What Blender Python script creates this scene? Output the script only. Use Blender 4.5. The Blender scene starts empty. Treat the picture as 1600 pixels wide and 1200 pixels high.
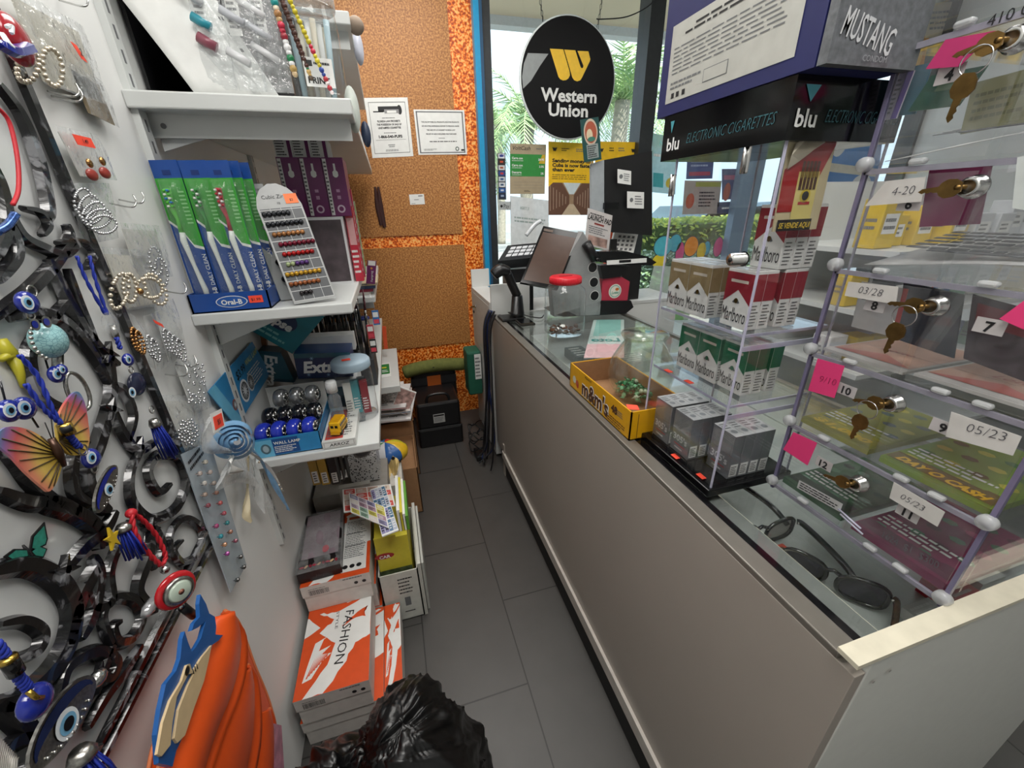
import bpy, bmesh, math, random
from mathutils import Matrix, Vector
sc = bpy.context.scene
col = sc.collection
R_ = random.Random(7)
PI = math.pi

# ------------------------------------------------------------ camera
H = 1.38
FPX = 625.786
AX = ((0.95936059, -0.13371871, 0.24848855), (-0.2812742, -0.38253291, 0.88008715), (-0.02262907, -0.91421435, -0.40459862))
cam = bpy.data.cameras.new('camera')
cam.sensor_width = 36
cam.lens = FPX / 1600 * 36
cam.clip_start = 0.02
camo = bpy.data.objects.new('camera', cam)
col.objects.link(camo)
right = Vector((AX[0][0], AX[1][0], AX[2][0]))
up = -Vector((AX[0][1], AX[1][1], AX[2][1]))
back = -Vector((AX[0][2], AX[1][2], AX[2][2]))
camo.matrix_world = Matrix(((right.x, up.x, back.x, 0), (right.y, up.y, back.y, 0), (right.z, up.z, back.z, H), (0, 0, 0, 1)))
sc.camera = camo

# ------------------------------------------------------------ world, lights, exposure
sc.view_settings.view_transform = 'Standard'
sc.view_settings.look = 'None'
sc.view_settings.gamma = 1
sc.view_settings.use_curve_mapping = False
sc.view_settings.exposure = 0.38
sc.cycles.max_bounces = 12
sc.cycles.transparent_max_bounces = 40
sc.cycles.diffuse_bounces = 3
sc.cycles.glossy_bounces = 3
sc.cycles.transmission_bounces = 6
sc.cycles.sample_clamp_indirect = 4
sc.cycles.caustics_reflective = False
sc.cycles.caustics_refractive = False
w = bpy.data.worlds.new('sky')
sc.world = w
w.use_nodes = True
nt = w.node_tree
bg = nt.nodes['Background']
tc = nt.nodes.new('ShaderNodeTexCoord')
nz = nt.nodes.new('ShaderNodeTexNoise'); nz.inputs['Scale'].default_value = 2.2; nz.inputs['Detail'].default_value = 6
cr = nt.nodes.new('ShaderNodeValToRGB')
cr.color_ramp.elements[0].position = .42; cr.color_ramp.elements[0].color = (.52, .70, .86, 1)
cr.color_ramp.elements[1].position = .62; cr.color_ramp.elements[1].color = (.86, .91, .95, 1)
nt.links.new(tc.outputs['Generated'], nz.inputs['Vector']); nt.links.new(nz.outputs['Fac'], cr.inputs['Fac'])
nt.links.new(cr.outputs['Color'], bg.inputs['Color'])
bg.inputs['Strength'].default_value = 1.5

def lamp(name, kind, loc, rot, energy, color=(1, 1, 1), **k):
    l = bpy.data.lights.new(name, kind); l.energy = energy; l.color = color
    for a, b in k.items(): setattr(l, a, b)
    o = bpy.data.objects.new(name, l); o.location = loc; o.rotation_euler = rot; col.objects.link(o); return o
lamp('sun', 'SUN', (0, 0, 5), (math.radians(38), math.radians(12), 0), 7.0, (1, .96, .88), angle=.01)
lamp('ceiling_panel_light', 'AREA', (.15, -.1, 2.60), (0, 0, 0), 22, (1, .97, .93), shape='RECTANGLE', size=1.2, size_y=.6)
lamp('ceiling_panel_light', 'AREA', (1.6, .9, 2.60), (0, 0, 0), 10, (1, .97, .93), shape='RECTANGLE', size=1.2, size_y=.6)
lamp('ceiling_panel_light', 'AREA', (.2, 1.6, 2.60), (0, 0, 0), 17, (1, .97, .93), shape='RECTANGLE', size=.6, size_y=1.2)

# ------------------------------------------------------------ pixel -> place (a ray of the calibrated camera met with a real plane)
def W(u, v, ax, val):
    c = (u - 800, v - 600, FPX)
    d = Vector([sum(r[i] * c[i] for i in range(3)) for r in AX])
    i = 'xyz'.index(ax)
    t = (val - (0, 0, H)[i]) / d[i]
    return Vector((0, 0, H)) + d * t

# ------------------------------------------------------------ materials
MATS = {}
def lin(c):
    return tuple((x / 12.92 if x <= .04045 else ((x + .055) / 1.055) ** 2.4) for x in c)
def hexc(s):
    return lin(tuple(int(s[i:i + 2], 16) / 255 for i in (0, 2, 4)))
def mat(name, color, rough=.5, metal=0., var=.06, scale=40., bump=0., emit=0., spec=.5, coat=0.):
    """procedural principled material: colour varied by noise, optional bump"""
    if name in MATS: return MATS[name]
    if isinstance(color, str): color = hexc(color)
    m = bpy.data.materials.new(name); m.use_nodes = True
    n = m.node_tree; b = n.nodes['Principled BSDF']
    b.inputs['Roughness'].default_value = rough; b.inputs['Metallic'].default_value = metal
    b.inputs['Specular IOR Level'].default_value = spec
    b.inputs['Coat Weight'].default_value = coat
    tx = n.nodes.new('ShaderNodeTexCoord'); no = n.nodes.new('ShaderNodeTexNoise')
    no.inputs['Scale'].default_value = scale; no.inputs['Detail'].default_value = 3
    n.links.new(tx.outputs['Object'], no.inputs['Vector'])
    mp = n.nodes.new('ShaderNodeMapRange'); mp.inputs['From Min'].default_value = .3; mp.inputs['From Max'].default_value = .7
    mp.inputs['To Min'].default_value = 1 - var; mp.inputs['To Max'].default_value = 1 + var
    n.links.new(no.outputs['Fac'], mp.inputs['Value'])
    hs = n.nodes.new('ShaderNodeHueSaturation'); hs.inputs['Color'].default_value = (*color, 1)
    n.links.new(mp.outputs['Result'], hs.inputs['Value']); n.links.new(hs.outputs['Color'], b.inputs['Base Color'])
    if bump:
        bp = n.nodes.new('ShaderNodeBump'); bp.inputs['Strength'].default_value = bump; bp.inputs['Distance'].default_value = .002
        n.links.new(no.outputs['Fac'], bp.inputs['Height']); n.links.new(bp.outputs['Normal'], b.inputs['Normal'])
    if emit:
        b.inputs['Emission Color'].default_value = (*color, 1); b.inputs['Emission Strength'].default_value = emit
    MATS[name] = m; return m
def clear(name, tint=(.95, .97, .98), gloss=.10, rough=.05, haze=0., wrinkle=0., wscale=30.):
    """thin clear plastic / glass sheet: see-through, glossy by angle, a little milky haze"""
    if name in MATS: return MATS[name]
    m = bpy.data.materials.new(name); m.use_nodes = True; n = m.node_tree
    for x in list(n.nodes): n.nodes.remove(x)
    out = n.nodes.new('ShaderNodeOutputMaterial'); tr = n.nodes.new('ShaderNodeBsdfTransparent'); tr.inputs[0].default_value = (*tint, 1)
    gl = n.nodes.new('ShaderNodeBsdfGlossy'); gl.inputs['Roughness'].default_value = rough; gl.inputs['Color'].default_value = (1, 1, 1, 1)
    lw = n.nodes.new('ShaderNodeLayerWeight'); lw.inputs['Blend'].default_value = .5
    pw = n.nodes.new('ShaderNodeMath'); pw.operation = 'POWER'; pw.inputs[1].default_value = 4.0; n.links.new(lw.outputs['Facing'], pw.inputs[0])
    ad = n.nodes.new('ShaderNodeMath'); ad.operation = 'MULTIPLY_ADD'; ad.inputs[1].default_value = .7; ad.inputs[2].default_value = .02 + gloss * .12; ad.use_clamp = True
    n.links.new(pw.outputs[0], ad.inputs[0])
    mx = n.nodes.new('ShaderNodeMixShader'); n.links.new(ad.outputs[0], mx.inputs[0]); n.links.new(tr.outputs[0], mx.inputs[1]); n.links.new(gl.outputs[0], mx.inputs[2])
    last = mx
    tx = n.nodes.new('ShaderNodeTexCoord'); no = n.nodes.new('ShaderNodeTexNoise'); no.inputs['Scale'].default_value = wscale; no.inputs['Detail'].default_value = 3
    n.links.new(tx.outputs['Object'], no.inputs['Vector'])
    if wrinkle:
        bp = n.nodes.new('ShaderNodeBump'); bp.inputs['Strength'].default_value = wrinkle; bp.inputs['Distance'].default_value = .01
        n.links.new(no.outputs['Fac'], bp.inputs['Height'])
        n.links.new(bp.outputs['Normal'], gl.inputs['Normal']); n.links.new(bp.outputs['Normal'], lw.inputs['Normal'])
    if haze:
        df = n.nodes.new('ShaderNodeBsdfDiffuse'); df.inputs['Color'].default_value = (.85, .87, .88, 1)
        m2 = n.nodes.new('ShaderNodeMixShader'); hz = n.nodes.new('ShaderNodeMapRange')
        hz.inputs['From Min'].default_value = .35; hz.inputs['From Max'].default_value = .7; hz.inputs['To Min'].default_value = haze * (.5 if haze < .3 else .9); hz.inputs['To Max'].default_value = haze * (1.5 if haze < .3 else 1.08)
        n.links.new(no.outputs['Fac'], hz.inputs['Value']); n.links.new(hz.outputs['Result'], m2.inputs[0])
        n.links.new(last.outputs[0], m2.inputs[1]); n.links.new(df.outputs[0], m2.inputs[2]); last = m2
    n.links.new(last.outputs[0], out.inputs['Surface'])
    MATS[name] = m; return m
_t = [0]
def C(hx, rough=.45, **k):
    """short-hand: plain procedural material by colour"""
    return mat('paint_%s_%d' % (hx, int(rough * 100)), hx, rough, **k)
WHITE = mat('white_laminate', 'd6d7d4', .4, var=.02, scale=6)
SHELFW = mat('white_shelf_enamel', 'd2d5d3', .35, var=.03, scale=9)
PAPER = mat('white_paper', 'e6e7e4', .8, var=.03)
INK = mat('black_ink', '161618', .6)
GREY = mat('grey_ink', '6e7072', .6)
BLACK = mat('black_plastic', '141416', .35, var=.1)
BLACKG = mat('gloss_black', '0b0b0d', .12, var=.1)
STEEL = mat('bright_steel', 'c8c8c6', .2, 1., var=.1)
BRASS = mat('old_brass', '8a6f3c', .3, 1., var=.2)
PRICE = mat('neon_orange_price_tag', 'ff5038', .6, var=.02)
ACR = clear('clear_acrylic', (.985, .988, .992), .06, .03)
ACRE = mat('acrylic_edge', 'b9b8cc', .12, 0, var=.15, scale=15)
GLASS = clear('window_glass', (.93, .965, .965), .05, .02)
BAG = clear('clear_polybag', (.93, .94, .94), .35, .12, .14, 1.0, 60.)
CARD = mat('brown_cardboard', '9a7350', .8, var=.06, scale=60)
RED = C('b8222c'); BLUE = C('1f3f9c')

# ------------------------------------------------------------ mesh builder
class Fr:
    """a flat face to draw on: origin, full-width and full-height vectors"""
    def __init__(s, o, x, y):
        s.o, s.x, s.y = Vector(o), Vector(x), Vector(y); s.w = s.x.length; s.h = s.y.length
        s.n = s.x.cross(s.y).normalized()
    def pt(s, u, v, h=0): return s.o + s.x * u + s.y * v + s.n * h
    def sub(s, u0, v0, u1, v1, h=0.):
        return Fr(s.pt(u0, v0, h), s.x * (u1 - u0), s.y * (v1 - v0))
TXT = {}
def glyphs(s, bold, ext=0.):
    k = (s, bold)
    if k not in TXT:
        cu = bpy.data.curves.new('t', 'FONT'); cu.body = s; cu.resolution_u = 2; cu.align_x = 'LEFT'; cu.offset = bold; cu.fill_mode = 'FRONT'
        o = bpy.data.objects.new('t', cu); col.objects.link(o)
        bpy.context.view_layer.update()
        me = bpy.data.meshes.new_from_object(o.evaluated_get(bpy.context.evaluated_depsgraph_get()))
        vs = [v.co.copy() for v in me.vertices]; fs = [tuple(p.vertices) for p in me.polygons]
        if vs:
            x0 = min(v.x for v in vs); x1 = max(v.x for v in vs); y0 = min(v.y for v in vs); y1 = max(v.y for v in vs)
        else: x0 = x1 = y0 = y1 = 0
        TXT[k] = (vs, fs, x0, x1, y0, y1)
        bpy.data.objects.remove(o); bpy.data.curves.remove(cu); bpy.data.meshes.remove(me)
    return TXT[k]
class MB:
    def __init__(s): s.v = []; s.f = []; s.m = []; s.mats = []; s.sm = []; s.T = None
    def mi(s, m):
        if m not in s.mats: s.mats.append(m)
        return s.mats.index(m)
    def add(s, vs, fs, m, smooth=False):
        b = len(s.v); i = s.mi(m)
        s.v += [Vector(v) for v in vs] if s.T is None else [s.T @ Vector(v) for v in vs]
        for f in fs: s.f.append(tuple(b + k for k in f)); s.m.append(i); s.sm.append(smooth)
        return s
    def box(s, a, b, m, bev=0.):
        x0, y0, z0 = a; x1, y1, z1 = b
        if bev <= 0:
            vs = [(x0, y0, z0), (x1, y0, z0), (x1, y1, z0), (x0, y1, z0), (x0, y0, z1), (x1, y0, z1), (x1, y1, z1), (x0, y1, z1)]
            return s.add(vs, [(0, 3, 2, 1), (4, 5, 6, 7), (0, 1, 5, 4), (1, 2, 6, 5), (2, 3, 7, 6), (3, 0, 4, 7)], m)
        bm = bmesh.new(); bmesh.ops.create_cube(bm, size=1)
        for v in bm.verts: v.co = Vector(((x0 + x1) / 2 + v.co.x * (x1 - x0), (y0 + y1) / 2 + v.co.y * (y1 - y0), (z0 + z1) / 2 + v.co.z * (z1 - z0)))
        bmesh.ops.bevel(bm, geom=bm.edges[:], offset=bev, segments=2, profile=.5, affect='EDGES')
        bm.verts.index_update(); vs = [v.co.copy() for v in bm.verts]; fs = [tuple(v.index for v in f.verts) for f in bm.faces]; bm.free()
        return s.add(vs, fs, m)
    def slab(s, fr, t, m, u0=0, v0=0, u1=1, v1=1, h=0.):
        """solid plate whose front face lies in the frame, thickness t backwards"""
        q = [fr.pt(u, v, h) for u, v in ((u0, v0), (u1, v0), (u1, v1), (u0, v1))]
        p = [x - fr.n * t for x in q]
        return s.add(p + q, [(0, 3, 2, 1), (4, 5, 6, 7), (0, 1, 5, 4), (1, 2, 6, 5), (2, 3, 7, 6), (3, 0, 4, 7)], m)
    def rect(s, fr, u0, v0, u1, v1, m, h=.0004):
        return s.add([fr.pt(u0, v0, h), fr.pt(u1, v0, h), fr.pt(u1, v1, h), fr.pt(u0, v1, h)], [(0, 1, 2, 3)], m)
    def poly(s, fr, pts, m, h=.0005):
        return s.add([fr.pt(u, v, h) for u, v in pts], [tuple(range(len(pts)))], m)
    def disc(s, fr, u, v, r, m, h=.0006, ry=None, n=24, rot=0, r0=0):
        ex = fr.x.normalized(); ey = fr.n.cross(ex); c = fr.pt(u, v, h); ry = ry or r
        ex, ey = ex * math.cos(rot) + ey * math.sin(rot), ey * math.cos(rot) - ex * math.sin(rot)
        P = [c + ex * (math.cos(2 * PI * i / n) * r) + ey * (math.sin(2 * PI * i / n) * ry) for i in range(n)]
        if r0:
            Q = [c + ex * (math.cos(2 * PI * i / n) * (r - r0)) + ey * (math.sin(2 * PI * i / n) * (ry - r0)) for i in range(n)]
            return s.add(P + Q, [(i, (i + 1) % n, n + (i + 1) % n, n + i) for i in range(n)], m)
        return s.add(P, [tuple(range(n))], m)
    def txt(s, fr, t, u, v, hgt, m, al='l', bold=0., shear=0., h=.0009, wid=None, rot=0.):
        """letters of cap height hgt (metres), baseline at (u,v); wid squeezes to a width"""
        vs, fs, x0, x1, y0, y1 = glyphs(t, bold)
        if not vs: return s
        k = hgt / .72; kx = k if wid is None else wid / max(x1 - x0, .001)
        ex = fr.x.normalized(); ey = fr.n.cross(ex)
        if rot: ex, ey = ex * math.cos(rot) + ey * math.sin(rot), ey * math.cos(rot) - ex * math.sin(rot)
        W_ = (x1 - x0) * kx; off = {'l': 0, 'c': -W_ / 2, 'r': -W_}[al]; o = fr.pt(u, v, h)
        return s.add([o + ex * ((p.x - x0) * kx + off + p.y * k * shear) + ey * (p.y * k) for p in vs], fs, m)
    def lines(s, fr, u0, v0, u1, v1, n, m, th=.45, rnd=.35, h=.0006, cen=False):
        for i in range(n):
            a = v0 + (v1 - v0) * (i + .5 - th / 2) / n; b = a + (v1 - v0) * th / n
            L = (u1 - u0) * (1 - R_.random() * rnd); x = u0 + ((u1 - u0 - L) / 2 if cen else 0)
            # broken into words
            e = x + L
            while x < e:
                wl = min((u1 - u0) * (.04 + R_.random() * .12), e - x)
                s.rect(fr, x, a, x + wl, b, m, h); x += wl + (u1 - u0) * .02
        return s
    def tube(s, pts, r, m, n=8, closed=False, cap=True, flat=1.):
        pts = [Vector(p) for p in pts]; N = len(pts); vs = []; fs = []
        rr = r if isinstance(r, (list, tuple)) else [r] * N
        nrm = None
        for i, p in enumerate(pts):
            a = pts[(i - 1) % N] if (closed or i) else p; b = pts[(i + 1) % N] if (closed or i < N - 1) else p
            t = (b - a); t = t.normalized() if t.length > 1e-9 else Vector((0, 0, 1))
            if nrm is None:
                nrm = t.orthogonal().normalized()
            else:
                nrm = nrm - t * nrm.dot(t); nrm = nrm.normalized() if nrm.length > 1e-6 else t.orthogonal().normalized()
            bn = t.cross(nrm)
            for k in range(n):
                an = 2 * PI * k / n; vs.append(p + nrm * math.cos(an) * rr[i] + bn * math.sin(an) * rr[i] * flat)
        for i in range(N if closed else N - 1):
            j = (i + 1) % N
            for k in range(n): fs.append((i * n + k, i * n + (k + 1) % n, j * n + (k + 1) % n, j * n + k))
        if cap and not closed: fs += [tuple(reversed(range(n))), tuple(range((N - 1) * n, N * n))]
        return s.add(vs, fs, m, True)
    def ribbon(s, pts, wds, nrm, th, m):
        """flat strip of given half-widths in the plane whose normal is nrm, with thickness"""
        pts = [Vector(p) for p in pts]; nrm = Vector(nrm).normalized(); N = len(pts); vs = []; fs = []
        for i, p in enumerate(pts):
            t = (pts[min(i + 1, N - 1)] - pts[max(i - 1, 0)]); t = t - nrm * t.dot(nrm); t.normalize(); sd = nrm.cross(t)
            wd = wds[i] if isinstance(wds, (list, tuple)) else wds
            vs += [p + sd * wd, p + sd * wd * .55 + nrm * th, p - sd * wd * .55 + nrm * th, p - sd * wd, p - nrm * th * .2]
        for i in range(N - 1):
            for k in range(5): fs.append((i * 5 + k, i * 5 + (k + 1) % 5, (i + 1) * 5 + (k + 1) % 5, (i + 1) * 5 + k))
        fs += [tuple(range(4, -1, -1)), tuple(range((N - 1) * 5, N * 5))]
        return s.add(vs, fs, m, False)
    def lathe(s, prof, m, c=(0, 0, 0), n=24, sx=1., sy=1., smooth=True, axis='z', sq=0.):
        vs = []; fs = []
        for r, z in prof:
            for k in range(n):
                a = 2 * PI * k / n; ca, sa = math.cos(a), math.sin(a)
                g = 1. if not sq else 1 / max((abs(ca) ** (2 + sq) + abs(sa) ** (2 + sq)) ** (1 / (2 + sq)), 1e-6)
                x, y = r * ca * g * sx, r * sa * g * sy
                p = {'z': (x, y, z), 'y': (x, z, y), 'x': (z, x, y)}[axis]; vs.append((p[0] + c[0], p[1] + c[1], p[2] + c[2]))
        for i in range(len(prof) - 1):
            for k in range(n): fs.append((i * n + k, i * n + (k + 1) % n, (i + 1) * n + (k + 1) % n, (i + 1) * n + k))
        if prof[0][0] > 1e-6: fs.append(tuple(reversed(range(n))))
        if prof[-1][0] > 1e-6: fs.append(tuple(range((len(prof) - 1) * n, len(prof) * n)))
        return s.add(vs, fs, m, smooth)
    def ball(s, c, r, m, sx=1, sy=1, sz=1, n=10, k=7):
        return s.lathe([(r * math.sin(PI * i / k), -r * sz * math.cos(PI * i / k)) for i in range(k + 1)], m, c, n, sx, sy)
    def grid(s, fn, nu, nv, m, smooth=True, th=0., cu=False):
        """surface fn(u,v) -> point"""
        vs = [Vector(fn(i / nu, j / nv)) for j in range(nv + 1) for i in range(nu + 1)]
        fs = [(j * (nu + 1) + i, j * (nu + 1) + i + 1, (j + 1) * (nu + 1) + i + 1, (j + 1) * (nu + 1) + i) for j in range(nv) for i in range(nu)]
        return s.add(vs, fs, m, smooth)
    def prism(s, pts, dvec, m):
        """outline pts (3-D) extruded by dvec"""
        pts = [Vector(p) for p in pts]; d = Vector(dvec); N = len(pts)
        return s.add(pts + [p + d for p in pts], [tuple(range(N)), tuple(reversed(range(N, 2 * N)))] + [(i, i + N, (i + 1) % N + N, (i + 1) % N) for i in range(N)], m)
    def build(s, name, parent=None, at=None, rot=0., solid=0.):
        me = bpy.data.meshes.new(name)
        me.from_pydata([tuple(v) for v in s.v], [], s.f); 
        for m in s.mats: me.materials.append(m)
        for p, i, q in zip(me.polygons, s.m, s.sm): p.material_index = i; p.use_smooth = q
        me.validate(); me.update()
        bm = bmesh.new(); bm.from_mesh(me); 
        if solid: bmesh.ops.recalc_face_normals(bm, faces=bm.faces[:])
        bm.to_mesh(me); bm.free()
        o = bpy.data.objects.new(name, me); col.objects.link(o)
        if parent is not None: o.parent = parent
        if at is not None: o.location = at
        if rot: o.rotation_euler = (0, 0, rot)
        if solid:
            md = o.modifiers.new('thickness', 'SOLIDIFY'); md.thickness = solid; md.offset = 0
        return o
def tag(o, label, cat, group=None, kind=None):
    if label: o['label'] = label
    if cat: o['category'] = cat
    if group: o['group'] = group
    if kind: o['kind'] = kind
    return o
def thing(name, label, cat, loc=(0, 0, 0), rz=0., group=None, rot=None):
    o = bpy.data.objects.new(name, None); o.empty_display_size = .02; col.objects.link(o); o.location = loc
    o.rotation_euler = rot if rot else (0, 0, rz)
    return tag(o, label, cat, group)
def struct(o): o['kind'] = 'structure'; return o
def copy_tree(o, loc=None, rot=None, label=None):
    c = o.copy(); col.objects.link(c)
    if loc is not None: c.location = loc
    if rot is not None: c.rotation_euler = rot
    if label: c['label'] = label
    for ch in o.children:
        d = ch.copy(); col.objects.link(d); d.parent = c
        for g in ch.children:
            e = g.copy(); col.objects.link(e); e.parent = d
    return c
class BoxF:
    """box [0,w]x[0,d]x[0,h] with a drawing frame on every face (local coordinates)"""
    def __init__(s, w, d, h, o=(0, 0, 0)):
        s.o = Vector(o); o = s.o; X, Y, Z = Vector((w, 0, 0)), Vector((0, d, 0)), Vector((0, 0, h)); s.d = (w, d, h)
        s.front = Fr(o, X, Z); s.left = Fr(o + Y, -Y, Z); s.right = Fr(o + X, Y, Z); s.back = Fr(o + X + Y, -X, Z); s.top = Fr(o + Z, X, Y)
    def solid(s, mb, m, bev=0.): return mb.box(s.o, s.o + Vector(s.d), m, bev)
def curve(pts, n=6, closed=False):
    """Catmull-Rom through the points"""
    P = [Vector(p) for p in pts]; N = len(P); out = []
    for i in range(N if closed else N - 1):
        a, b, c, d = (P[(i - 1) % N], P[i], P[(i + 1) % N], P[(i + 2) % N]) if closed else (P[max(i - 1, 0)], P[i], P[i + 1], P[min(i + 2, N - 1)])
        for k in range(n):
            t = k / n; out.append(.5 * ((2 * b) + (c - a) * t + (2 * a - 5 * b + 4 * c - d) * t * t + (3 * b - a - 3 * c + d) * t ** 3))
    if not closed: out.append(P[-1])
    return out
# ============================================================ THE ROOM
XW = -.42            # left wall
YB = 2.65            # back wall with the shop windows
# floor tiles
fm = bpy.data.materials.new('dark_grey_floor_tile'); fm.use_nodes = True; n = fm.node_tree; b = n.nodes['Principled BSDF']; b.inputs['Roughness'].default_value = .42
tx = n.nodes.new('ShaderNodeTexCoord'); mp = n.nodes.new('ShaderNodeMapping'); mp.inputs['Rotation'].default_value = (0, 0, -PI / 2); mp.inputs['Location'].default_value = (-1.044, .237, 0)
br = n.nodes.new('ShaderNodeTexBrick'); br.inputs['Scale'].default_value = 1; br.inputs['Brick Width'].default_value = .61; br.inputs['Row Height'].default_value = .305
br.inputs['Mortar Size'].default_value = .0022; br.inputs['Color1'].default_value = (*hexc('454341'), 1); br.inputs['Color2'].default_value = (*hexc('494846'), 1); br.inputs['Mortar'].default_value = (*hexc('232221'), 1)
no = n.nodes.new('ShaderNodeTexNoise'); no.inputs['Scale'].default_value = 9; no.inputs['Detail'].default_value = 6
hs = n.nodes.new('ShaderNodeHueSaturation'); mr = n.nodes.new('ShaderNodeMapRange'); mr.inputs['To Min'].default_value = .82; mr.inputs['To Max'].default_value = 1.18
n.links.new(tx.outputs['Object'], mp.inputs[0]); n.links.new(mp.outputs[0], br.inputs['Vector']); n.links.new(tx.outputs['Object'], no.inputs['Vector'])
n.links.new(no.outputs['Fac'], mr.inputs['Value']); n.links.new(mr.outputs[0], hs.inputs['Value']); n.links.new(br.outputs['Color'], hs.inputs['Color']); n.links.new(hs.outputs[0], b.inputs['Base Color'])
bp = n.nodes.new('ShaderNodeBump'); bp.inputs['Strength'].default_value = .3; bp.inputs['Distance'].default_value = .002; n.links.new(br.outputs['Fac'], bp.inputs['Height']); bp.invert = True; n.links.new(bp.outputs[0], b.inputs['Normal'])
struct(MB().box((-.42, -2.0, -.06), (4.2, 2.75, 0), fm).build('floor'))
wallm = mat('white_wall_paint', 'e9eae8', .55, var=.03, scale=3, bump=.05)
struct(MB().box((-.52, -2.0, 0), (-.42, 2.75, 2.7), wallm).build('wall_left'))
struct(MB().box((-.52, -2.0, 2.7), (4.2, 2.75, 2.8), wallm).build('ceiling'))
struct(MB().box((4.1, -2.0, 0), (4.2, 2.75, 2.7), wallm).build('wall_right'))
struct(MB().box((-.52, -2.1, 0), (4.2, -2.0, 2.7), wallm).build('wall_front'))
# glittering orange back wall
om = bpy.data.materials.new('orange_glitter_wall'); om.use_nodes = True; n = om.node_tree; b = n.nodes['Principled BSDF']
def glitter(m, c0, c1, c2, sc_, rough):
    n = m.node_tree; b = n.nodes['Principled BSDF']; b.inputs['Roughness'].default_value = rough
    tx = n.nodes.new('ShaderNodeTexCoord'); no = n.nodes.new('ShaderNodeTexNoise'); no.inputs['Scale'].default_value = sc_; no.inputs['Detail'].default_value = 1.5
    cr = n.nodes.new('ShaderNodeValToRGB'); e = cr.color_ramp.elements
    e[0].position = .38; e[0].color = (*hexc(c0), 1); e[1].position = .66; e[1].color = (*hexc(c2), 1); k = e.new(.5); k.color = (*hexc(c1), 1)
    n.links.new(tx.outputs['Object'], no.inputs['Vector']); n.links.new(no.outputs['Fac'], cr.inputs[0]); n.links.new(cr.outputs[0], b.inputs['Base Color'])
glitter(om, 'a83c06', 'f87a14', 'ffc676', 85, .35)
struct(MB().box((-.42, 2.65, 0), (.575, 2.75, 2.7), om).build('wall_back'))
bm_ = bpy.data.materials.new('tan_speckled_board'); bm_.use_nodes = True
glitter(bm_, '8f5a2c', 'ab723a', 'c69052', 120, .5)
f = Fr((-.42, 2.642, 1.235), (.87, 0, 0), (0, 0, 1.465))
tag(MB().slab(f, .007, bm_).build('wall_board'), 'tall tan speckled sheet on the orange wall, the upper one carrying two notices', 'board')
f = Fr((-.42, 2.642, .53), (.875, 0, 0), (0, 0, .64))
tag(MB().slab(f, .007, bm_).build('wall_board'), 'lower tan speckled sheet on the orange wall, above the floor', 'board')
# blue trim and window frames
bl = mat('bright_blue_trim', '1d93c4', .35); dk = mat('dark_window_frame', '35383a', .4, .3, var=.08)
struct(MB().box((.575, 2.60, 0), (.605, 2.75, 2.7), bl).build('trim_1'))
struct(MB().box((.605, 2.60, 0), (.622, 2.75, 2.7), mat('navy_trim', '1f4a6b', .4)).build('trim_2'))
def window(i, x0, x1):
    g = 'window_%d' % i
    o = struct(MB().box((x0, 2.675, .06), (x1, 2.685, 2.64), GLASS).build(g))
    m = MB(); m.box((x0, 2.63, 0), (x1, 2.73, .06), dk); m.box((x0, 2.63, 2.64), (x1, 2.73, 2.7), dk); m.build('window_frame', o)
    return o
window(1, .665, 1.625); window(2, 1.715, 2.93); window(3, 2.99, 4.08)
for i, (a, b_) in enumerate(((.622, .668), (1.622, 1.718), (2.92, 3.0), (4.07, 4.1))):
    struct(MB().box((a, 2.615, 0), (b_, 2.74, 2.7), dk).build('trim_%d' % (i + 3)))

# ============================================================ OUTSIDE
struct(MB().box((-6, 2.75, -.16), (16, 5.4, -.06), mat('pale_sidewalk', 'c9c6bf', .8, var=.06, scale=3)).build('sidewalk'))
struct(MB().box((-20, 5.4, -.22), (40, 40, -.14), mat('asphalt_lot', '9a9a98', .9, var=.08, scale=2)).build('parking_lot'))
sm = mat('beige_soffit', 'cfc2a8', .7, var=.03, scale=2)
m = MB(); m.box((-4, 2.76, 2.97), (14, 4.62, 3.05), sm); m.box((-4, 4.5, 2.90), (14, 4.62, 3.4), mat('pale_fascia', 'c4c9cb', .6)); struct(m.build('soffit'))
GL = [mat('palm_leaf_%d' % i, c, .6, var=.25, scale=4) for i, c in enumerate(('9ab37c', 'adc48c', '86a878'))]
def palm(x, y, h, s, label, seed):
    r = random.Random(seed); t = thing('palm_tree', label, 'palm tree', (x, y, -.14), group='palm trees outside the window')
    tr = [(0, 0, 0), (.05, 0, h * .35), (-.02, .03, h * .7), (.02, 0, h)]
    MB().tube(curve(tr), [.13 * s] * 19, mat('palm_bark', '9b9486', .9, var=.2, scale=12), 10).build('trunk', t)
    m = MB()
    for k in range(26):
        az = k * 2.4 + r.random() * .4; el = .15 + 1.25 * r.random(); L = (1.5 + .7 * r.random()) * s
        c = [Vector((0, 0, h))]; d = el; p = Vector((0, 0, h))
        for i in range(14):
            p = p + Vector((math.cos(az) * math.cos(d), math.sin(az) * math.cos(d), math.sin(d))) * (L / 14); d -= .11 + .06 * r.random(); c.append(p.copy())
        m.tube(c, [.018 * s * (1 - i / 16) for i in range(15)], GL[1], 4, cap=False)
        sd = Vector((-math.sin(az), math.cos(az), 0))
        for i in range(1, 15):
            for q in range(2):
                for sg in (-1, 1):
                    a = c[i - 1].lerp(c[i], q / 2); tv = (c[i] - c[i - 1]).normalized(); l = (.42 - .018 * abs(i - 5)) * s * (.8 + .4 * r.random())
                    e = a + (sd * sg * .75 + tv * .65 + Vector((0, 0, -.45 * r.random()))) * l; wv = tv * .018 * s
                    m.add([a - wv, a + wv, e], [(0, 1, 2)], GL[r.randrange(3)])
    m.build('fronds', t)
palm(2.85, 8.6, 2.9, 1.0, 'palm tree outside, left of the round black sign', 3)
palm(6.9, 12.2, 4.2, 1.65, 'palm tree outside, right of the round black sign', 5)
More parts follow.
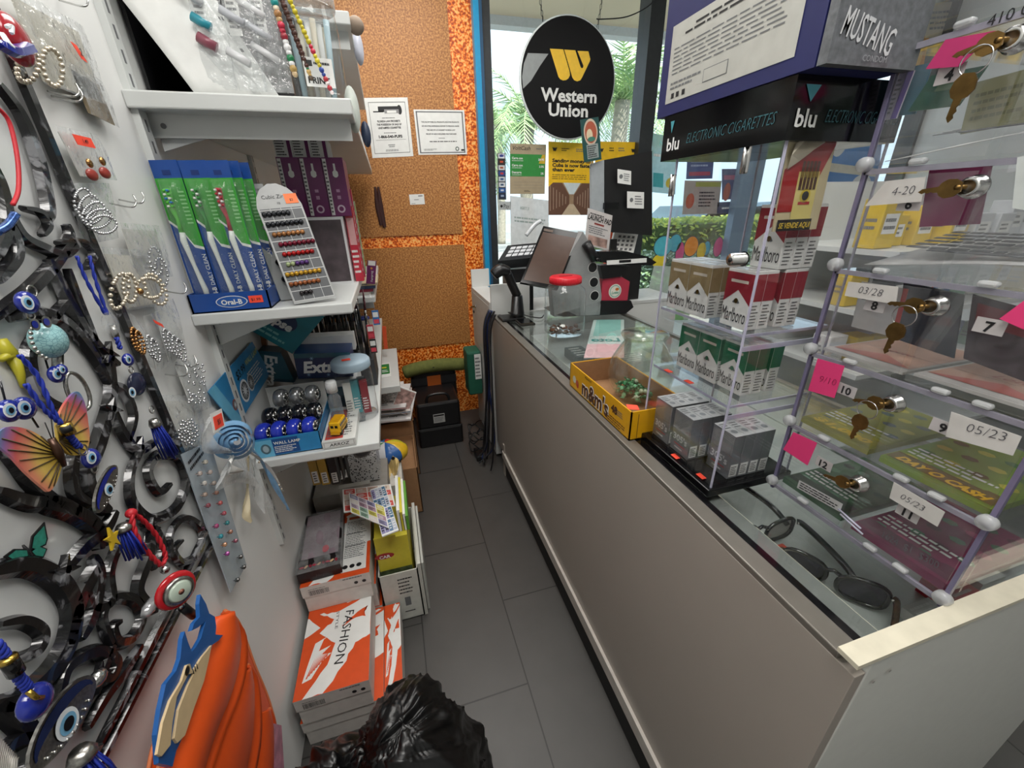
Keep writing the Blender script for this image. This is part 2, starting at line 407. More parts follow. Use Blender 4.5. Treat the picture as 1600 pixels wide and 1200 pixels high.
palm(11.2, 19.6, 5.6, 2.0, 'palm tree outside, far one beside the dark window mullion', 8)
palm(4.9, 18.5, 4.6, 1.4, 'distant palm tree outside, low behind the round sign', 11)
def leafy(mb, x0, x1, y0, y1, z0, z1, n, r, s, mats):
    for i in range(n):
        p = Vector((r.uniform(x0, x1), r.uniform(y0, y1), r.uniform(z0, z1)))
        if r.random() < .75:
            k = r.randrange(3)
            if k == 0: p.y = y0 + r.random() * .06
            elif k == 1: p.z = z1 - r.random() * .08
        a = Vector((r.uniform(-1, 1), r.uniform(-1, 1), r.uniform(-.4, 1))).normalized(); b2 = a.orthogonal().normalized()
        mb.add([p - a * s, p + b2 * s * .45, p + a * s, p - b2 * s * .45], [(0, 1, 2, 3)], mats[r.randrange(len(mats))])
hm = [mat('hedge_leaf_%d' % i, c, .6, var=.2, scale=5) for i, c in enumerate(('a9b84a', 'c3cc5c', '86a040'))]
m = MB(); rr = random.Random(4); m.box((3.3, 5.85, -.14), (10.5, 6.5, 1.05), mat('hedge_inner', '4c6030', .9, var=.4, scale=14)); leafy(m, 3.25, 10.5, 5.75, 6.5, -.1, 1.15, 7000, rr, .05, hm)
tag(m.build('hedge'), 'yellow-green clipped hedge outside beyond the sidewalk', 'hedge', kind='stuff')
m = MB(); dm = [mat('shrub_leaf_%d' % i, c, .6, var=.3, scale=5) for i, c in enumerate(('4f6e4a', '6f8a5c', 'a9bfae'))]
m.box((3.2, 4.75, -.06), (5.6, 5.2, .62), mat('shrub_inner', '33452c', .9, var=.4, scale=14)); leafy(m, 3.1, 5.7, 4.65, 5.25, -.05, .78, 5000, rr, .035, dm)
tag(m.build('shrub_row'), 'dark glossy shrub row outside, lower than the yellow hedge behind it', 'shrub', kind='stuff')
# parked car beyond the hedge
t = thing('parked_car', 'grey-blue parked car outside, beyond the yellow-green hedge', 'car', (7.4, 7.6, -.14))
cm = mat('car_paint', '6f8698', .25, .4, coat=.5); m = MB()
prof = [(-2.2, .35), (-2.25, .75), (-1.5, .95), (-.9, 1.45), (.9, 1.5), (1.6, 1.0), (2.2, .9), (2.3, .4)]
m.prism([(x, 0, z) for x, z in prof], (0, 1.7, 0), cm); m.build('body', t)
m = MB(); m.prism([(x, -.01, z) for x, z in ((-1.25, 1.0), (-.8, 1.38), (.8, 1.42), (1.3, 1.02))], (0, .02, 0), BLACKG); m.build('side_window', t)
for x in (-1.4, 1.4): MB().lathe([(.33, -.02), (.35, .05), (.35, .18), (.2, .2)], BLACK, (x, 0, .33), 20, axis='y').build('wheel', t)
# building across the lot
m = MB(); m.box((-6, 24, -.14), (2.2, 28, 2.6), mat('far_building_wall', 'd9d6cc', .8, var=.04, scale=.5)); m.box((-6.2, 23.8, 2.6), (2.4, 28, 2.9), mat('far_roof', '9fa8ae', .7))
tag(m.build('far_building'), 'low pale building far across the lot', 'building')
# ============================================================ LEFT WALL SHELVES
def standard(y, z0, z1, label):
    m = MB(); m.box((XW, y - .014, z0), (XW + .012, y + .014, z1), SHELFW)
    for i in range(int((z1 - z0) / .035)): m.box((XW + .0122, y - .003, z0 + .01 + i * .035), (XW + .0126, y + .003, z0 + .03 + i * .035), GREY)
    return tag(m.build('shelf_standard'), label, 'wall rail', 'slotted shelf rails on the left wall')
standard(1.045, .50, 2.5, 'white slotted wall rail nearest the camera, at the near end of the shelves')
standard(1.75, .55, 2.5, 'white slotted wall rail behind the goods, midway along the shelves')
def shelf(label, x1, y0, y1, z, th, lip=.04, name='wall_shelf'):
    t = thing(name, label, 'shelf', (XW, y0, z - th), group='white shelves on the left wall')
    w_ = x1 - XW
    MB().box((0, 0, 0), (w_, y1 - y0, th), SHELFW, .003).build('board', t)
    m = MB(); m.box((.004, .05, -lip), (w_ - .01, .056, 0), SHELFW); m.disc(Fr((.02, .0495, -lip), (.1, 0, 0), (0, 0, lip)), .1, .5, .005, GREY); m.build('cross_bar', t)
    for y in (.06, y1 - y0 - .05):
        m = MB(); m.prism([(.014, y, 0), (w_ * .62, y, 0), (w_ * .5, y, -.010), (.014, y, -.062)], (0, .004, 0), SHELFW); m.build('bracket', t)
    return t
shelf('top white shelf with papers, polybags and a clear jar on it', -.035, 1.02, 2.56, 1.587, .028)
shelf('middle white shelf holding the toothbrush display and purple boxes', -.1, .985, 1.52, 1.187, .024, .012)
shelf('long lower white shelf holding the puck lamps and gum boxes', -.1, 1.03, 2.5, .785, .024, .03)
shelf('highest white shelf, above the jar at the top edge', -.02, 1.45, 2.5, 1.87, .03)
shelf('white shelf beyond the purple boxes, carrying folded papers', -.075, 1.56, 2.5, 1.09, .022, .03)
shelf('lowest white shelf, far end, with a green price card on it', -.04, 1.86, 2.46, .60, .035, .02)

def printed_box(name, label, cat, loc, w_, d, h, m, rz=0., group=None, draw=None, bev=0.):
    b = BoxF(w_, d, h); mb = MB(); b.solid(mb, m, bev)
    if draw: draw(mb, b)
    return tag(mb.build(name, None, loc, rz), label, cat, group)
def face(ax, val, bl, br, tl):
    """frame on a plane through three picture corners (bottom-left, bottom-right, top-left)"""
    o = W(*bl, ax, val); return Fr(o, W(*br, ax, val) - o, W(*tl, ax, val) - o)

# ---- toothbrush display
NAVY = C('1d4a96', .3); CLNB = C('2a5cab', .3)
t = thing('toothbrush_display', 'blue cardboard tray with white oval brand mark holding toothbrush packs', 'display tray', (-.417, .992, 1.187))
b = BoxF(.150, .12, .04); m = MB()
for a, c_ in (((0, 0, 0), (.150, .003, .04)), ((0, .117, 0), (.150, .12, .05)), ((0, 0, 0), (.003, .12, .04)), ((.147, 0, 0), (.150, .12, .04)), ((0, 0, 0), (.150, .12, .003))): m.box(a, c_, NAVY)
f = b.front
for k, (w_, mm) in enumerate(((.030, PAPER), (.0283, CLNB))): m.disc(f, .52, .52, w_, mm, .0006 + k * .0003, ry=.0125 - k * .0014)
m.txt(f, 'Oral-B', .52, .38, .0105, PAPER, 'c', .03, h=.0015)
m.build('tray', t)
m = MB(); m.rect(f, .74, .38, .92, .76, PRICE, .0008); m.txt(f, '$1.99', .83, .48, .006, INK, 'c', h=.0012); m.build('price_tag', t)
GRN = C('3f9e3a', .25); TG = C('59c23d', .3); TR = C('b02030', .3); CL = clear('blister_plastic', (.93, .96, .95), .3, .06, .05, .5, 80)
def brush(tipm, label, seed=0):
    t = thing('toothbrush_pack', label, 'toothbrush', (0, 0, 0), group='toothbrush packs in the blue tray')
    m = MB(); w_, h = .046, .285; f = Fr((0, 0, 0), (w_, 0, 0), (0, 0, h))
    m.slab(f, .0008, NAVY, 0, 0, 1, 1)
    m.poly(f, [(0, .62), (.35, .56), (.65, .45), (1, .43), (1, .89), (0, .89)], GRN, .0004)
    m.poly(f, [(0, .63), (.35, .57), (.65, .46), (1, .44), (1, .42), (.65, .44), (.35, .55), (0, .61)], PAPER, .0006)
    m.rect(f, .35, .91, .65, .94, C('0f2f70'), .0006)
    for i in range(9): m.rect(f, .68, .60 + i * .025, .9, .61 + i * .025, C('8fd08a'), .0006)
    m.txt(f, 'DAILY CLEAN', .97, .17, .0075, PAPER, 'l', .01, h=.0008, rot=PI / 2); m.txt(f, 'Oral-B', .97, .04, .0085, PAPER, 'l', .03, h=.0008, rot=PI / 2)
    m.build('backing_card', t)
    WH = C('e4e6e2', .3)
    m = MB(); m.tube([(.026, -.009, .012), (.027, -.010, .04), (.022, -.011, .09), (.018, -.011, .14), (.020, -.011, .155)], [.0045, .0055, .0038, .006, .005], WH, 10, flat=.7); m.build('handle', t)
    m = MB(); m.tube([(.019, -.011, .152), (.020, -.011, .18), (.017, -.011, .20), (.019, -.010, .235)], [.005, .0032, .006, .006], tipm, 8, flat=.6)
    for i in range(5):
        for j in range(2): m.lathe([(.0022, 0), (.0022, .009)], (WH, TG, C('2c7fc0'))[(i + j) % 3] if tipm is TG else (WH, tipm)[(i + j) % 2], (.015 + j * .006, -.020, .203 + i * .007), 6, axis='y')
    m.build('brush_head', t)
    m = MB(); m.grid(lambda u, v: (.004 + .038 * u, -.002 - .02 * math.sin(PI * min(max(u, .0), 1)) ** .4 * (.75 + .25 * math.sin(PI * v)), .01 + .24 * v), 6, 8, CL); m.build('blister', t)
    m = MB(); m.disc(Fr((0, -.018, 0), (w_, 0, 0), (0, 0, .3)), .58, .07, .007, tipm, 0, ry=.004, rot=1.3); m.build('size_sticker', t)
    return t
bp0 = brush(TG, 'green-headed toothbrush pack at the left front of the blue tray')
bp1 = brush(C('2f8f3a', .3), 'dark green toothbrush pack in the middle front of the blue tray')
bp2 = brush(TR, 'red-headed toothbrush pack at the right front of the blue tray')
for o, x in ((bp0, -.413), (bp1, -.365), (bp2, -.326)): o.location = (x, 1.018, 1.192); o.rotation_euler = (math.radians(-2), math.radians(-1), 0)
for i, (src, x, y) in enumerate(((bp1, -.405, 1.045), (bp0, -.357, 1.05), (bp1, -.316, 1.05), (bp0, -.306, 1.082), (bp1, -.350, 1.085), (bp0, -.400, 1.085))):
    copy_tree(src, (x, y, 1.194), (math.radians(-2), math.radians(-1), 0), ('toothbrush pack in the %s row of the blue tray, %s' % (('second', 'third')[i > 2], ('behind the left one', 'behind the middle one', 'behind the right one', 'at the right end', 'in the middle', 'at the left end')[i])))

# ---- cubic zirconia earring stand
ACG = clear('frosted_acrylic', (.80, .82, .84), .3, .15, .25)
def stud(mb, f, u, v, r, m): 
    c_ = f.pt(u, v, .003); mb.ball(c_, r, m, n=7, k=5)
t = thing('earring_stand', 'arched grey card stand with rows of cubic zirconia ear studs', 'earring display', (-.222, 1.0, 1.190))
f = Fr((0, 0, 0), (.088, .015, .006), (-.05, .075, .245))
pts = [(0, 0), (1, 0), (1, .82), (.93, .9), (.8, .96), (.6, 1), (.4, 1), (.2, .96), (.07, .9), (0, .82)]
m = MB(); m.prism([f.pt(*p) for p in pts], f.n * -.002, mat('silver_grey_card', 'a9abaa', .35)); m.rect(f, .03, .02, .97, .8, C('5c5e61'), .0004)
for i in range(5): m.rect(f, .03 + i * .233, .02, .04 + i * .233, .8, C('c9cbca'), .0007)
for i in range(10): m.rect(f, .03, .02 + i * .085, .97, .026 + i * .085, C('c9cbca'), .0007)
m.txt(f, 'Cubic Zircon', .5, .88, .008, INK, 'c', 0, h=.0006); m.txt(f, '10', .5, .83, .005, INK, 'c')
m.build('card', t)
m = MB(); m.rect(f, .66, .83, .95, .91, C('ff7a28'), .001); m.txt(f, '$2', .8, .85, .005, INK, 'c', h=.0014); m.build('price_tag', t)
m = MB(); m.prism([f.pt(.5, .7), f.pt(.5, 0), f.pt(.5, 0) + Vector((0, .07, 0))], f.x * .02, ACR); m.build('foot', t)
cols = [('3a3c40', 6, 0), ('2c2e33', 8, 0), ('b07a4a', 7, 1), ('7a1f34', 8, 2), ('b01c1c', 7, 2), ('5a3a7a', 5, 2), ('c79a2c', 8, 0), ('9a5a34', 7, 0), ('2a2426', 3, 3)]
gemc = {}
for r_, (c_, n_, off) in enumerate(cols):
    for k in range(n_):
        mb = MB(); cc = c_ if not (c_ == '5a3a7a' and k < 2) else 'a9b98c'; stud(mb, f, .10 + (k + off * .5) * .105, .755 - r_ * .084, .0052, mat('gem_' + cc, cc, .12, .3, var=.2)); mb.build('ear_stud', t)
t = thing('earring_card', 'narrow grey card of large dark ear studs beside the toothbrush tray', 'earring display', (-.262, 1.062, 1.19))
f = Fr((0, 0, 0), (.048, .01, 0), (-.04, .05, .25)); m = MB(); m.slab(f, .0015, mat('dull_grey_card', '8d9090', .4)); m.lines(f, .1, .9, .9, .97, 2, GREY); m.build('card', t)
for i in range(5):
    m = MB(); m.ball(f.pt(.55, .78 - i * .15, .008), .0085, (BLACKG, C('8f8f92', .15), C('777a80', .15))[i % 3 if i < 3 else 0], n=10, k=7, sx=1.3); m.build('ear_stud', t)

# ---- purple boxes and neighbours
PUR = C('6c1f5c', .35)
def dpurple(mb, b):
    f = b.front
    mb.rect(f, .03, .02, .2, .98, PAPER, .0004); mb.lines(f, .05, .05, .18, .95, 14, INK, h=.0008)
    mb.poly(f, [(.42, .70), (.5, .67), (.6, .67), (.68, .70), (.68, .76), (.6, .79), (.6, .90), (.5, .90), (.5, .79), (.42, .76)], PAPER, .0006)
    mb.disc(f, .55, .13, .010, C('d9c3d4'), .0006); mb.disc(f, .55, .13, .006, PUR, .0009); mb.rect(f, .45, .3, .62, .36, C('b88fb0')); mb.rect(f, .45, .42, .62, .47, C('b88fb0'))
for i in range(3):
    printed_box('hanging_box', 'purple retail box with white hang slot, %s of the three on the grey box' % ('leftmost', 'middle', 'rightmost')[i], 'box', (-.247 + i * .0535, 1.285, 1.367), .052, .12, .142, PUR, group='purple boxes on the middle shelf', draw=dpurple)
def dwhite(mb, b):
    mb.lines(b.front, .06, .08, .6, .92, 6, INK); mb.rect(b.front, .72, 0, .92, 1, PUR)
for i in range(3):
    printed_box('carton', 'small white carton with purple band, %s of the row under the top shelf' % ('left', 'middle', 'right')[i], 'box', (-.247 + i * .0425, 1.30, 1.5095), .0415, .10, .044, PAPER, group='white cartons on the purple boxes', draw=dwhite)
def dgrey(mb, b):
    mb.rect(b.front, .04, .04, .96, .96, mat('smoky_print', '4c4246', .5, var=.35, scale=30), .0004); mb.rect(b.right, .03, .03, .97, .97, mat('pink_print', 'c8a7ae', .5, var=.12, scale=14), .0004)
printed_box('carton', 'dark grey carton with pinkish side beneath the purple boxes', 'box', (-.252, 1.27, 1.187), .14, .17, .179, C('d9dadb'), draw=dgrey)
packs = [('b9273c', .185, 'red'), ('e8e4e2', .21, 'white'), ('b0204a', .23, 'crimson'), ('dfe0e0', .17, 'pale grey'), ('8fae7c', .20, 'green'), ('c22f3c', .16, 'scarlet')]
for i, (c_, h, nm) in enumerate(packs):
    def dp(mb, b, c_=c_):
        mb.lines(b.right, .1, .1, .9, .9, 8, PAPER if c_ != 'e8e4e2' else RED); mb.rect(b.front, .1, .5, .9, .85, C('d9a7a7')); mb.lines(b.front, .1, .1, .9, .45, 5, PAPER if c_[0] != 'e' else INK)
    printed_box('slim_package', '%s slim package standing near the shelf edge beyond the purple boxes' % nm, 'package', (-.108 - .006 * (i % 2), 1.30 + i * .036, 1.187), .013 + .01 * (i % 2 == 0), .028, h + .02, C(c_, .3), group='slim packages standing on the middle shelf', draw=dp)
for i, (c_, nm) in enumerate((('c9c4bd', 'pale'), ('7d2a3a', 'maroon'), ('3c4a6a', 'navy'), ('b9a98c', 'tan'))):
    printed_box('folded_paper', '%s folded paper in the pile on the far shelf beyond the purple boxes' % nm, 'paper', (-.40 + i * .01, 1.60, 1.0905 + i * .011), .31, .3 - i * .03, .01, C(c_, .8), group='folded papers on the far shelf', draw=lambda mb, b: mb.lines(b.front, .1, .2, .9, .8, 1, GREY))
f = face('y', 1.57, (572, 443), (586, 444), (574, 407)); m = MB(); m.slab(f, .012, PUR, h=.0); m.rect(f, .1, .8, .9, 1.0, PAPER); m.txt(f, 'Fempreg', .75, .1, .008, PAPER, 'l', rot=PI / 2); m.disc(f, .5, .68, .004, C('c98a3c'))
tag(m.build('hanging_box'), 'small purple pack hanging at the shelf edge before the orange wall', 'box')
def dpap(mb, b): mb.lines(b.front, .1, .2, .9, .8, 2, GREY)

# ---- top shelf: papers, bags, jar
def sheet(name, label, cat, px, m, ax='y', val=1.2, th=.0015, draw=None, group=None, lean=0.):
    f = face(ax, val, *px); mb = MB(); mb.slab(f, th, m)
    if draw: draw(mb, f)
    return tag(mb.build(name), label, cat, group)
t = thing('document_tray', 'black plastic document tray at the wall on the top shelf', 'tray', (XW + .004, 1.12, 1.587))
m = MB(); m.box((0, 0, 0), (.26, .30, .004), BLACK); m.box((0, .292, 0), (.26, .30, .42), BLACK); m.box((0, 0, 0), (.006, .30, .42), BLACK); m.build('shell', t)
m = MB(); m.box((.07, .02, .004), (.075, .29, .38), BLACK); m.build('divider', t)
PCURL = []
for i in range(4):
    m = MB(); x0 = -.315 + .013 * i
    def fn(u, v, x0=x0, i=i): 
        return (x0 - .20 * v ** 1.15 + .13 * u * .55 + .0 , 1.06 + .10 * u + .01 * i + .03 * v, 1.589 + .40 * v)
    m.grid(lambda u, v: (x0 + .10 * u - .17 * v - .02 * v * v, 1.055 + .012 * i + .02 * v + .02 * u, 1.588 + .33 * v + .03 * u * v), 6, 10, PAPER)
    o = tag(m.build('paper_sheet', solid=.001), ('white leaning paper sheet on the top shelf, nearest the black tray', 'second leaning paper sheet on the top shelf', 'third leaning paper sheet on the top shelf, with a dark stripe', 'printed paper sheet on the top shelf, next to the polybags')[i], 'paper', 'loose papers leaning on the top shelf')
f = Fr((-.262, 1.088, 1.60), (.085, .012, 0), (-.14, .025, .28)); m = MB(); m.slab(f, .001, PAPER); m.lines(f, .1, .25, .9, .95, 16, INK); m.rect(f, .42, .2, .5, .98, C('26282a'), .0012)
tag(m.build('printed_sheet'), 'white printed sheet with a black stripe leaning on the top shelf', 'paper')
def polybag(name, label, cat, px, val, fill, ax='y', group=None):
    f = face(ax, val, *px); t = thing(name, label, cat, f.o, group=group); f = Fr((0, 0, 0), f.x, f.y)
    m = MB(); th = .008
    m.grid(lambda u, v: f.pt(u, v, th * math.sin(PI * u) ** .5 * (.6 + .4 * math.sin(PI * v)) + .002 * math.sin(9 * u + 7 * v)), 8, 8, BAG)
    m.grid(lambda u, v: f.pt(u, v, -.001), 2, 2, BAG); m.build('bag', t)
    fill(f, t); return t
def tubes(cs):
    def fill(f, t):
        for i, (u, v, L, r, c_) in enumerate(cs):
            m = MB(); a = f.pt(u, v, .004); d = (f.y.normalized() * .5 + f.x.normalized() * -.9).normalized(); m.tube([a, a + d * L], r, mat('bead_' + c_, c_, .3), 10); m.build('trinket', t)
        m = MB(); m.rect(f, .1, .5, .5, .95, PAPER, .001); m.lines(f, .14, .55, .46, .9, 7, GREY, h=.0016); m.build('insert_card', t)
    return fill
polybag('polybag', 'clear polybag with a teal tube leaning on the top shelf, left of the three', 'bag', ((325, 140), (372, 142), (283, -45)), 1.07, tubes([(.55, .55, .03, .008, '2f8fa0'), (.6, .38, .03, .009, '8a4a58'), (.45, .75, .04, .007, 'c9ccd0')]), group='clear polybags on the top shelf')
polybag('polybag', 'clear polybag of white trinkets leaning on the top shelf, middle of the three', 'bag', ((370, 143), (418, 144), (338, -40)), 1.075, tubes([(.6, .25, .04, .007, 'd5d6d8'), (.6, .6, .04, .007, 'b9bcc2')]), group='clear polybags on the top shelf')
polybag('polybag', 'clear polybag of glassy spirals leaning on the top shelf, right of the three', 'bag', ((415, 144), (460, 146), (378, -30)), 1.08, tubes([(.7, .3, .05, .006, 'd5d6d8'), (.6, .5, .05, .006, 'c5c8ce'), (.5, .7, .05, .006, 'e5e6e8')]), group='clear polybags on the top shelf')
def beadstring(label, a, b, cs, val, r):
    p, q = W(*a, 'y', val), W(*b, 'y', val); t = thing('bead_string', label, 'bead string', p, group='bead strings on the top shelf'); n_ = len(cs)
    m = MB(); m.tube([(0, 0, 0), q - p], .0008, PAPER, 5); m.build('thread', t)
    for i, c_ in enumerate(cs):
        m = MB(); m.ball((q - p) * ((i + .5) / n_), r * (1 if i % 2 else .8), mat('bead_' + c_, c_, .3, var=.3, scale=200), n=9, k=6); m.build('bead', t)
beadstring('string of teal, red and pink glass beads on the top shelf', (425, -10), (462, 120), ['1f8f8f', '1f8f8f', 'e8d9c0', 'a97a4a', 'c9a878', 'c03048', 'c03048', '9a2a3a', 'e8e8e8', 'e8e8e8', 'e8e8e8', '1f7a4c', 'e8e8e8', 'b99a5a', 'c9b08a'], 1.07, .007)
beadstring('string of brown and gold beads next to the clear jar', (437, -10), (487, 125), ['5a3a2c', '4a2c24'] * 11 + ['1f7a4c', 'c9a868', 'b99a5a', '5a4a3a'], 1.09, .006)
beadstring('string of yellow, red and blue beads next to the clear jar', (448, -10), (520, 148), ['d8c83a', 'c8b82a'] * 5 + ['c8324a', 'c8324a', 'd8c83a', 'd8c83a', 'd8c83a', '2f4a9a', '2f4a9a', 'b02f3a', 'e8d8d8', 'b02f3a', 'e8d8d8'], 1.06, .005)
# clear jar
def clear_jar(name, label, loc, r, h, lidm, lid_h, body=None, neck=.8):
    t = thing(name, label, 'jar', loc)
    m = MB(); m.lathe([(r * .93, 0), (r, .006), (r, h * .82), (r * .97, h * .9), (r * neck, h * .97), (r * neck, h)], body or ACR, n=28)
    m.lathe([(r * .9, .003), (r * .9, .006)], body or ACR, n=28)
    for z in (h * .12, h * .78): m.tube([(r * math.cos(a * PI / 12), r * math.sin(a * PI / 12), z) for a in range(24)], .0012, body or ACR, 5, closed=True)
    m.build('body', t)
    m = MB(); m.lathe([(r * neck + .003, h * .985), (r * neck + .004, h), (r * neck + .004, h + lid_h * .8), (r * neck, h + lid_h), (0, h + lid_h)], lidm, n=28)
    m.build('lid', t); return t
p = W(515, 143, 'y', 1.12)
t = clear_jar('clear_jar', 'clear plastic jar of white tubes with a printed label on the top shelf', (-.098, 1.14, 1.588), .055, .175, clear('jar_lid_clear', (.85, .88, .88), .4, .1, .25), .022, neck=.95)
for i in range(9):
    a = i * .7; x, y = .034 * math.cos(a) * (i % 3 + 1) / 3, .034 * math.sin(a) * (i % 3 + 1) / 3
    m = MB(); m.tube([(x, y, .006), (x * 1.2 + .004, y * 1.2, .15)], .006, (PAPER, C('cfc9b8'), C('a8c0c8'))[i % 3], 8); tag(m.build('white_tube', None, (-.098, 1.14, 1.588)), 'white plastic tube standing in the clear jar on the top shelf', 'tube', 'tubes in the clear jar')
f = Fr((-.02, -.0545, .03), (.055, .008, 0), (0, 0, .05)); m = MB(); m.slab(f, .0005, PAPER); m.txt(f, 'PRINT', .08, .12, .011, INK, 'l', .03); m.rect(f, .1, .7, .3, .9, INK); m.lines(f, .35, .72, .9, .9, 1, INK); m.build('label', t)
# right end of the shelves: hanging items
for i, (px, py, c_, nm) in enumerate(((556, 40, '8f7f70', 'tan fuzzy ball'), (560, 75, 'b9bcc8', 'pale blue disc'), (551, 172, 'c9d0c8', 'pale round card'), (572, 210, '26324a', 'navy card'))):
    p = W(px, py, 'y', (1.5, 1.65, 1.12, 1.95)[i]); m = MB()
    if i == 0: m.ball(p, .022, C(c_, .9, bump=.5), n=12, k=9)
    else: m.lathe([(0, -.002), (.03, -.002), (.03, .002), (0, .002)], C(c_, .5), p, 20, sx=.5 if i < 3 else .6, axis='y', sy=1.5)
    tag(m.build('hanging_trinket'), nm + ' hanging at the right ends of the upper shelves', 'trinket', 'trinkets hanging from the shelf ends')
# ============================================================ LOWER SHELF GOODS
SKY = C('2f86bd', .35); SKYD = C('1c4f8c', .35); SKYL = C('69b4d6', .35)
t = thing('puck_lamp_tray', 'blue printed counter tray with raised header card holding tyre-shaped wall lamps', 'display tray', (-.408, 1.045, .786))
w_, d, h = .160, .20, .055; m = MB(); th = .002
m.box((0, 0, 0), (w_, d, th), PAPER); m.box((0, 0, 0), (w_, th, h), SKY); m.box((w_ - th, 0, 0), (w_, d, h), SKY); m.box((0, 0, 0), (th, d, h), SKY); m.box((0, d - th, 0), (w_, d, .12), PAPER)
m.box((th, .06, th), (w_ - th, d - th, .02), PAPER); m.box((th, .12, .02), (w_ - th, d - th, .045), PAPER)
m.build('tray', t)
f = BoxF(w_, d, h).front; m = MB(); m.rect(f, .27, .08, .66, .92, SKYD); m.rect(f, 0, 0, .27, .92, SKYL); m.txt(f, 'WALL LAMP', .29, .62, .0085, PAPER, 'l', .02); m.lines(f, .29, .16, .62, .54, 4, PAPER, h=.0009)
m.disc(f, .16, .45, .012, C('4d6a78'), .0008, ry=.015); m.disc(f, .16, .45, .007, C('9fb4bd'), .0011, ry=.010); m.build('front_print', t)
f = Fr((-.001, -.05, .125), (.0, .335, .01), (-.0, -.075, .125)); 
m = MB(); m.slab(f, .002, SKY); m.rect(f, .0, 0, .12, 1, SKYL, .0004); m.txt(f, '$3.99', .40, .66, .022, INK, 'l', .01); m.txt(f, 'WALL LAMP', .64, .72, .015, C('cfdb9a'), 'l', .02); m.lines(f, .58, .2, .9, .6, 6, PAPER, h=.0009)
for u, r, c_ in ((.16, .014, 'a04a3c'), (.40, .030, 'e4e8ea'), (.56, .024, 'd0d6da')):
    m.disc(f, u, .36, r, C(c_), .0006); m.disc(f, u, .36, r * .8, C('52585c'), .001); m.disc(f, u, .36, r * .3, C('d0d4d6'), .0014)
    for k in range(6): m.disc(f, u, .36, r * .75, C('c8ccd0'), .0012, ry=r * .06, rot=k * PI / 6, n=8)
m.build('header_card', t)
def puck(mm, name_m):
    t = thing('wall_lamp', 'x', 'lamp', group='tyre-shaped lamps in the blue tray')
    m = MB(); m.lathe([(.018, 0), (.0245, .003), (.0275, .010), (.0275, .020), (.0245, .027), (.018, .029)], mm, n=26, axis='x'); m.build('case', t)
    m = MB(); m.lathe([(.0, .0285), (.017, .0285), (.018, .0315), (.017, .032), (0, .030)], STEEL, n=22, axis='x')
    for k in range(8):
        a = k * PI / 4; m.tube([(.032, 0, 0), (.0325, .016 * math.cos(a), .016 * math.sin(a))], .0012, STEEL, 5)
    m.build('wheel_face', t); return t
LB, LK, LS = puck(C('2336b4', .12, coat=.6), 'b'), puck(C('0e0f14', .12, coat=.6), 'k'), puck(mat('lamp_silver', '9a9c9e', .25, .7), 's')
nm4 = ('leftmost', 'second', 'third', 'rightmost')
def place(src, used, loc, rz, label):
    o = src if not used else copy_tree(src); o.location = loc; o.rotation_euler = (0, 0, rz); o['label'] = label; return o
for i in range(4): place(LB, i > 0, (-.402 + i * .0378, 1.082, .842), -.22, 'glossy blue tyre-shaped lamp, %s of the front row in the tray' % nm4[i])
for i in range(4): place(LK, i > 0, (-.396 + i * .0375, 1.142, .858), -.22, 'glossy black tyre-shaped lamp, %s of the middle row in the tray' % nm4[i])
for i in range(3): place(LS, i > 0, (-.375 + i * .042, 1.202, .886), -.22, 'silver tyre-shaped lamp, %s of the back row in the tray' % ('leftmost', 'middle', 'rightmost')[i])

# gum boxes
TEAL = mat('teal_print', '1d7480', .3, var=.25, scale=12); DNV = C('16284f', .3); TEALD = mat('dark_teal_print', '2c5a68', .3, var=.3, scale=14)
printed_box('carton', 'white open gum carton lying under the blue gum box', 'box', (-.345, 1.27, .786), .19, .14, .105, C('dfe2e0'), draw=lambda mb, b: (mb.rect(b.front, 0, 0, 1, .8, TEALD), mb.rect(b.front, .3, .1, .8, .5, C('4c98a0'))))
def gum(label, bl, br, tl, val, dep, m_, draw):
    f = face('y', val, bl, br, tl); mb = MB(); mb.slab(f, dep, m_); draw(mb, f); return tag(mb.build('gum_box'), label, 'box', 'gum boxes on the lower shelf')
def d_ecl(mb, f):
    mb.disc(f, .50, .50, .046, DNV, .0006, ry=.032); mb.txt(f, 'eclipse', .14, .36, .026, PAPER, 'l', .045, .15, h=.0012); mb.lines(f, .1, .06, .9, .25, 2, C('7fc0c0'))
gum('teal eclipse gum box tilted on top of the other gum boxes', (368, 503), (457, 553), (420, 440), 1.30, .07, TEAL, d_ecl)
def d_ex1(mb, f):
    mb.rect(f, .0, .1, 1, .9, TEALD); mb.txt(f, 'Extra', .22, .88, .034, PAPER, 'l', .03, h=.0012, rot=-PI / 2 , shear=.1)
gum('dark teal Extra gum box standing on end, left of the blue one', (427, 596), (461, 598), (403, 548), 1.305, .06, C('244c5c', .3), d_ex1)
def d_ex2(mb, f):
    mb.rect(f, .0, .0, 1, 1, DNV); mb.rect(f, .0, .82, 1, 1, TEALD, .0006); mb.txt(f, 'Extra', .12, .24, .036, PAPER, 'l', .04, .12, h=.0012)
    for u, v in ((.3, .8), (.55, .12), (.75, .2), (.2, .15)):
        for k in range(3): mb.disc(f, u, v, .007, C('8fb6d8'), .001, ry=.0008, rot=k * PI / 3, n=6)
gum('dark blue Extra gum box lying on the white carton', (466, 592), (552, 588), (458, 553), 1.262, .10, C('1c3c6c', .3), d_ex2)
m = MB(); f = face('y', 1.36, (472, 552), (556, 546), (466, 528)); m.slab(f, .05, C('dfe0de')); tag(m.build('display_carton'), 'white carton standing behind the blue Extra gum box', 'box')
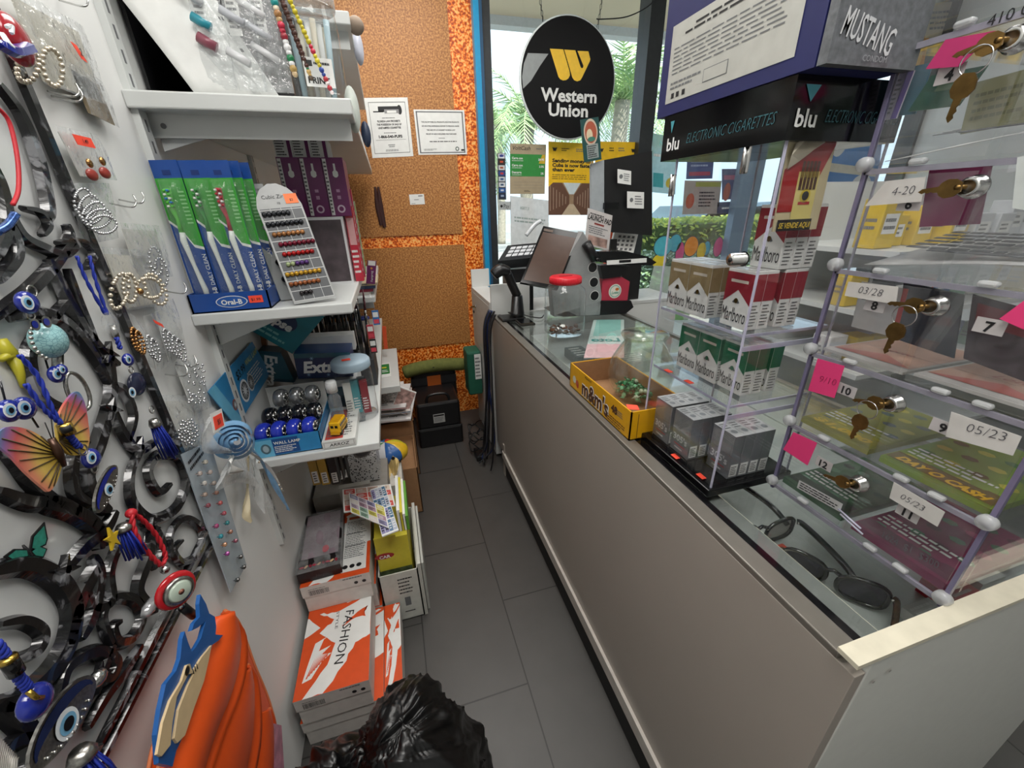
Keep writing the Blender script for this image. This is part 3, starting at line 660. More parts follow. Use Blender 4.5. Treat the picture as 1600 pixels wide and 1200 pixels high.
# wooden picture frame
t = thing('picture_frame', 'brown wooden picture frame leaning on the wall behind the lamp header', 'frame', (0, 0, 0)); WOOD = mat('brown_wood', '6d4326', .45, var=.3, scale=8)
f = face('y', 1.36, (352, 588), (420, 572), (343, 524)); m = MB()
for q in ((0, 0, 1, .16), (0, .84, 1, 1), (0, 0, .12, 1), (.88, 0, 1, 1)): m.slab(f, .014, WOOD, *q)
m.build('moulding', t); m = MB(); m.slab(f, .004, C('4a4642', .2), .1, .12, .9, .88, -.006); m.build('picture', t)
# pencils in a clear cup, behind
t = thing('pencil_cup', 'clear plastic bin holding a dense bunch of black cosmetic pencils', 'bin', (-.30, 1.46, .886))
tag(MB().box((-.31, 1.45, .787), (-.108, 1.61, .885), C('3a3c40', .5)).build('riser_carton'), 'dark carton on the lower shelf under the bin of pencils', 'box')
m = MB()
for a, b_ in (((0, 0, 0), (.185, .003, .14)), ((0, .14, 0), (.185, .143, .14)), ((0, 0, 0), (.003, .143, .14)), ((.182, 0, 0), (.185, .143, .14)), ((0, 0, 0), (.185, .143, .003))): m.box(a, b_, ACR)
m.build('walls', t)
t0 = thing('cosmetic_pencil', 'slim black cosmetic pencil with silver ferrule standing in the clear bin', 'pencil', group='pencils in the clear bin')
MB().tube([(0, 0, 0), (0, 0, .16)], .0042, BLACKG, 8).build('barrel', t0); MB().tube([(0, 0, .16), (0, 0, .176)], .0045, STEEL, 8).build('ferrule', t0); MB().tube([(0, 0, .176), (0, 0, .215)], [.0042, .002], C('5c3038', .3), 8).build('cap', t0)
r = random.Random(9)
for i in range(34):
    o = t0 if i == 0 else copy_tree(t0); o.location = (-.29 + .0205 * (i % 9) + r.uniform(-.003, .003), 1.475 + (i // 9) * .032, .89); o.rotation_euler = (r.uniform(-.05, .16), r.uniform(-.05, .10), 0); s_ = r.uniform(.95, 1.25); o.scale = (1, 1, s_)
def dcomb(mb, b): mb.lines(b.front, .1, .1, .9, .6, 3, PAPER)
for i, (px, py, c_, nm) in enumerate(((563, 500, '1d2f8c', 'blue'), (548, 492, '2a2c30', 'charcoal'), (530, 496, '222426', 'black'))):
    p = W(px, py, 'y', 1.62); m = MB(); m.lathe([(.0, 0), (.022, .0), (.024, .006), (.022, .012), (0, .012)], C(c_, .3), p, 18, sx=1.5, sy=.8); m.box(p + Vector((-.004, -.002, -.09)), p + Vector((.004, .002, 0)), C(c_, .3))
    tag(m.build('hair_brush'), '%s flat brush head sticking up above the pencils under the middle shelf' % nm, 'brush', 'brush heads above the pencils')
for i, (px, py, c_, nm) in enumerate(((576, 530, 'b03040', 'red and black'), (580, 552, '2c2c30', 'black and white'), (584, 508, '2f6fb0', 'blue'))):
    p = W(px, py, 'y', 1.45); b = BoxF(.022, .006, .05, p); m = MB(); b.solid(m, C(c_, .3)); m.rect(b.front, .1, .55, .9, .9, PAPER); m.rect(b.front, .1, .1, .9, .4, C('d84a5a')); m.tube([b.back.pt(.5, 1), b.back.pt(.5, 1) + Vector((-.01, .03, .06))], .0008, STEEL, 5)
    tag(m.build('hanging_pack'), '%s small pack hanging by the edge of the lower shelf' % nm, 'pack', 'small packs by the lower shelf edge')
# jar with blue lid
LID = C('a9c0cf', .4)
t = clear_jar('lidded_jar', 'clear plastic jar with pale blue lid and red price sticker', (-.158, 1.22, .786), .056, .165, LID, .024, neck=.93)
m = MB(); f = Fr((-.02, -.02, .1898), (.024, .004, 0), (-.004, .018, 0)); m.rect(f, 0, 0, 1, 1, PRICE, .001); m.build('price_sticker', t)
for i, (c_, nm, x, y) in enumerate((('d8d9d2', 'white', -.024, -.012), ('4c98a0', 'teal', -.002, .0), ('8c2f38', 'dark red', .024, -.010), ('6c7478', 'grey', .018, .018))):
    b = BoxF(.022, .012, .11, (x - .011, y, .008)); m = MB(); b.solid(m, C(c_, .3)); m.lines(b.front, .1, .1, .9, .5, 5, PAPER if i else GREY)
    tag(m.build('gum_stick_pack', None, (-.158, 1.22, .786), .1), '%s small pack inside the jar with the pale blue lid' % nm, 'pack', 'small packs in the blue-lidded jar')
# booklet box with label slot, bus, bottle
def dbk(mb, b):
    f = b.front; mb.rect(f, .05, .15, .95, .85, C('b9bab6')); mb.rect(f, .07, .2, .93, .8, PAPER, .0006); mb.txt(f, 'ARROZ', .5, .3, .009, INK, 'c', .01, .2, h=.001, wid=.05); tf = b.top
    mb.rect(tf, .08, .05, .62, .9, C('b6463c')); mb.lines(tf, .12, .1, .9, .9, 12, GREY, h=.0006)
printed_box('booklet_box', 'thin white box with framed label strip under the toy bus', 'box', (-.246, 1.035, .787), .086, .21, .022, C('d7d8d4'), draw=dbk)
YEL = C('e8b31c', .3)
t = thing('toy_bus', 'small yellow toy school bus standing on the white booklet box', 'toy bus', (-.211, 1.058, .810), math.radians(-14))
MB().box((-.015, 0, .008), (.015, .052, .042), YEL, .004).build('body', t)
MB().box((-.013, .052, .008), (.013, .066, .024), YEL, .003).build('bonnet', t)
f = Fr((-.015, -.0003, .008), (.03, 0, 0), (0, 0, .034)); m = MB(); m.rect(f, .18, .5, .44, .72, BLACKG); m.rect(f, .56, .5, .82, .72, BLACKG); m.build('rear_window', t)
f = Fr((.0153, 0, .008), (0, .052, 0), (0, 0, .034)); m = MB()
for k in range(5): m.rect(f, .08 + k * .18, .55, .21 + k * .18, .8, BLACKG)
m.rect(f, 0, .38, 1, .43, INK); m.rect(f, 0, .25, 1, .3, INK); m.build('side_window', t)
m = MB()
for k in range(7): m.box((-.013, .004 + k * .007, .0418), (.013, .006 + k * .007, .0435), C('c99612', .4))
m.build('roof_rib', t)
MB().box((-.012, -.004, .006), (.012, 0, .011), C('c9981a')).build('bumper', t)
for x in (-.015, .011):
    for y in (.010, .046): MB().lathe([(.007, 0), (.007, .004)], BLACK, (x, y, .0075), 12, axis='x').build('wheel', t)
t = thing('small_bottle', 'small clear bottle with white ribbed cap beside the toy bus', 'bottle', (-.213, 1.155, .809))
m = MB(); m.lathe([(.017, 0), (.018, .003), (.018, .075), (.012, .088), (.011, .096)], clear('bottle_blue', (.72, .84, .92), .4, .08, .12), n=20); m.build('body', t)
m = MB(); m.lathe([(.0145, .094), (.0145, .125), (.013, .128), (0, .128)], C('e4e6e6', .4), n=20)
for k in range(20): a = k * PI / 10; m.tube([(.0147 * math.cos(a), .0147 * math.sin(a), .096), (.0147 * math.cos(a), .0147 * math.sin(a), .123)], .0006, C('e4e6e6', .4), 4)
m.build('cap', t)
# price card on the far shelf
f = face('z', .602, (596, 590), (611, 588), (595, 568)); m = MB(); m.slab(f, .001, PAPER); m.rect(f, .04, .2, .92, .9, C('1f7a3c')); m.rect(f, .1, .6, .6, .7, C('c9c23a'), .0008); m.lines(f, .1, .3, .8, .5, 2, PAPER, h=.0008)
tag(m.build('price_card'), 'green and yellow price card lying on the lowest white shelf', 'card')
f = face('y', 2.3, (600, 545), (606, 545), (597, 510)); m = MB(); m.slab(f, .006, C('d9532c', .3)); tag(m.build('orange_strip'), 'orange-red strip hanging between the lower shelf and the orange wall', 'strip')

# ============================================================ UNDER THE SHELVES
for i, (px, py, c_, ed, nm) in enumerate(((477, 712, 'a8842c', 'e0dcc8', 'yellow-brown'), (492, 712, 'b8922f', 'e0dcc8', 'gold'), (508, 711, '17181a', 'e6e6e6', 'black'), (516, 708, '2a2422', 'b33', 'dark brown'), (524, 706, '1b1c1e', 'dededc', 'black-edged'))):
    y = 1.20 + .045 * (i > 2) * (i - 2); p = W(px, py, 'y', y); b = BoxF(.024, .05, .115 - .008 * i, (p.x, y, p.z - .115)); m = MB(); b.solid(m, C(c_, .35)); m.rect(b.front, .15, .06, .85, .45, PAPER); m.lines(b.front, .25, .1, .75, .42, 4, INK, h=.0007)
    m.rect(b.top, .1, .1, .9, .9, C(ed if len(ed) == 6 else 'bb3333')); m.tube([(p.x + .012, y + .05, p.z - .01), (p.x + .012, y + .2, p.z - .005)], .0012, STEEL, 5)
    tag(m.build('hanging_box'), '%s slim box hanging under the lower shelf, %s from the left' % (nm, ('first', 'second', 'third', 'fourth', 'last')[i]), 'box', 'slim boxes hanging under the lower shelf')
# leopard tissue box
leo = bpy.data.materials.new('spotted_print'); leo.use_nodes = True; n = leo.node_tree; tx = n.nodes.new('ShaderNodeTexCoord'); vo = n.nodes.new('ShaderNodeTexVoronoi'); vo.inputs['Scale'].default_value = 130
cr = n.nodes.new('ShaderNodeValToRGB'); cr.color_ramp.interpolation = 'CONSTANT'; e = cr.color_ramp.elements; e[0].color = (*hexc('1d1d1f'), 1); e[1].position = .36; e[1].color = (*hexc('c9c9c9'), 1)
n.links.new(tx.outputs['Object'], vo.inputs['Vector']); n.links.new(vo.outputs['Distance'], cr.inputs[0]); n.links.new(cr.outputs[0], n.nodes['Principled BSDF'].inputs['Base Color'])
t = thing('tissue_box', 'black and white spotted tissue box with an oval opening', 'tissue box', (-.262, 1.40, .405))
b = BoxF(.105, .13, .105); m = MB(); b.solid(m, leo, .001); m.build('carton', t)
m = MB(); f = b.top; m.disc(f, .5, .4, .034, C('6b6664', .8), .0012, ry=.044); m.disc(f, .5, .4, .026, C('4a4646', .9), .0016, ry=.036); m.build('opening', t)
tag(MB().box((-.40, 1.36, .0), (-.13, 1.60, .40), C('8f8b84', .8)).build('stacked_carton'), 'plain grey carton standing on the floor under the tissue box', 'box')
# pile on the floor at the back: cardboard boxes, papers, ball, envelopes
def carton(name, label, x0, x1, y0, y1, h, flap=True, z0=0.):
    t = thing(name, label, 'box', (x0, y0, z0), group='brown cardboard boxes on the floor'); w_, d = x1 - x0, y1 - y0; m = MB(); th = .004
    for a, b_ in (((0, 0, 0), (w_, th, h)), ((0, d - th, 0), (w_, d, h)), ((0, 0, 0), (th, d, h)), ((w_ - th, 0, 0), (w_, d, h)), ((0, 0, 0), (w_, d, th))): m.box(a, b_, CARD)
    m.build('walls', t)
    m = MB(); m.box((.004, .004, h - .03), (w_ - .004, d - .004, h - .026), CARD); m.build('inner_flap', t); return t
carton('cardboard_box', 'brown cardboard box on the floor, front one with an open top', -.17, -.012, 1.64, 1.955, .265)
carton('cardboard_box', 'brown cardboard box on the floor, taller one behind', -.19, .0, 1.962, 2.28, .345)
r = random.Random(21)
pc = ['e2dcd8', 'd8d4d2', 'c8c2c0', 'e6e4e2', 'b9b4b0', 'e0d6d4', 'cfc8c2', 'e8e6e4']
for i in range(10):
    z = .352 + i * .012; x = -.30 + r.uniform(-.02, .03); y = 1.95 + r.uniform(-.03, .05)
    b = BoxF(.28 + r.uniform(-.03, .01), .30, .010); m = MB(); b.solid(m, C(pc[i % 8], .7)); m.rect(b.front, 0, .3, 1, .6, C(('3a3a40', 'a33a44', '3f6f9a', 'd8d0cc')[i % 4], .7), .0005); m.lines(b.top, .1, .1, .9, .9, 12, GREY)
    tag(m.build('magazine', None, (x, y, z), r.uniform(-.25, .2)), '%s magazine in the messy pile under the shelves, %s' % (('pale', 'pink', 'white', 'grey')[i % 4], ('at the bottom', 'second from the bottom', 'third up', 'fourth up', 'fifth up', 'sixth up', 'seventh up', 'eighth up', 'second from the top', 'on the top')[i]), 'magazine', 'magazines in the pile under the shelves')
f = face('y', 1.93, (612, 640), (636, 648), (625, 606)); m = MB(); m.slab(f, .008, mat('rosy_print', 'b08f88', .6, var=.5, scale=60)); m.slab(f, .0085, PAPER, -.04, -.04, 1.04, 1.04, -.0008)
tag(m.build('patterned_booklet'), 'rose patterned booklet standing on the paper pile before the orange wall', 'booklet')
# colourful inflatable
t = thing('play_ball', 'multicoloured crumpled plastic play ball between the papers and the tissue box', 'ball', (-.135, 1.62, .385)); cs = ['c9c02a', 'd8372f', '2f6fb0', 'e4e4e0', '3f8f4a', 'd8d9dc', '2f5fa0', 'd8b02a']
for k in range(8):
    m = MB(); a0, a1 = k * PI / 4, (k + 1) * PI / 4
    m.grid(lambda u, v: Vector((.095 * math.cos(a0 + (a1 - a0) * u) * math.sin(PI * v), .07 * math.sin(a0 + (a1 - a0) * u) * math.sin(PI * v), .055 * math.cos(PI * v) + .004 * math.sin(9 * (a0 + u)) * math.sin(PI * v))), 4, 10, C(cs[k], .3)); m.build('panel', t)
m = MB(); m.disc(Fr((.03, -.08, .0), (.02, 0, 0), (0, 0, .02)), 0, .8, .008, INK); m.build('valve', t)
tag(MB().box((-.30, 1.612, .0), (-.175, 1.86, .32), C('b9b2aa', .8)).build('stacked_carton'), 'pale carton on the floor beneath the colourful play ball', 'box')
m = MB(); m.grid(lambda u, v: (-.178 + .085 * u + .01 * math.sin(5 * v), 1.48 + .12 * v, .355 + .03 * math.sin(7 * u + 3 * v) + .03 * v), 7, 7, mat('buff_paper', 'd9bd7c', .7, var=.08), False)
tag(m.build('buff_envelope', solid=.002), 'crumpled buff envelope lying in front of the cardboard box', 'envelope')
tag(MB().box((-.128, 1.43, .0), (-.078, 1.62, .34), C('c9c6be', .8)).build('stacked_carton'), 'narrow pale carton on the floor under the buff envelope', 'box')

# yellow file box, white carton, magazines, shoe boxes
t = thing('white_carton', 'tall open white carton on the floor beside the shoe boxes', 'box', (-.187, 1.075, 0)); w_, d, h = .132, .33, .235; m = MB(); WC = C('c9cac2', .6); th = .004
for a, b_ in (((0, 0, 0), (w_, th, h)), ((0, d - th, 0), (w_, d, h)), ((0, 0, 0), (th, d, h)), ((w_ - th, 0, 0), (w_, d, h)), ((0, 0, 0), (w_, d, th))): m.box(a, b_, WC)
m.build('walls', t); f = BoxF(w_, d, h).front
m = MB(); m.lines(f, .45, .55, .9, .9, 5, INK, th=.35); m.rect(f, .55, .3, .7, .48, GREY); m.lines(f, .5, .15, .8, .2, 1, INK); m.build('printed_marks', t)
m = MB(); m.box((w_ + .001, 0, 0), (w_ + .012, d, h + .02), C('bfc0b8', .6)); m.box((w_ + .014, .02, 0), (w_ + .022, d, h), C('b4b5ae', .6)); m.build('folded_flap', t)
t = thing('yellow_file_box', 'yellow carton with a red oval brand mark standing in the white carton', 'box', (-.180, 1.10, .008)); YB2 = C('cbbf3c', .5)
b = BoxF(.108, .22, .365); m = MB(); b.solid(m, YB2); m.build('carton', t); f = b.front
m = MB(); m.disc(f, .22, .80, .032, C('a02a2a'), .0006, ry=.013); m.txt(f, 'CAR', .06, .775, .013, PAPER, 'l', .03, h=.0012); m.rect(f, .0, .25, 1, .62, mat('dark_food_print', '4d5a3c', .5, var=.6, scale=60), .0005); m.build('print', t)
m = MB(); m.box((0, -.001, .365), (.07, .004, .375), YB2); m.build('lid_tab', t)
for i in range(4):
    b = BoxF(.010, .20, .09 - .01 * i); m = MB(); b.solid(m, (PAPER, C('cbbf3c'), PAPER, C('5f9a3a'))[i]); tag(m.build('file_folder', None, (-.095 + i * .008, 1.12, .374 + .0)), '%s paper folder standing on the yellow carton' % ('white', 'yellow', 'cream', 'green-edged')[i], 'folder', 'folders standing on the yellow carton')
SB = C('d4d0ca', .6); SO = mat('orange_box_print', 'd9501c', .5, var=.05)
def shoebox(label, x0, y0, z0, w_, d, seed, name='shoe_box', fash=False, rz=0., mark=True):
    r = random.Random(seed); t = thing(name, label, 'shoe box', (x0, y0, z0), rz, 'orange and white shoe boxes')
    b = BoxF(w_ - .006, d - .006, .088, (.003, .003, 0)); m = MB(); b.solid(m, SB); m.build('base', t)
    l = BoxF(w_, d, .045, (0, 0, .063)); m = MB(); l.solid(m, SB); f = l.top
    m.rect(f, .0, .0, 1, 1, SO)
    def jag(pts, k=5, a=.012):
        out = []
        for (p, q) in zip(pts, pts[1:] + pts[:1]):
            for i in range(k): out.append((p[0] + (q[0] - p[0]) * i / k + r.uniform(-a, a) * (i > 0), p[1] + (q[1] - p[1]) * i / k + r.uniform(-a, a) * (i > 0)))
        return [(min(max(x, .0), 1.), min(max(y, .0), 1.)) for x, y in out]
    m.poly(f, jag([(.12, .0), (.38, .0), (.62, .2), (.78, .4), (1, .45), (1, .96), (.7, 1.), (.55, .93), (.62, .86), (.42, .8), (.18, .82), (.42, .72), (.22, .6), (.48, .45), (.4, .25)], 4, .014), PAPER, .0006)
    m.poly(f, jag([(0, .58), (.22, .66), (.02, .8), (0, .8)], 3, .006), PAPER, .0006); m.poly(f, jag([(.55, .62), (.72, .7), (.95, .78), (.9, .72), (.92, .66), (.7, .66)], 3, .02), SO, .0009)
    m.poly(f, [(.08, .14), (.2, .16), (.32, .30), (.44, .36), (.3, .37), (.42, .44), (.25, .41), (.3, .52), (.38, .55), (.18, .5), (.12, .3)], PAPER, .0006)
    for k in range(9): m.poly(f, [(.12 + .03 * k, .17 + .02 * k), (.14 + .03 * k, .17 + .02 * k), (.22 + .028 * k, .36 + .012 * k)], SO, .0009)
    m.poly(f, [(.5, .86), (.75, .9), (1, .98), (1, .95), (.75, .865), (.48, .8)], SO, .001)
    if fash:
        m.txt(f, 'FASHION', .60, .78, .026, INK, 'l', .0, h=.0014, wid=.165, rot=-PI / 2 - .12); m.txt(f, 'STYLE', .45, .80, .008, INK, 'l', .0, h=.0014, wid=.06, rot=-PI / 2)
    m.build('lid', t)
    if mark:
        f = l.front; m = MB(); 
        for k in range(22): m.rect(f, .10 + k * .013, .1, .10 + k * .013 + .003 + .005 * r.random(), .55, INK)
        m.lines(f, .1, .62, .38, .72, 1, GREY); m.disc(f, .78, .35, .006, INK); m.disc(f, .90, .35, .006, INK); m.lines(f, .6, .75, .9, .95, 1, GREY); m.build('end_print', t)
    return t
shoebox('orange and white shoe box with FASHION lid, nearest the trash bag', -.398, .757, .110, .188, .30, 1, fash=True)
shoebox('orange and white shoe box directly under the FASHION one', -.405, .765, .0, .218, .30, 2, mark=False)
shoebox('orange shoe box, floor layer, behind the FASHION box and sticking out to the right', -.40, 1.072, .0, .208, .30, 3, mark=False)
shoebox('orange shoe box, second layer of the rear stack', -.40, 1.070, .110, .203, .30, 4, mark=False)
shoebox('shoe box with barcode end, top of the rear stack under the black gift box', -.402, 1.02, .22, .203, .31, 5)
# narrow strip stack between shoe boxes and floor
shoebox('narrow orange-topped shoe box standing between the FASHION box and the floor aisle', -.185, .78, .0, .052, .285, 6, mark=False)
# black gift box in plastic and leaflet
t = thing('gift_box', 'black gift box wrapped in shiny clear film lying on the barcode shoe box', 'gift box', (-.405, 1.035, .330), math.radians(3))
b = BoxF(.125, .27, .040); m = MB(); b.solid(m, C('1c1719', .3)); m.rect(b.top, .06, .2, .94, .97, mat('rosy_grey_gauze', '8a7c84', .5, var=.25, scale=20), .0005); m.build('case', t)
m = MB()
for k in range(9): m.disc(b.top, .1 + .1 * k, .08, .007, C(('b8324a', 'd9b48a', '8c2438')[k % 3]), .0008 + .0001 * k, ry=.004, rot=k)
m.disc(b.top, .62, .3, .010, C('c8324a'), .0012, ry=.016); m.txt(b.front, 'Mego', .4, .3, .011, C('4a4044', .4), 'l', .0, .2); m.build('flower_print', t)
m = MB(); m.grid(lambda u, v: (-.004 + .133 * u, -.003 + .276 * v, .042 + .004 * math.sin(13 * u + 4 * v) * math.sin(9 * v)), 10, 14, BAG); m.build('film_wrap', t)
f = Fr((-.285, 1.04, .3312), (.075, .0, 0), (-.0, .27, 0)); m = MB(); m.slab(f, .0015, PAPER); m.lines(f, .05, .2, .95, .86, 22, GREY); m.rect(f, .1, .9, .6, .95, C('c8582c')); m.rect(f, .05, .62, .95, .63, INK); m.rect(f, .05, .4, .95, .41, INK)
for k in range(3): m.disc(f, .15 + .28 * k, .07, .008, INK)
tag(m.build('instruction_leaflet'), 'white printed leaflet lying beside the black gift box', 'leaflet')
def circular(label, px, z, cs, th=.004):
    f = face('z', z, *px); m = MB(); m.slab(f, th, PAPER); r = random.Random(len(label))
    for i in range(4):
        for j in range(4):
            c_ = cs[r.randrange(len(cs))]; m.rect(f, .03 + i * .24, .03 + j * .24, .25 + i * .24, .25 + j * .24, C(c_, .6)); m.lines(f, .06 + i * .24, .06 + j * .24, .22 + i * .24, .2 + j * .24, 3, (INK, PAPER)[r.randrange(2)], h=.001)
    return tag(m.build('store_flyer'), label, 'flyer', 'store flyers on the boxes')
circular('red-headed store flyer at the back of the flyers on the boxes', ((537, 800), (618, 790), (535, 765)), .445, ('c8463c', 'b89a8c', 'd8c8b8', 'c9524a'))
circular('blue-edged store flyer at the right of the flyers on the boxes', ((597, 838), (623, 828), (578, 765)), .452, ('5a7a9a', '8a86b0', '3f6a8a', 'b0b8c8'))
circular('store flyer full of small colour pictures on top of the flyers', ((548, 800), (608, 825), (545, 770)), .460, ('b9a8b8', '8fae9a', 'a88a9a', 'd8cfc8', 'c9c05a', '8a86a8'))
tag(MB().box((-.30, 1.335, .0), (-.19, 1.358, .44), C('a8a49c', .8)).build('stacked_carton'), 'thin pale carton standing under the store flyers', 'box')
# back corner: black storage boxes, olive roll, green bag, cables
t = thing('tool_case', 'black plastic case with a white label standing on the floor in the corner', 'case', (.02, 2.22, 0))
m = MB(); m.box((0, 0, 0), (.275, .30, .13), BLACK, .012); m.box((.006, .006, .13), (.269, .294, .30), BLACK, .014); m.build('shell', t)
m = MB(); m.tube(curve([(.07, .03, .30), (.09, .03, .345), (.19, .03, .345), (.21, .03, .30)]), .009, BLACK, 8); m.build('handle', t)
f = Fr((.10, .0045, .165), (.07, 0, 0), (0, 0, .06)); m = MB(); m.slab(f, .001, C('a9aaa8')); m.rect(f, .05, .75, .95, .92, INK); m.lines(f, .1, .1, .9, .65, 4, GREY); m.build('label', t)
f = Fr((.0, -.002, .13), (.275, 0, 0), (0, 0, .006)); m = MB(); m.slab(f, .002, C('3a3b3d')); m.build('seam', t)
t = thing('olive_roll', 'olive green padded roll lying across the black bag in the corner', 'roll', (.0, 2.50, .425)); m = MB(); m.tube(curve([(-.02, 0, -.01), (.08, 0, .01), (.22, 0, .015), (.38, 0, .0)]), [.03] + [.042] * 17 + [.035], mat('olive_cloth', '6b7038', .9, bump=.4, var=.15), 14); m.build('roll', t)
m = MB(); m.disc(Fr((.17, -.044, .0), (.02, 0, 0), (0, 0, .02)), 0, 1, .006, INK, ry=.003); m.build('stain', t)
t = thing('dark_bag', 'black crumpled bag behind the case with a clear pocket', 'bag', (.02, 2.53, 0)); m = MB(); m.box((0, 0, 0), (.30, .10, .385), mat('black_nylon', '1d1d20', .5, bump=.6, var=.3), .02); m.build('body', t)
m = MB(); f = Fr((.0, -.004, .30), (.30, 0, 0), (0, 0, .05)); m.slab(f, .002, C('2a2b2e')); m.rect(f, .35, -1, .65, 1.2, C('cc6a2c')); m.build('orange_patch', t)
t = thing('green_bag', 'dark green bag with a white printed label hanging under the side cabinet', 'bag', (.36, 2.26, .30)); b = BoxF(.088, .14, .285); m = MB(); b.solid(m, C('1c5a46', .6), .012); m.build('body', t)
m = MB(); f = b.front; m.slab(f.sub(.5, .38, .95, .95, .004), .001, PAPER); m.lines(f, .53, .42, .92, .9, 6, GREY, h=.0055); m.build('label', t)
# ============================================================ JEWELLERY WALL (left)
XP = -.405
def LW(u, v, x=XP): return W(u, v, 'x', x)
MET = bpy.data.materials.new('blackened_scroll_metal'); MET.use_nodes = True; n = MET.node_tree; b = n.nodes['Principled BSDF']; b.inputs['Roughness'].default_value = .22; b.inputs['Coat Weight'].default_value = .6
tx = n.nodes.new('ShaderNodeTexCoord'); no = n.nodes.new('ShaderNodeTexNoise'); no.inputs['Scale'].default_value = 26; no.inputs['Detail'].default_value = 4; no.inputs['Distortion'].default_value = 1.5
cr = n.nodes.new('ShaderNodeValToRGB'); e = cr.color_ramp.elements; e[0].position = .52; e[0].color = (*hexc('121214'), 1); e[1].position = .63; e[1].color = (*hexc('7c7d80'), 1); k = e.new(.57); k.color = (*hexc('2a2a2d'), 1)
n.links.new(tx.outputs['Object'], no.inputs['Vector']); n.links.new(no.outputs['Fac'], cr.inputs[0]); n.links.new(cr.outputs[0], b.inputs['Base Color'])
bp = n.nodes.new('ShaderNodeBump'); bp.inputs['Strength'].default_value = .4; bp.inputs['Distance'].default_value = .003; n.links.new(no.outputs['Fac'], bp.inputs['Height']); n.links.new(bp.outputs[0], b.inputs['Normal'])
t = thing('scrollwork_panel', 'white glossy wall panel overlaid with blackened metal scrollwork hung with charms', 'wall panel', (0, 0, 0))
edge = [(-60, -140), (-20, -40), (0, 55), (25, 115), (60, 200), (88, 270), (120, 332), (150, 400), (172, 480), (196, 560), (225, 635), (255, 700), (290, 762), (320, 828)]
P0 = [LW(*p, x=-.4165) for p in edge]; cz = P0[-1]
m = MB(); y1 = P0[-1].y; m.prism([(-.4165, y1, .80), (-.4165, y1, 1.75), (-.4165, .12, 1.75), (-.4165, .12, .80)], (.006, 0, 0), mat('white_gloss_panel', 'dcdedd', .12, coat=.4, var=.02)); m.build('backing', t)
m = MB(); NX = (1, 0, 0)
m.ribbon([(XP, y1, 1.75), (XP, y1, 1.3), (XP, y1, 1.0), (XP, y1, .80)], .010, NX, .006, MET); m.ribbon([(XP, y1, .80), (XP, .5, .80), (XP, .12, .80)], .006, NX, .006, MET); m.build('border', t)
def sc_(pts, wd, x=XP, cl=False):
    c = curve([LW(u, v, x) for u, v in pts], 10); N = len(c)
    ws = [wd * (.35 + .65 * math.sin(PI * min(max((i + .6) / N, 0), 1)) ** .5) for i in range(N)]
    m = MB(); m.ribbon(c, ws, NX, .007, MET); m.build('scroll', t)
PXM = .00098
SCR = [
 ([(70, 405), (88, 440), (105, 475), (128, 515), (158, 552), (180, 570)], 9), ([(-20, 500), (10, 478), (45, 452), (85, 408), (104, 372), (98, 350)], 8), ([(10, 498), (55, 488), (100, 505), (140, 552), (165, 600)], 8),
 ([(165, 548), (170, 620), (152, 690), (132, 745), (150, 785), (165, 800)], 12), ([(172, 640), (190, 680), (214, 705), (240, 690)], 8),
 ([(215, 705), (200, 740), (203, 785), (235, 812), (272, 795), (288, 752), (275, 715), (245, 712), (228, 738), (245, 770), (262, 757)], 9),
 ([(-10, 768), (40, 785), (90, 788), (140, 820), (165, 850)], 10), ([(60, 790), (110, 800), (148, 828), (150, 860)], 12),
 ([(-20, 895), (40, 884), (88, 908), (110, 950), (102, 1005), (72, 1055), (20, 1098), (-20, 1106)], 14), ([(-10, 978), (32, 972), (60, 990), (50, 1020), (12, 1032)], 7),
 ([(95, 892), (128, 855), (160, 828), (175, 800)], 10), ([(125, 910), (140, 950), (168, 940), (166, 895), (182, 850), (200, 815)], 8),
 ([(168, 1008), (155, 965), (172, 936), (205, 938), (218, 965), (202, 998), (180, 1004), (172, 982), (182, 972)], 8), ([(85, 1105), (100, 1045), (148, 1020), (176, 1035), (168, 1060), (150, 1062)], 9),
 ([(-10, 1105), (35, 1138), (46, 1180), (25, 1230)], 11), ([(232, 830), (228, 872), (212, 925), (240, 955)], 11), ([(262, 872), (264, 832), (287, 810), (312, 828), (308, 864), (284, 880), (268, 862), (280, 845)], 7),
 ([(120, 1000), (140, 960), (150, 900), (140, 870)], 10), ([(235, 890), (250, 860), (240, 830), (215, 815)], 7), ([(-10, 130), (28, 180), (56, 250), (72, 325), (66, 345)], 9), ([(5, 325), (30, 368), (62, 386), (96, 398), (118, 380)], 7),
 ([(30, 325), (58, 332), (70, 352), (60, 368)], 5), ([(85, 380), (125, 378), (142, 398), (130, 420)], 5), ([(-10, 440), (20, 400), (12, 360), (-10, 345)], 8), ([(100, 420), (118, 470), (138, 520), (152, 560)], 6), ([(-10, 690), (20, 720), (50, 760), (90, 790)], 9),
 ([(170, 1010), (150, 1060), (120, 1110), (95, 1150)], 8), ([(195, 690), (205, 650), (190, 610), (170, 600)], 7), ([(100, 130 + 340), (60, 520), (40, 560), (60, 620), (100, 640)], 8), ([(-20, 1190), (20, 1160), (60, 1150), (90, 1100)], 8),
 ([(320, 828), (295, 880), (270, 930), (235, 1000), (200, 1070), (150, 1165)], 7), ([(-30, 240), (-5, 290), (5, 350), (-10, 400)], 8), ([(100, 1010), (112, 960), (128, 920), (150, 880)], 12), ([(215, 1010), (190, 1050), (160, 1090), (130, 1140)], 8), ([(130, 690), (110, 720), (112, 770), (140, 790)], 8)]
for pts, wd in SCR: sc_(pts, wd * PXM * 1.15)
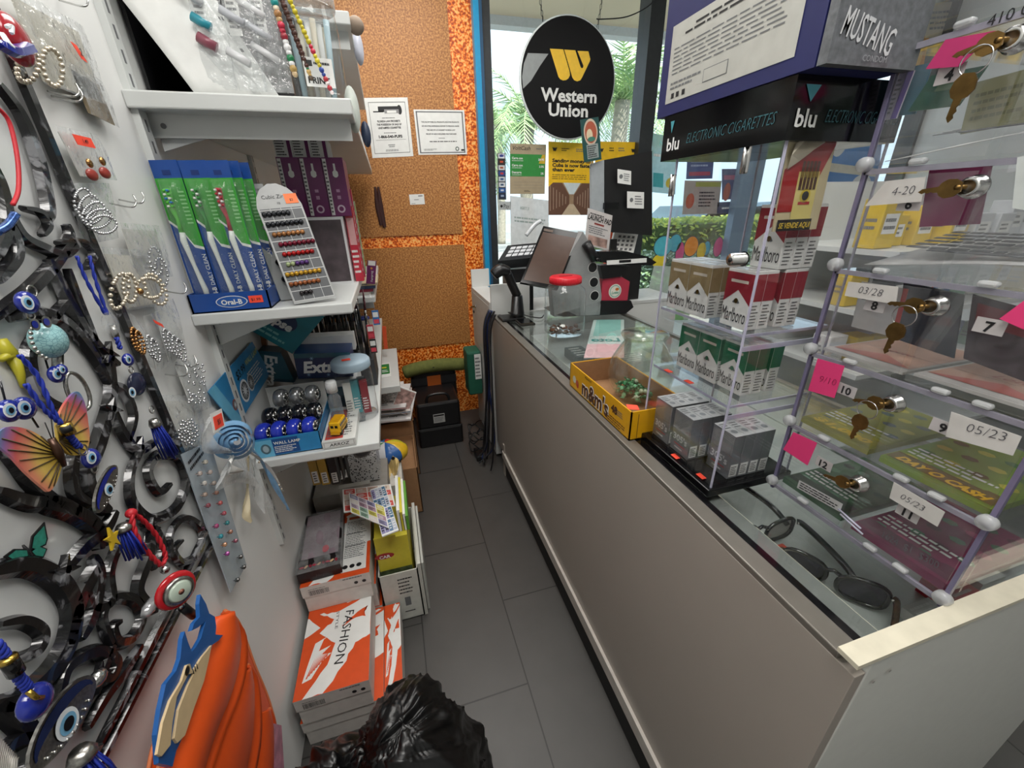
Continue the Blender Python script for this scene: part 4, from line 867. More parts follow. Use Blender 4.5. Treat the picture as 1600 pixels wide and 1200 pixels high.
for (u, v) in ((165, 552), (170, 640), (215, 700), (232, 828), (96, 892), (150, 1060)):
    m = MB(); p = LW(u, v, XP + .004); m.ribbon([p + Vector((0, -.012, .012)), p, p + Vector((0, .014, -.010))], [.001, .008, .001], NX, .007, MET); m.ribbon([p + Vector((0, -.014, -.010)), p, p + Vector((0, .010, .014))], [.001, .007, .001], NX, .007, MET); m.build('scroll_leaf', t)

# ---- charms (each hangs in front of the scrollwork)
XC = -.385
EB = C('1c2a8a', .12, coat=.5); EW = C('e8edf0', .2); EL = C('7ab4d8', .2); EK = C('101018', .15); CORD = C('1a2f9a', .6); SILV = mat('antique_silver', 'a9a7a2', .28, 1., var=.3, scale=300); GOLD = mat('gold_metal', 'b99a4a', .25, 1., var=.2)
def CF(u, v, x=XC): return Fr(LW(u, v, x), (0, .01, 0), (0, 0, .01))
def eye(t, u, v, r, x=XC, name='eye_bead'):
    p = LW(u, v, x); m = MB(); m.ball(p, r, EB, n=16, k=10, sx=.6); f = CF(u, v, x + r * .58)
    m.disc(f, .12, 0, r * .62, EW, .0); m.disc(f, .12, 0, r * .42, EL, .0006); m.disc(f, .12, 0, r * .24, EK, .0012); m.build(name, t)
def braid(t, pts, r, mt, x=XC, name='cord'):
    c = curve([LW(u, v, x) for u, v in pts], 10); m = MB()
    for ph in (0, PI):
        q = []
        for i, p in enumerate(c):
            a = i * .9 + ph; q.append(p + Vector((math.sin(a) * r * .5, math.cos(a) * r * .6, 0)))
        m.tube(q, r * .75, mt, 6)
    m.build(name, t)
def tassel(t, u0, v0, u1, v1, mt, r=.010, x=XC):
    a, b_ = LW(u0, v0, x), LW(u1, v1, x); d = b_ - a; m = MB(); m.tube([a - d * .12, a, a + d * .06], [r * .5, r * .75, r * .7], SILV, 10)
    for k in range(22):
        an = k * 2.4; rr = r * (.3 + .7 * (k % 5) / 5); o = Vector((math.cos(an), math.sin(an), 0)) * rr
        m.tube([a + o * .6, a + d * .5 + o * 1.1, b_ + o * 1.25 + Vector((0, 0, .004 * math.sin(k)))], .0011, mt, 4)
    m.build('tassel', t)
def ring(t, u, v, r, x=XC, mt=SILV, w_=.0009):
    p = LW(u, v, x); m = MB(); m.tube([p + Vector((0, math.cos(a * PI / 8) * r, math.sin(a * PI / 8) * r)) for a in range(16)], w_, mt, 5, closed=True); m.build('ring', t)
def charm(name, label, cat='charm'): return thing(name, label, cat, (0, 0, 0), group='charms hanging on the scrollwork')
# cap charm
t = charm('cap_charm', 'red, white and blue baseball cap charm at the top left corner'); p = LW(22, 62, -.375)
m = MB(); m.ball(p, .022, C('a01c28', .2, coat=.5), n=18, k=10, sx=.5, sz=1.15); m.build('crown', t)
m = MB(); m.ribbon(curve([LW(-12, 62, -.365), LW(0, 70, -.362), LW(22, 80, -.36), LW(46, 75, -.365)]), .006, NX, .006, EB); m.ribbon(curve([LW(0, 52, -.362), LW(5, 60, -.36), LW(14, 72, -.358), LW(30, 78, -.36)]), .0022, NX, .004, EW); m.build('brim', t)
m = MB(); m.ribbon(curve([LW(8, 42, -.362), LW(16, 40, -.361), LW(16, 52, -.36)]), .0016, NX, .003, EW); m.build('letter', t)
# owl keychain
t = charm('owl_charm', 'owl charm with round cracked turquoise belly under an evil eye bead'); eye(t, 42, 473, .0125); ring(t, 50, 455, .006); ring(t, 48, 492, .005)
crk = bpy.data.materials.new('crackled_turquoise'); crk.use_nodes = True; n = crk.node_tree; vo = n.nodes.new('ShaderNodeTexVoronoi'); vo.feature = 'DISTANCE_TO_EDGE'; vo.inputs['Scale'].default_value = 260; tx = n.nodes.new('ShaderNodeTexCoord'); cr = n.nodes.new('ShaderNodeValToRGB'); e = cr.color_ramp.elements; e[0].color = (*hexc('5c8c96'), 1); e[1].position = .08; e[1].color = (*hexc('9cc9cc'), 1)
n.links.new(tx.outputs['Object'], vo.inputs['Vector']); n.links.new(vo.outputs['Distance'], cr.inputs[0]); n.links.new(cr.outputs[0], n.nodes['Principled BSDF'].inputs['Base Color']); n.nodes['Principled BSDF'].inputs['Roughness'].default_value = .15
m = MB(); m.ball(LW(76, 532, XC), .020, crk, n=22, k=14, sx=.7); m.build('belly', t)
m = MB(); c = [LW(76, 532, XC + .008) + Vector((0, .0215 * math.cos(a), .0215 * math.sin(a))) for a in [PI * .55 + i * .25 for i in range(10)]]
for p in c: m.ball(p, .0022, SILV, n=6, k=4)
for u, v in ((55, 507), (73, 503)): m.disc(CF(u, v, XC + .012), 0, 0, .0065, SILV, 0); m.disc(CF(u, v, XC + .0125), 0, 0, .004, EB, 0)
m.tube([LW(46, 494), LW(62, 500), LW(78, 494)], .0012, SILV, 5); m.build('head', t)
m = MB(); m.grid(lambda u, v: LW(80 + 20 * u, 552 + 22 * v - 4 * math.sin(PI * u), XC + .002 * math.sin(20 * u)), 6, 4, SILV); m.build('tail', t)
m = MB(); m.tube([LW(68, 552), LW(75, 575), LW(82, 592)], .001, EK, 5); m.build('cord', t); eye(t, 88, 585, .010)
# long blue cord charm in the middle
t = charm('blue_cord_charm', 'long charm on a doubled blue cord with clear sucker disc and blue tassel'); braid(t, [(120, 400), (136, 440), (165, 492)], .0018, CORD); braid(t, [(140, 400), (150, 440), (168, 492)], .0018, CORD)
m = MB(); m.disc(CF(173, 506, XC + .004), 0, 0, .018, BAG, 0, ry=.016); m.build('clear_disc', t)
m = MB(); m.tube([LW(176, 508), LW(182, 528)], .0042, SILV, 8); m.build('toggle', t); braid(t, [(182, 528), (188, 545)], .0026, CORD); eye(t, 200, 562, .0095); ring(t, 205, 578, .005)
m = MB(); m.ball(LW(214, 600), .018, mat('dark_hand_enamel', '262a44', .2), n=14, k=8, sx=.35, sy=1.2); m.build('hand', t); m = MB(); m.disc(CF(207, 613, XC + .009), 0, 0, .0075, EW, 0); m.disc(CF(207, 613, XC + .0095), 0, 0, .005, EL, 0); m.disc(CF(207, 613, XC + .01), 0, 0, .0028, EK, 0); m.build('eye', t); ring(t, 237, 640, .0055); tassel(t, 242, 662, 268, 712, CORD, .011)
# yellow figure
t = charm('yellow_charm', 'small yellow dancing figure charm at the left edge'); yc = C('b8b02c', .4); m = MB(); m.tube([LW(2, 530), LW(14, 552), LW(24, 560)], [.004, .007, .004], yc, 8); m.tube([LW(2, 562), LW(14, 556), LW(10, 535)], [.003, .006, .002], yc, 8); m.tube([LW(20, 558), LW(32, 585), (LW(36, 606))], [.006, .004, .002], yc, 8); m.build('figure', t)
# toggled cord with butterfly
t = charm('butterfly_charm', 'large rainbow coloured butterfly with striped wings')
RB = bpy.data.materials.new('rainbow_enamel'); RB.use_nodes = True; n = RB.node_tree; tx = n.nodes.new('ShaderNodeTexCoord'); vm = n.nodes.new('ShaderNodeVectorMath'); vm.operation = 'DISTANCE'; c0 = LW(98, 705, -.37); vm.inputs[1].default_value = c0
cr = n.nodes.new('ShaderNodeValToRGB'); mr = n.nodes.new('ShaderNodeMapRange'); mr.inputs['From Max'].default_value = .082
e = cr.color_ramp.elements; e[0].color = (*hexc('8a6a2c'), 1); e[1].color = (*hexc('234a6a'), 1)
for q, c_ in ((.18, 'b89a3c'), (.38, 'd8b860'), (.52, 'd88a6a'), (.66, 'c8605c'), (.80, '8a6aa0'), (.9, '3f8ca8')): k = e.new(q); k.color = (*hexc(c_), 1)
n.links.new(tx.outputs['Object'], vm.inputs[0]); n.links.new(vm.outputs['Value'], mr.inputs['Value']); n.links.new(mr.outputs[0], cr.inputs[0]); n.links.new(cr.outputs[0], n.nodes['Principled BSDF'].inputs['Base Color']); n.nodes['Principled BSDF'].inputs['Roughness'].default_value = .25
XB = -.372
wings = [[(92, 712), (70, 690), (40, 672), (5, 668), (-12, 690), (14, 715), (35, 738), (62, 762), (74, 768), (88, 745)], [(88, 690), (85, 660), (98, 630), (116, 612), (128, 628), (134, 660), (136, 690), (128, 708), (112, 712), (98, 706)]]
for i, wpt in enumerate(wings):
    P_ = [LW(u, v, XB) for u, v in wpt]; P_ = curve(P_, 4, True); m = MB(); m.prism(P_, (.0025, 0, 0), RB)
    c = P_[0]
    for q in P_[6:-4:3]: m.tube([c + Vector((.003, 0, 0)), c.lerp(q, .93) + Vector((.003, 0, 0))], .0006, C('4a3a20', .4), 4)
    m.build('wing', t)
m = MB(); m.tube([LW(80, 685, XB + .004), LW(90, 705, XB + .005), LW(100, 728, XB + .003)], [.003, .0045, .0025], mat('brown_metal', '4a3428', .3, .6), 8); m.tube([LW(82, 688, XB + .004), LW(70, 660, XB + .006)], .0005, INK, 4); m.tube([LW(84, 686, XB + .004), LW(80, 655, XB + .006)], .0005, INK, 4); m.build('body', t)
# cord with gold toggle + eye pendant
t = charm('evil_eye_pendant', 'blue and silver almond-shaped evil eye pendant on a blue cord, the upper one'); braid(t, [(30, 555), (60, 590), (82, 640), (100, 668)], .002, CORD, -.365); braid(t, [(40, 600), (70, 640), (92, 660), (104, 672)], .002, CORD, -.365)
m = MB(); m.tube([LW(99, 662, -.362), LW(108, 678, -.362)], .0062, GOLD, 10); m.tube([LW(101, 666, -.359), LW(106, 674, -.359)], .0045, INK, 8); m.build('toggle', t); braid(t, [(108, 680), (116, 690), (124, 699)], .003, CORD, -.365); ring(t, 130, 703, .006, -.365); eye(t, 142, 716, .012, -.37); ring(t, 148, 732, .005, -.37)
def almond(t, u0, v0, u1, v1, wd, x, dark):
    a, b_ = LW(u0, v0, x), LW(u1, v1, x); d = b_ - a; L = d.length; d.normalize(); s = d.cross(Vector((1, 0, 0)))
    out = [a + d * L * (.5 - .5 * math.cos(PI * i / 12)) + s * wd * math.sin(PI * i / 12) * (1 if i < 13 else 1) for i in range(13)] + [a + d * L * (.5 + .5 * math.cos(PI * i / 12)) - s * wd * .75 * math.sin(PI * i / 12) for i in range(1, 12)]
    m = MB(); m.prism(out, (.003, 0, 0), SILV); m.build('setting', t)
    up_ = [p + (a + d * L * .5 - p) * .1 + Vector((.0035, 0, 0)) for p in out[:13]]; lo = [a + d * L * (.5 + .42 * math.cos(PI * i / 12)) + s * wd * .42 * math.sin(PI * i / 12) + Vector((.0035, 0, 0)) for i in range(13)]
    m = MB(); m.add(up_ + lo, [tuple(range(26))], dark); m.build('enamel', t)
    f = Fr(a + d * L * .52 - s * wd * .12 + Vector((.004, 0, 0)), (0, .01, 0), (0, 0, .01)); m = MB(); m.disc(f, 0, 0, wd * .52, EW, 0, ry=wd * .58); m.disc(f, 0, 0, wd * .38, EL, .0006); m.disc(f, 0, 0, wd * .24, EK, .0012)
    for k in range(9): m.ball(a + d * L * (.2 + .08 * k) - s * wd * .62 * math.sin(PI * (.2 + .08 * k)) + Vector((.004, 0, 0)), wd * .07, STEEL, n=6, k=4)
    m.build('iris', t)
almond(t, 178, 728, 148, 802, .014, -.372, EB)
for (u, v) in ((14, 640), (37, 638)): pass
t = charm('double_eye_charm', 'pair of evil eye beads on black cord at the left edge'); eye(t, 14, 642, .0115, -.38); eye(t, 37, 638, .012, -.38); m = MB(); m.tube([LW(0, 595, -.38), LW(8, 625, -.38), LW(37, 632, -.38), LW(60, 668, -.38)], .001, EK, 5); m.build('cord', t)
t = charm('silver_ring_charm', 'oval silver ring charm above the rainbow butterfly'); p = LW(122, 612, -.385); m = MB(); m.tube([p + Vector((0, .015 * math.cos(a * PI / 12), .024 * math.sin(a * PI / 12))) for a in range(24)], .0022, SILV, 8, closed=True); m.build('hoop', t); eye(t, 96, 578, .007, -.38)
# teal butterfly decal
t = charm('small_butterfly', 'small teal and black butterfly resting on the white panel'); TL = mat('teal_wing', '2f8a78', .4, var=.2, scale=200); xb = -.402
for pts in ([(42, 858), (20, 858), (4, 870), (22, 880), (36, 880), (44, 868)], [(44, 860), (48, 838), (68, 816), (73, 842), (70, 852), (50, 862)], [(44, 862), (58, 852), (72, 858), (66, 872), (52, 870)], [(42, 866), (36, 878), (46, 884), (52, 874)]):
    P_ = [LW(u, v, xb) for u, v in pts]; cc = sum(P_, Vector()) / len(P_); m = MB(); m.prism(P_, (.0012, 0, 0), INK); m.add([p.lerp(cc, .22) + Vector((.0016, 0, 0)) for p in P_], [tuple(range(len(P_)))], TL); m.build('wing', t)
    for q in P_[1:-1]: pass
m = MB(); m.tube([LW(36, 852, xb), LW(44, 862, xb), LW(52, 874, xb)], [.001, .002, .001], INK, 6); m.build('body', t)
# red cord + round pendant
RC = C('c0202c', .5); t = charm('red_cord_charm', 'twisted red cord ending in a red-rimmed round glass pendant'); braid(t, [(205, 803), (222, 812), (245, 838), (258, 868), (254, 882)], .0028, RC, -.37); braid(t, [(205, 803), (212, 835), (235, 868), (252, 884)], .0028, RC, -.368)
m = MB(); m.ball(LW(205, 802, -.37), .0065, RC, n=10, k=7); m.build('knot', t); m = MB(); m.ball(LW(258, 890, -.365), .006, STEEL, n=10, k=7); m.build('bead', t)
p = LW(275, 922, -.35); d1 = Vector((.80, -.55, .1)).normalized()
m = MB(); mt_ = d1.to_track_quat('Z', 'Y').to_matrix().to_4x4(); mt_.translation = p; m.T = mt_
m.lathe([(0, -.003), (.024, -.003), (.026, 0), (.024, .003), (.019, .004), (.0, .004)], C('b81c24', .15, coat=.5), n=28); m.T = None; m.build('rim', t)
m = MB(); m.T = mt_; m.lathe([(.019, .004), (.0195, .007), (.017, .009), (0, .010)], SILV, n=28); m.lathe([(.015, .0095), (.012, .011), (0, .0118)], mat('pale_glass', 'b9c8b8', .08, coat=1.), n=24); m.lathe([(.004, .0118), (0, .0122)], C('8a5a48'), n=10); m.T = None; m.build('dial', t)
m = MB(); m.tube([LW(285, 948, -.355), LW(303, 962, -.355)], .006, BLACK, 10); m.tube([LW(281, 945, -.355), LW(286, 949, -.355)], .0045, STEEL, 8); m.build('barrel', t)
# yellow star + blue tassel
t = charm('gold_star_charm', 'yellow star charm beside a short blue tassel'); m = MB(); p = LW(173, 842, -.375); m.prism([p + Vector((0, (.012 if i % 2 == 0 else .005) * math.sin(i * PI / 5 + .2), (.016 if i % 2 == 0 else .006) * math.cos(i * PI / 5 + .2))) for i in range(10)], (.003, 0, 0), C('c8a828', .3)); m.build('star', t); tassel(t, 193, 825, 215, 868, CORD, .012, -.375)
t = charm('silver_bead_charm', 'ribbed clear silver bead charm near the lower panel edge'); m = MB(); m.tube([LW(240, 935, -.38), LW(232, 952, -.38), (LW(226, 962, -.38))], [.005, .008, .005], mat('glassy_silver', 'd0d2d4', .1, .6), 8); m.build('bead', t)
# lower-left cord, bead and big almond
t = charm('evil_eye_pendant', 'large dark blue almond evil eye pendant at the bottom left'); braid(t, [(-5, 1005), (8, 1022), (14, 1032)], .003, CORD, -.36)
m = MB(); m.tube([LW(12, 1030, -.358), LW(26, 1052, -.358)], .0058, BLACKG, 10); m.tube([LW(10, 1028, -.358), LW(13, 1033, -.358)], .0064, GOLD, 10); m.build('toggle', t); braid(t, [(26, 1054), (36, 1066), (44, 1076)], .0034, CORD, -.36)
m = MB(); m.ball(LW(55, 1096, -.362), .0155, EB, n=14, k=9, sx=.6); m.tube([LW(44, 1080, -.352), LW(56, 1090, -.35), LW(66, 1090, -.352)], .0022, GOLD, 6); m.build('bead', t); ring(t, 72, 1096, .006, -.365)
almond(t, 144, 1062, 42, 1205, .026, -.372, C('1c2850', .2)); tassel(t, 128, 1180, 165, 1240, CORD, .016, -.362)
m = MB(); m.ball(LW(152, 1060, -.375), .008, STEEL, n=10, k=7, sy=1.4); m.build('pearl', t)
t = charm('silver_tassel', 'silvery woven tassel at the bottom left corner'); m = MB()
for k in range(16): m.tube([LW(-12 + 2.6 * k, 1140 + 3 * k, -.372), LW(-20 + 3 * k, 1185, -.37), LW(-24 + 3 * k, 1250, -.372)], .0013, mat('pearly_thread', 'c8c4bc', .3, .3), 4)
m.build('threads', t)
t = charm('red_hoop_charm', 'thin red hoop charm at the upper left edge'); m = MB(); m.tube(curve([LW(-8, 165, -.37), LW(14, 190, -.37), (LW(27, 245, -.37)), LW(29, 295, -.37), LW(20, 320, -.37)]), .002, RC, 6); m.build('hoop', t)
t = charm('blue_crystal_charm', 'blue crystal bow charm at the left edge under the red hoop'); m = MB(); m.tube(curve([LW(-5, 362, -.372), LW(12, 352, -.372), (LW(24, 335, -.372))]), .004, mat('blue_crystal', '3a5a9a', .1, .5, var=.5, scale=300), 6); m.build('bow', t)

# ---- packed jewellery on hooks beside the panel
PRL = mat('pearl_metal', 'd8cdb8', .18, .6, var=.1); RS = mat('rhinestone_silver', 'cfd0d2', .12, .9, var=.3, scale=400); GC = mat('gold_chain', 'b88a58', .2, 1., var=.3, scale=300)
def beads(t, pts, r, mt, name, x):
    m = MB()
    for a, b_ in zip(pts, pts[1:]):
        d = (b_ - a); k = max(1, int(d.length / (r * 1.9)))
        for i in range(k): m.ball(a + d * (i / k), r, mt, n=7, k=5)
    m.build(name, t)
def jbag(label, px, fill, x=-.408, card=None, hk=None, tagpx=None, tagt='1.49'):
    """px: bottom-left, bottom-right, top-left of the bag in the picture, hanging on the wall plane"""
    f0 = face('x', x, *px); t = thing('jewellery_bag', label, 'jewellery bag', (0, 0, 0), group='bagged jewellery hanging on hooks on the left wall')
    m = MB(); m.grid(lambda u, v: f0.pt(u, v, .006 + .006 * math.sin(PI * u) * math.sin(PI * v) + .0015 * math.sin(11 * u + 5 * v)), 7, 7, BAG); m.build('bag', t)
    if card: m = MB(); m.slab(f0, .001, card, .06, .04, .94, .9, .0015); m.build('card', t)
    fill(t, f0)
    if hk:
        a = LW(*hk, x=-.418); m = MB(); m.tube(curve([a, a + Vector((.028, -.003, -.006)), a + Vector((.034, .003, .002)), a + Vector((.030, .010, .012))]), .0013, STEEL, 6); m.build('hook', t)
    if tagpx:
        f = face('x', x + .016, *tagpx); m = MB(); m.slab(f, .0006, PRICE); m.txt(f, tagt, .5, .3, f.h * .42, INK, 'c', .01, h=.001); m.build('price_tag', t)
    return t
def loop(cx, cy, ru, rv, x, a0=0, a1=2 * PI, n=18, rot=0.):
    return [LW(cx + math.cos(a) * ru * math.cos(rot) - math.sin(a) * rv * math.sin(rot), cy + math.cos(a) * ru * math.sin(rot) + math.sin(a) * rv * math.cos(rot), x) for a in [a0 + (a1 - a0) * i / n for i in range(n + 1)]]
KC = C('cdbfa2', .6)
jbag('large polybag of pearl loop earrings near the top left corner', ((60, 130), (165, 165), (-2, -30)), lambda t, f: (beads(t, loop(44, 105, 16, 24, -.395, rot=.3), .0032, PRL, 'pearl_loop', 0), beads(t, loop(82, 105, 15, 30, -.395, rot=-.2), .0032, PRL, 'pearl_loop', 0)), card=C('c9c4b4', .6), hk=(92, 0), tagpx=((128, 92), (137, 98), (110, 64)), tagt='2')
jbag('small polybag of gold chain earrings at the near end of the top shelf', ((135, 178), (182, 200), (100, 96)), lambda t, f: [beads(t, [f.pt(.3 + .07 * k, .75), f.pt(.34 + .07 * k, .12)], .0017, GC, 'chain', 0) for k in range(8)], card=C('8f7f66', .5), hk=(80, 150))
def redtear(t, f):
    for u, v in ((144, 273), (164, 270)):
        m = MB(); m.ball(LW(u, v, -.392), .008, C('9c3a30', .3), n=12, k=8, sx=.5, sy=1.5); m.build('red_drop', t); m = MB(); m.ball(LW(u - 4, v - 18, -.392), .006, GC, n=8, k=6, sx=.5); m.build('gold_top', t)
jbag('white carded bag of red drop earrings with neon price tag', ((122, 278), (178, 282), (80, 196)), redtear, card=PAPER, hk=(74, 142), tagpx=((122, 226), (150, 232), (113, 209)), tagt='1.49')
def silvers(t, f):
    for k in range(5): beads(t, loop(130 + 8 * k, 315 + 9 * k, 14, 20, -.396 + .003 * k, rot=.4 * k), .002, RS, 'silver_hoop', 0)
jbag('crinkled polybag of tangled silver hoops', ((118, 385), (180, 372), (98, 286)), silvers, card=None, hk=(172, 318))
def bow2(t, f):
    for c in ((243, 408), (252, 425)): beads(t, loop(*c, 9, 22, -.399, rot=-.2), .0026, RS, 'chain_loop', 0)
jbag('small rounded card of silver chain loops behind the pearl bow', ((212, 440), (266, 432), (182, 348)), bow2, card=C('d4d2cc', .5), hk=(186, 312))
def bow(t, f):
    for (c, ru, rv, ro) in (((187, 455), 13, 28, .25), ((203, 450), 10, 22, -.1), ((234, 450), 20, 15, .3), ((243, 452), 14, 26, -.5)): beads(t, loop(*c, ru, rv, -.392, rot=ro), .0031, PRL, 'pearl_loop', 0)
    m = MB(); m.ball(LW(219, 455, -.388), .005, GC, n=8, k=6); m.build('knot', t)
jbag('cream carded bag with a large beaded pearl bow', ((192, 486), (256, 476), (152, 386)), bow, card=C('e2ddd0', .6), hk=(258, 455))
def chains(mt, cx, cy, n_=3):
    def g(t, f):
        for k in range(n_): beads(t, loop(cx + 7 * k, cy + 5 * k, 5, 18, -.398 + .003 * k, rot=-.3), .0025, mt, 'chain_loop', 0)
    return g
jbag('little polybag of gold chain earrings under the pearl bow', ((222, 568), (240, 582), (196, 490)), chains(GC, 212, 530, 2), hk=None)
jbag('little polybag of dark chain earrings, second under the pearl bow', ((240, 582), (262, 570), (218, 494)), chains(RS, 236, 542, 2))
jbag('polybag of braided silver earrings with a neon price tag', ((262, 568), (288, 548), (236, 480)), chains(RS, 262, 532, 4), card=PAPER, hk=(274, 570), tagpx=((243, 505), (257, 512), (239, 499)), tagt='1')
def rose(t, f, c=(294, 675)):
    m = MB(); r = random.Random(3)
    for k in range(46): a = k * 2.4; rr = 2.4 * k ** .5; m.ball(LW(c[0] + rr * math.cos(a), c[1] + rr * 1.3 * math.sin(a), -.394 + .004 * math.cos(a * .7)), .0028, RS, n=6, k=4)
    m.build('rhinestone_flower', t)
jbag('white card with a rhinestone rose brooch near the end of the scrollwork', ((272, 708), (322, 696), (246, 618)), rose, card=C('dedcd4', .6), hk=(258, 585))
def curlies(t, f):
    m = MB(); r = random.Random(5)
    for k in range(50): m.ball(LW(300 + r.uniform(-6, 20), 598 + r.uniform(-30, 32), -.396 + .004 * r.random()), .0026, RS, n=6, k=4)
    m.build('rhinestone_swirl', t)
jbag('polybag of rhinestone swirl earrings beside the lower shelf', ((300, 648), (328, 636), (268, 566)), curlies, card=PAPER)
# earring card strip with gem studs
t = thing('stud_card', 'long narrow grey acrylic card with pairs of coloured gem studs', 'earring card', (0, 0, 0))
f = face('x', -.397, (362, 925), (384, 880), (283, 712)); f = Fr(f.o, W(384, 880, 'x', -.397) - f.o, W(284, 712, 'x', -.397) - f.o)
m = MB(); q = [LW(*p, x=-.397) for p in ((283, 710), (328, 690), (385, 882), (361, 926))]; m.prism(q[::-1], (-.002, 0, 0), mat('blue_grey_acrylic', 'a9b4bc', .25)); m.build('card', t)
m = MB(); f2 = Fr(LW(296, 745, -.3962), LW(322, 710, -.3962) - LW(296, 745, -.3962), LW(288, 720, -.3962) - LW(296, 745, -.3962)); m.lines(f2, .1, .1, .9, .9, 2, INK, h=.001); m.build('handwriting', t)
studs = [(321, 722, 'd8d0c0'), (312, 740, 'c8b8b0'), (328, 738, 'b8a8a0'), (319, 755, 'cfc8c0'), (334, 755, 'a89a90'), (320, 773, 'b8a090'), (338, 770, 'b08070'), (325, 790, '9a4a58'), (344, 786, 'c05a5a'), (350, 802, 'b04a5a'), (338, 822, 'b84a80'), (355, 817, '2f8a90'), (345, 838, '2f9aa8'), (360, 831, 'a06a50'), (351, 851, 'c08a60'), (368, 845, '8a3a50'), (355, 865, 'b03aa0'), (376, 870, '3a3430'), (381, 886, '2a2624'), (371, 906, '2a2a28')]
for u, v, c_ in studs:
    p = LW(u, v, -.388); m = MB(); m.T = Matrix.Translation(p); m.lathe([(0, -.008), (.001, -.006), (.0035, -.002), (.0048, .001), (.003, .0035), (0, .004)], mat('gem_' + c_, c_, .1, .2, coat=.6, var=.2), n=8, axis='x', smooth=False); m.T = None
    for a in range(4): m.tube([p + Vector((-.004, .0035 * math.cos(a * PI / 2 + .7), .0035 * math.sin(a * PI / 2 + .7))), p + Vector((.003, .0035 * math.cos(a * PI / 2 + .7), .0035 * math.sin(a * PI / 2 + .7)))], .0008, STEEL, 4)
    m.build('gem_stud', t)
for i, (u, v) in enumerate(((434, 736), (364, 905))):
    m = MB(); m.lathe([(.006, 0), (.006, .002), (.002, .003), (.002, .008), (.005, .009)], EB if i == 0 else BLACK, LW(u, v, -.42), 10, axis='x')
    tag(m.build('push_pin'), ('small blue stud stuck on the bare wall under the shelf lamps', 'small dark stud behind the end of the gem stud card')[i], 'pin')
# satin rose corsage
t = thing('satin_rose_corsage', 'pale blue satin rose with white organza ribbons hanging by the lamp tray', 'corsage', LW(365, 690, -.36)); o = LW(365, 690, -.36); SAT = mat('blue_satin', '7fadd4', .38, var=.12, scale=60); ORG = clear('organza', (.86, .86, .84), .2, .3, .35, .6, 60); WS = mat('white_satin', 'dcdcd8', .3)
m = MB(); m.T = Vector((.5, -.8, .35)).normalized().to_track_quat('X', 'Z').to_matrix().to_4x4()
for k in range(13):
    r0 = .0015 + .0026 * k; a0 = k * 2.1; h_ = .022 - .0013 * k; sp_ = 2.6 - .06 * k
    m.grid(lambda u, v: Vector((h_ - .016 * v + .005 * v * math.sin(2 * PI * u + k) + .007 * math.sin(PI * u) * (1 - v), (r0 + .010 * v * (.6 + .4 * math.sin(PI * u)) + .002 * u) * math.cos(a0 + sp_ * u), (r0 + .010 * v * (.6 + .4 * math.sin(PI * u)) + .002 * u) * math.sin(a0 + sp_ * u))), 10, 4, SAT)
m.T = None; m.build('rose', t)
def rib(name, px, wd, mt, xo=.0):
    c = curve([LW(u, v, -.385 + xo) - o for u, v in px], 6); m = MB(); vs = []; N = len(c)
    m.grid(lambda u, v: c[min(int(round(v * (N - 1))), N - 1)] + Vector((.006 * math.sin(7 * v + 3 * u), wd * (u - .5) * (1 + .4 * math.sin(5 * v)), .002 * math.sin(9 * u))), 5, N - 1, mt); m.build(name, t)
rib('ribbon', [(330, 655), (322, 668), (330, 700), (360, 705)], .03, ORG, .02); rib('ribbon', [(370, 705), (352, 735), (348, 752), (380, 745), (400, 755)], .05, ORG, .01); rib('ribbon', [(375, 710), (395, 735), (405, 770), (425, 790)], .05, ORG)
rib('ribbon', [(385, 715), (388, 760), (385, 800), (390, 815)], .022, mat('cream_ribbon', 'c9bc9c', .4)); rib('ribbon', [(395, 715), (402, 760), (412, 800)], .028, ORG); rib('ribbon', [(360, 715), (362, 735), (378, 735)], .022, WS, .02)
rib('ribbon_tail', [(390, 700), (412, 725), (428, 755), (450, 798)], .006, SAT, .01); rib('ribbon_tail', [(385, 705), (415, 725), (440, 768)], .003, WS, .012)
m = MB()
for u, v in ((405, 722), (436, 758), (440, 764)): m.ball(LW(u, v, -.37) - o, .003, PRL, n=8, k=6)
m.build('pearls', t)
f = face('x', -.352, (337, 672), (350, 664), (333, 652)); m = MB(); f = Fr(f.o - o, f.x, f.y); m.slab(f, .0006, PAPER, -.2, -.15, 1.15, 1.3, -.0006); m.slab(f, .0006, PRICE); m.txt(f, '$5', .5, .3, f.h * .4, INK, 'c', h=.001); m.build('price_tag', t)

# ============================================================ ORANGE SHARK FLAPS and TRASH BAG
OR = mat('orange_foam', 'f05a1c', .45, var=.02); ORL = mat('light_orange_foam', 'ee8a58', .5, var=.03)
def flap(label, Lp, Rp, x0, bulge, name='foam_flap'):
    Lc = curve([W(u, v, 'x', x0) for u, v in Lp], 8); Rc = curve([W(u, v, 'x', x0 - .012) for u, v in Rp], 8); N = min(len(Lc), len(Rc)) - 1
    def fn(u, v):
        a, b_ = Lc[int(round(v * (len(Lc) - 1)))], Rc[int(round(v * (len(Rc) - 1)))]
        return a.lerp(b_, u) + Vector((bulge * (math.sin(PI * u) ** .8 * (1.15 - u) - .35 * math.exp(-((u - .86) / .1) ** 2) + .3 * u ** 8), 0, 0))
    t = thing(name, label, 'foam visor', Lc[-1], group='orange foam shark visors on the wall'); o = Lc[-1]
    m = MB(); m.grid(lambda u, v: fn(u, v) - o, 24, 26, OR); q = m.build('shell', t, solid=.004)
    m = MB(); m.tube([p - o + Vector((.001, 0, 0)) for p in Rc], .0042, ORL, 8); m.tube([p - o for p in Lc], .0028, ORL, 6); m.build('edge', t); return t, o
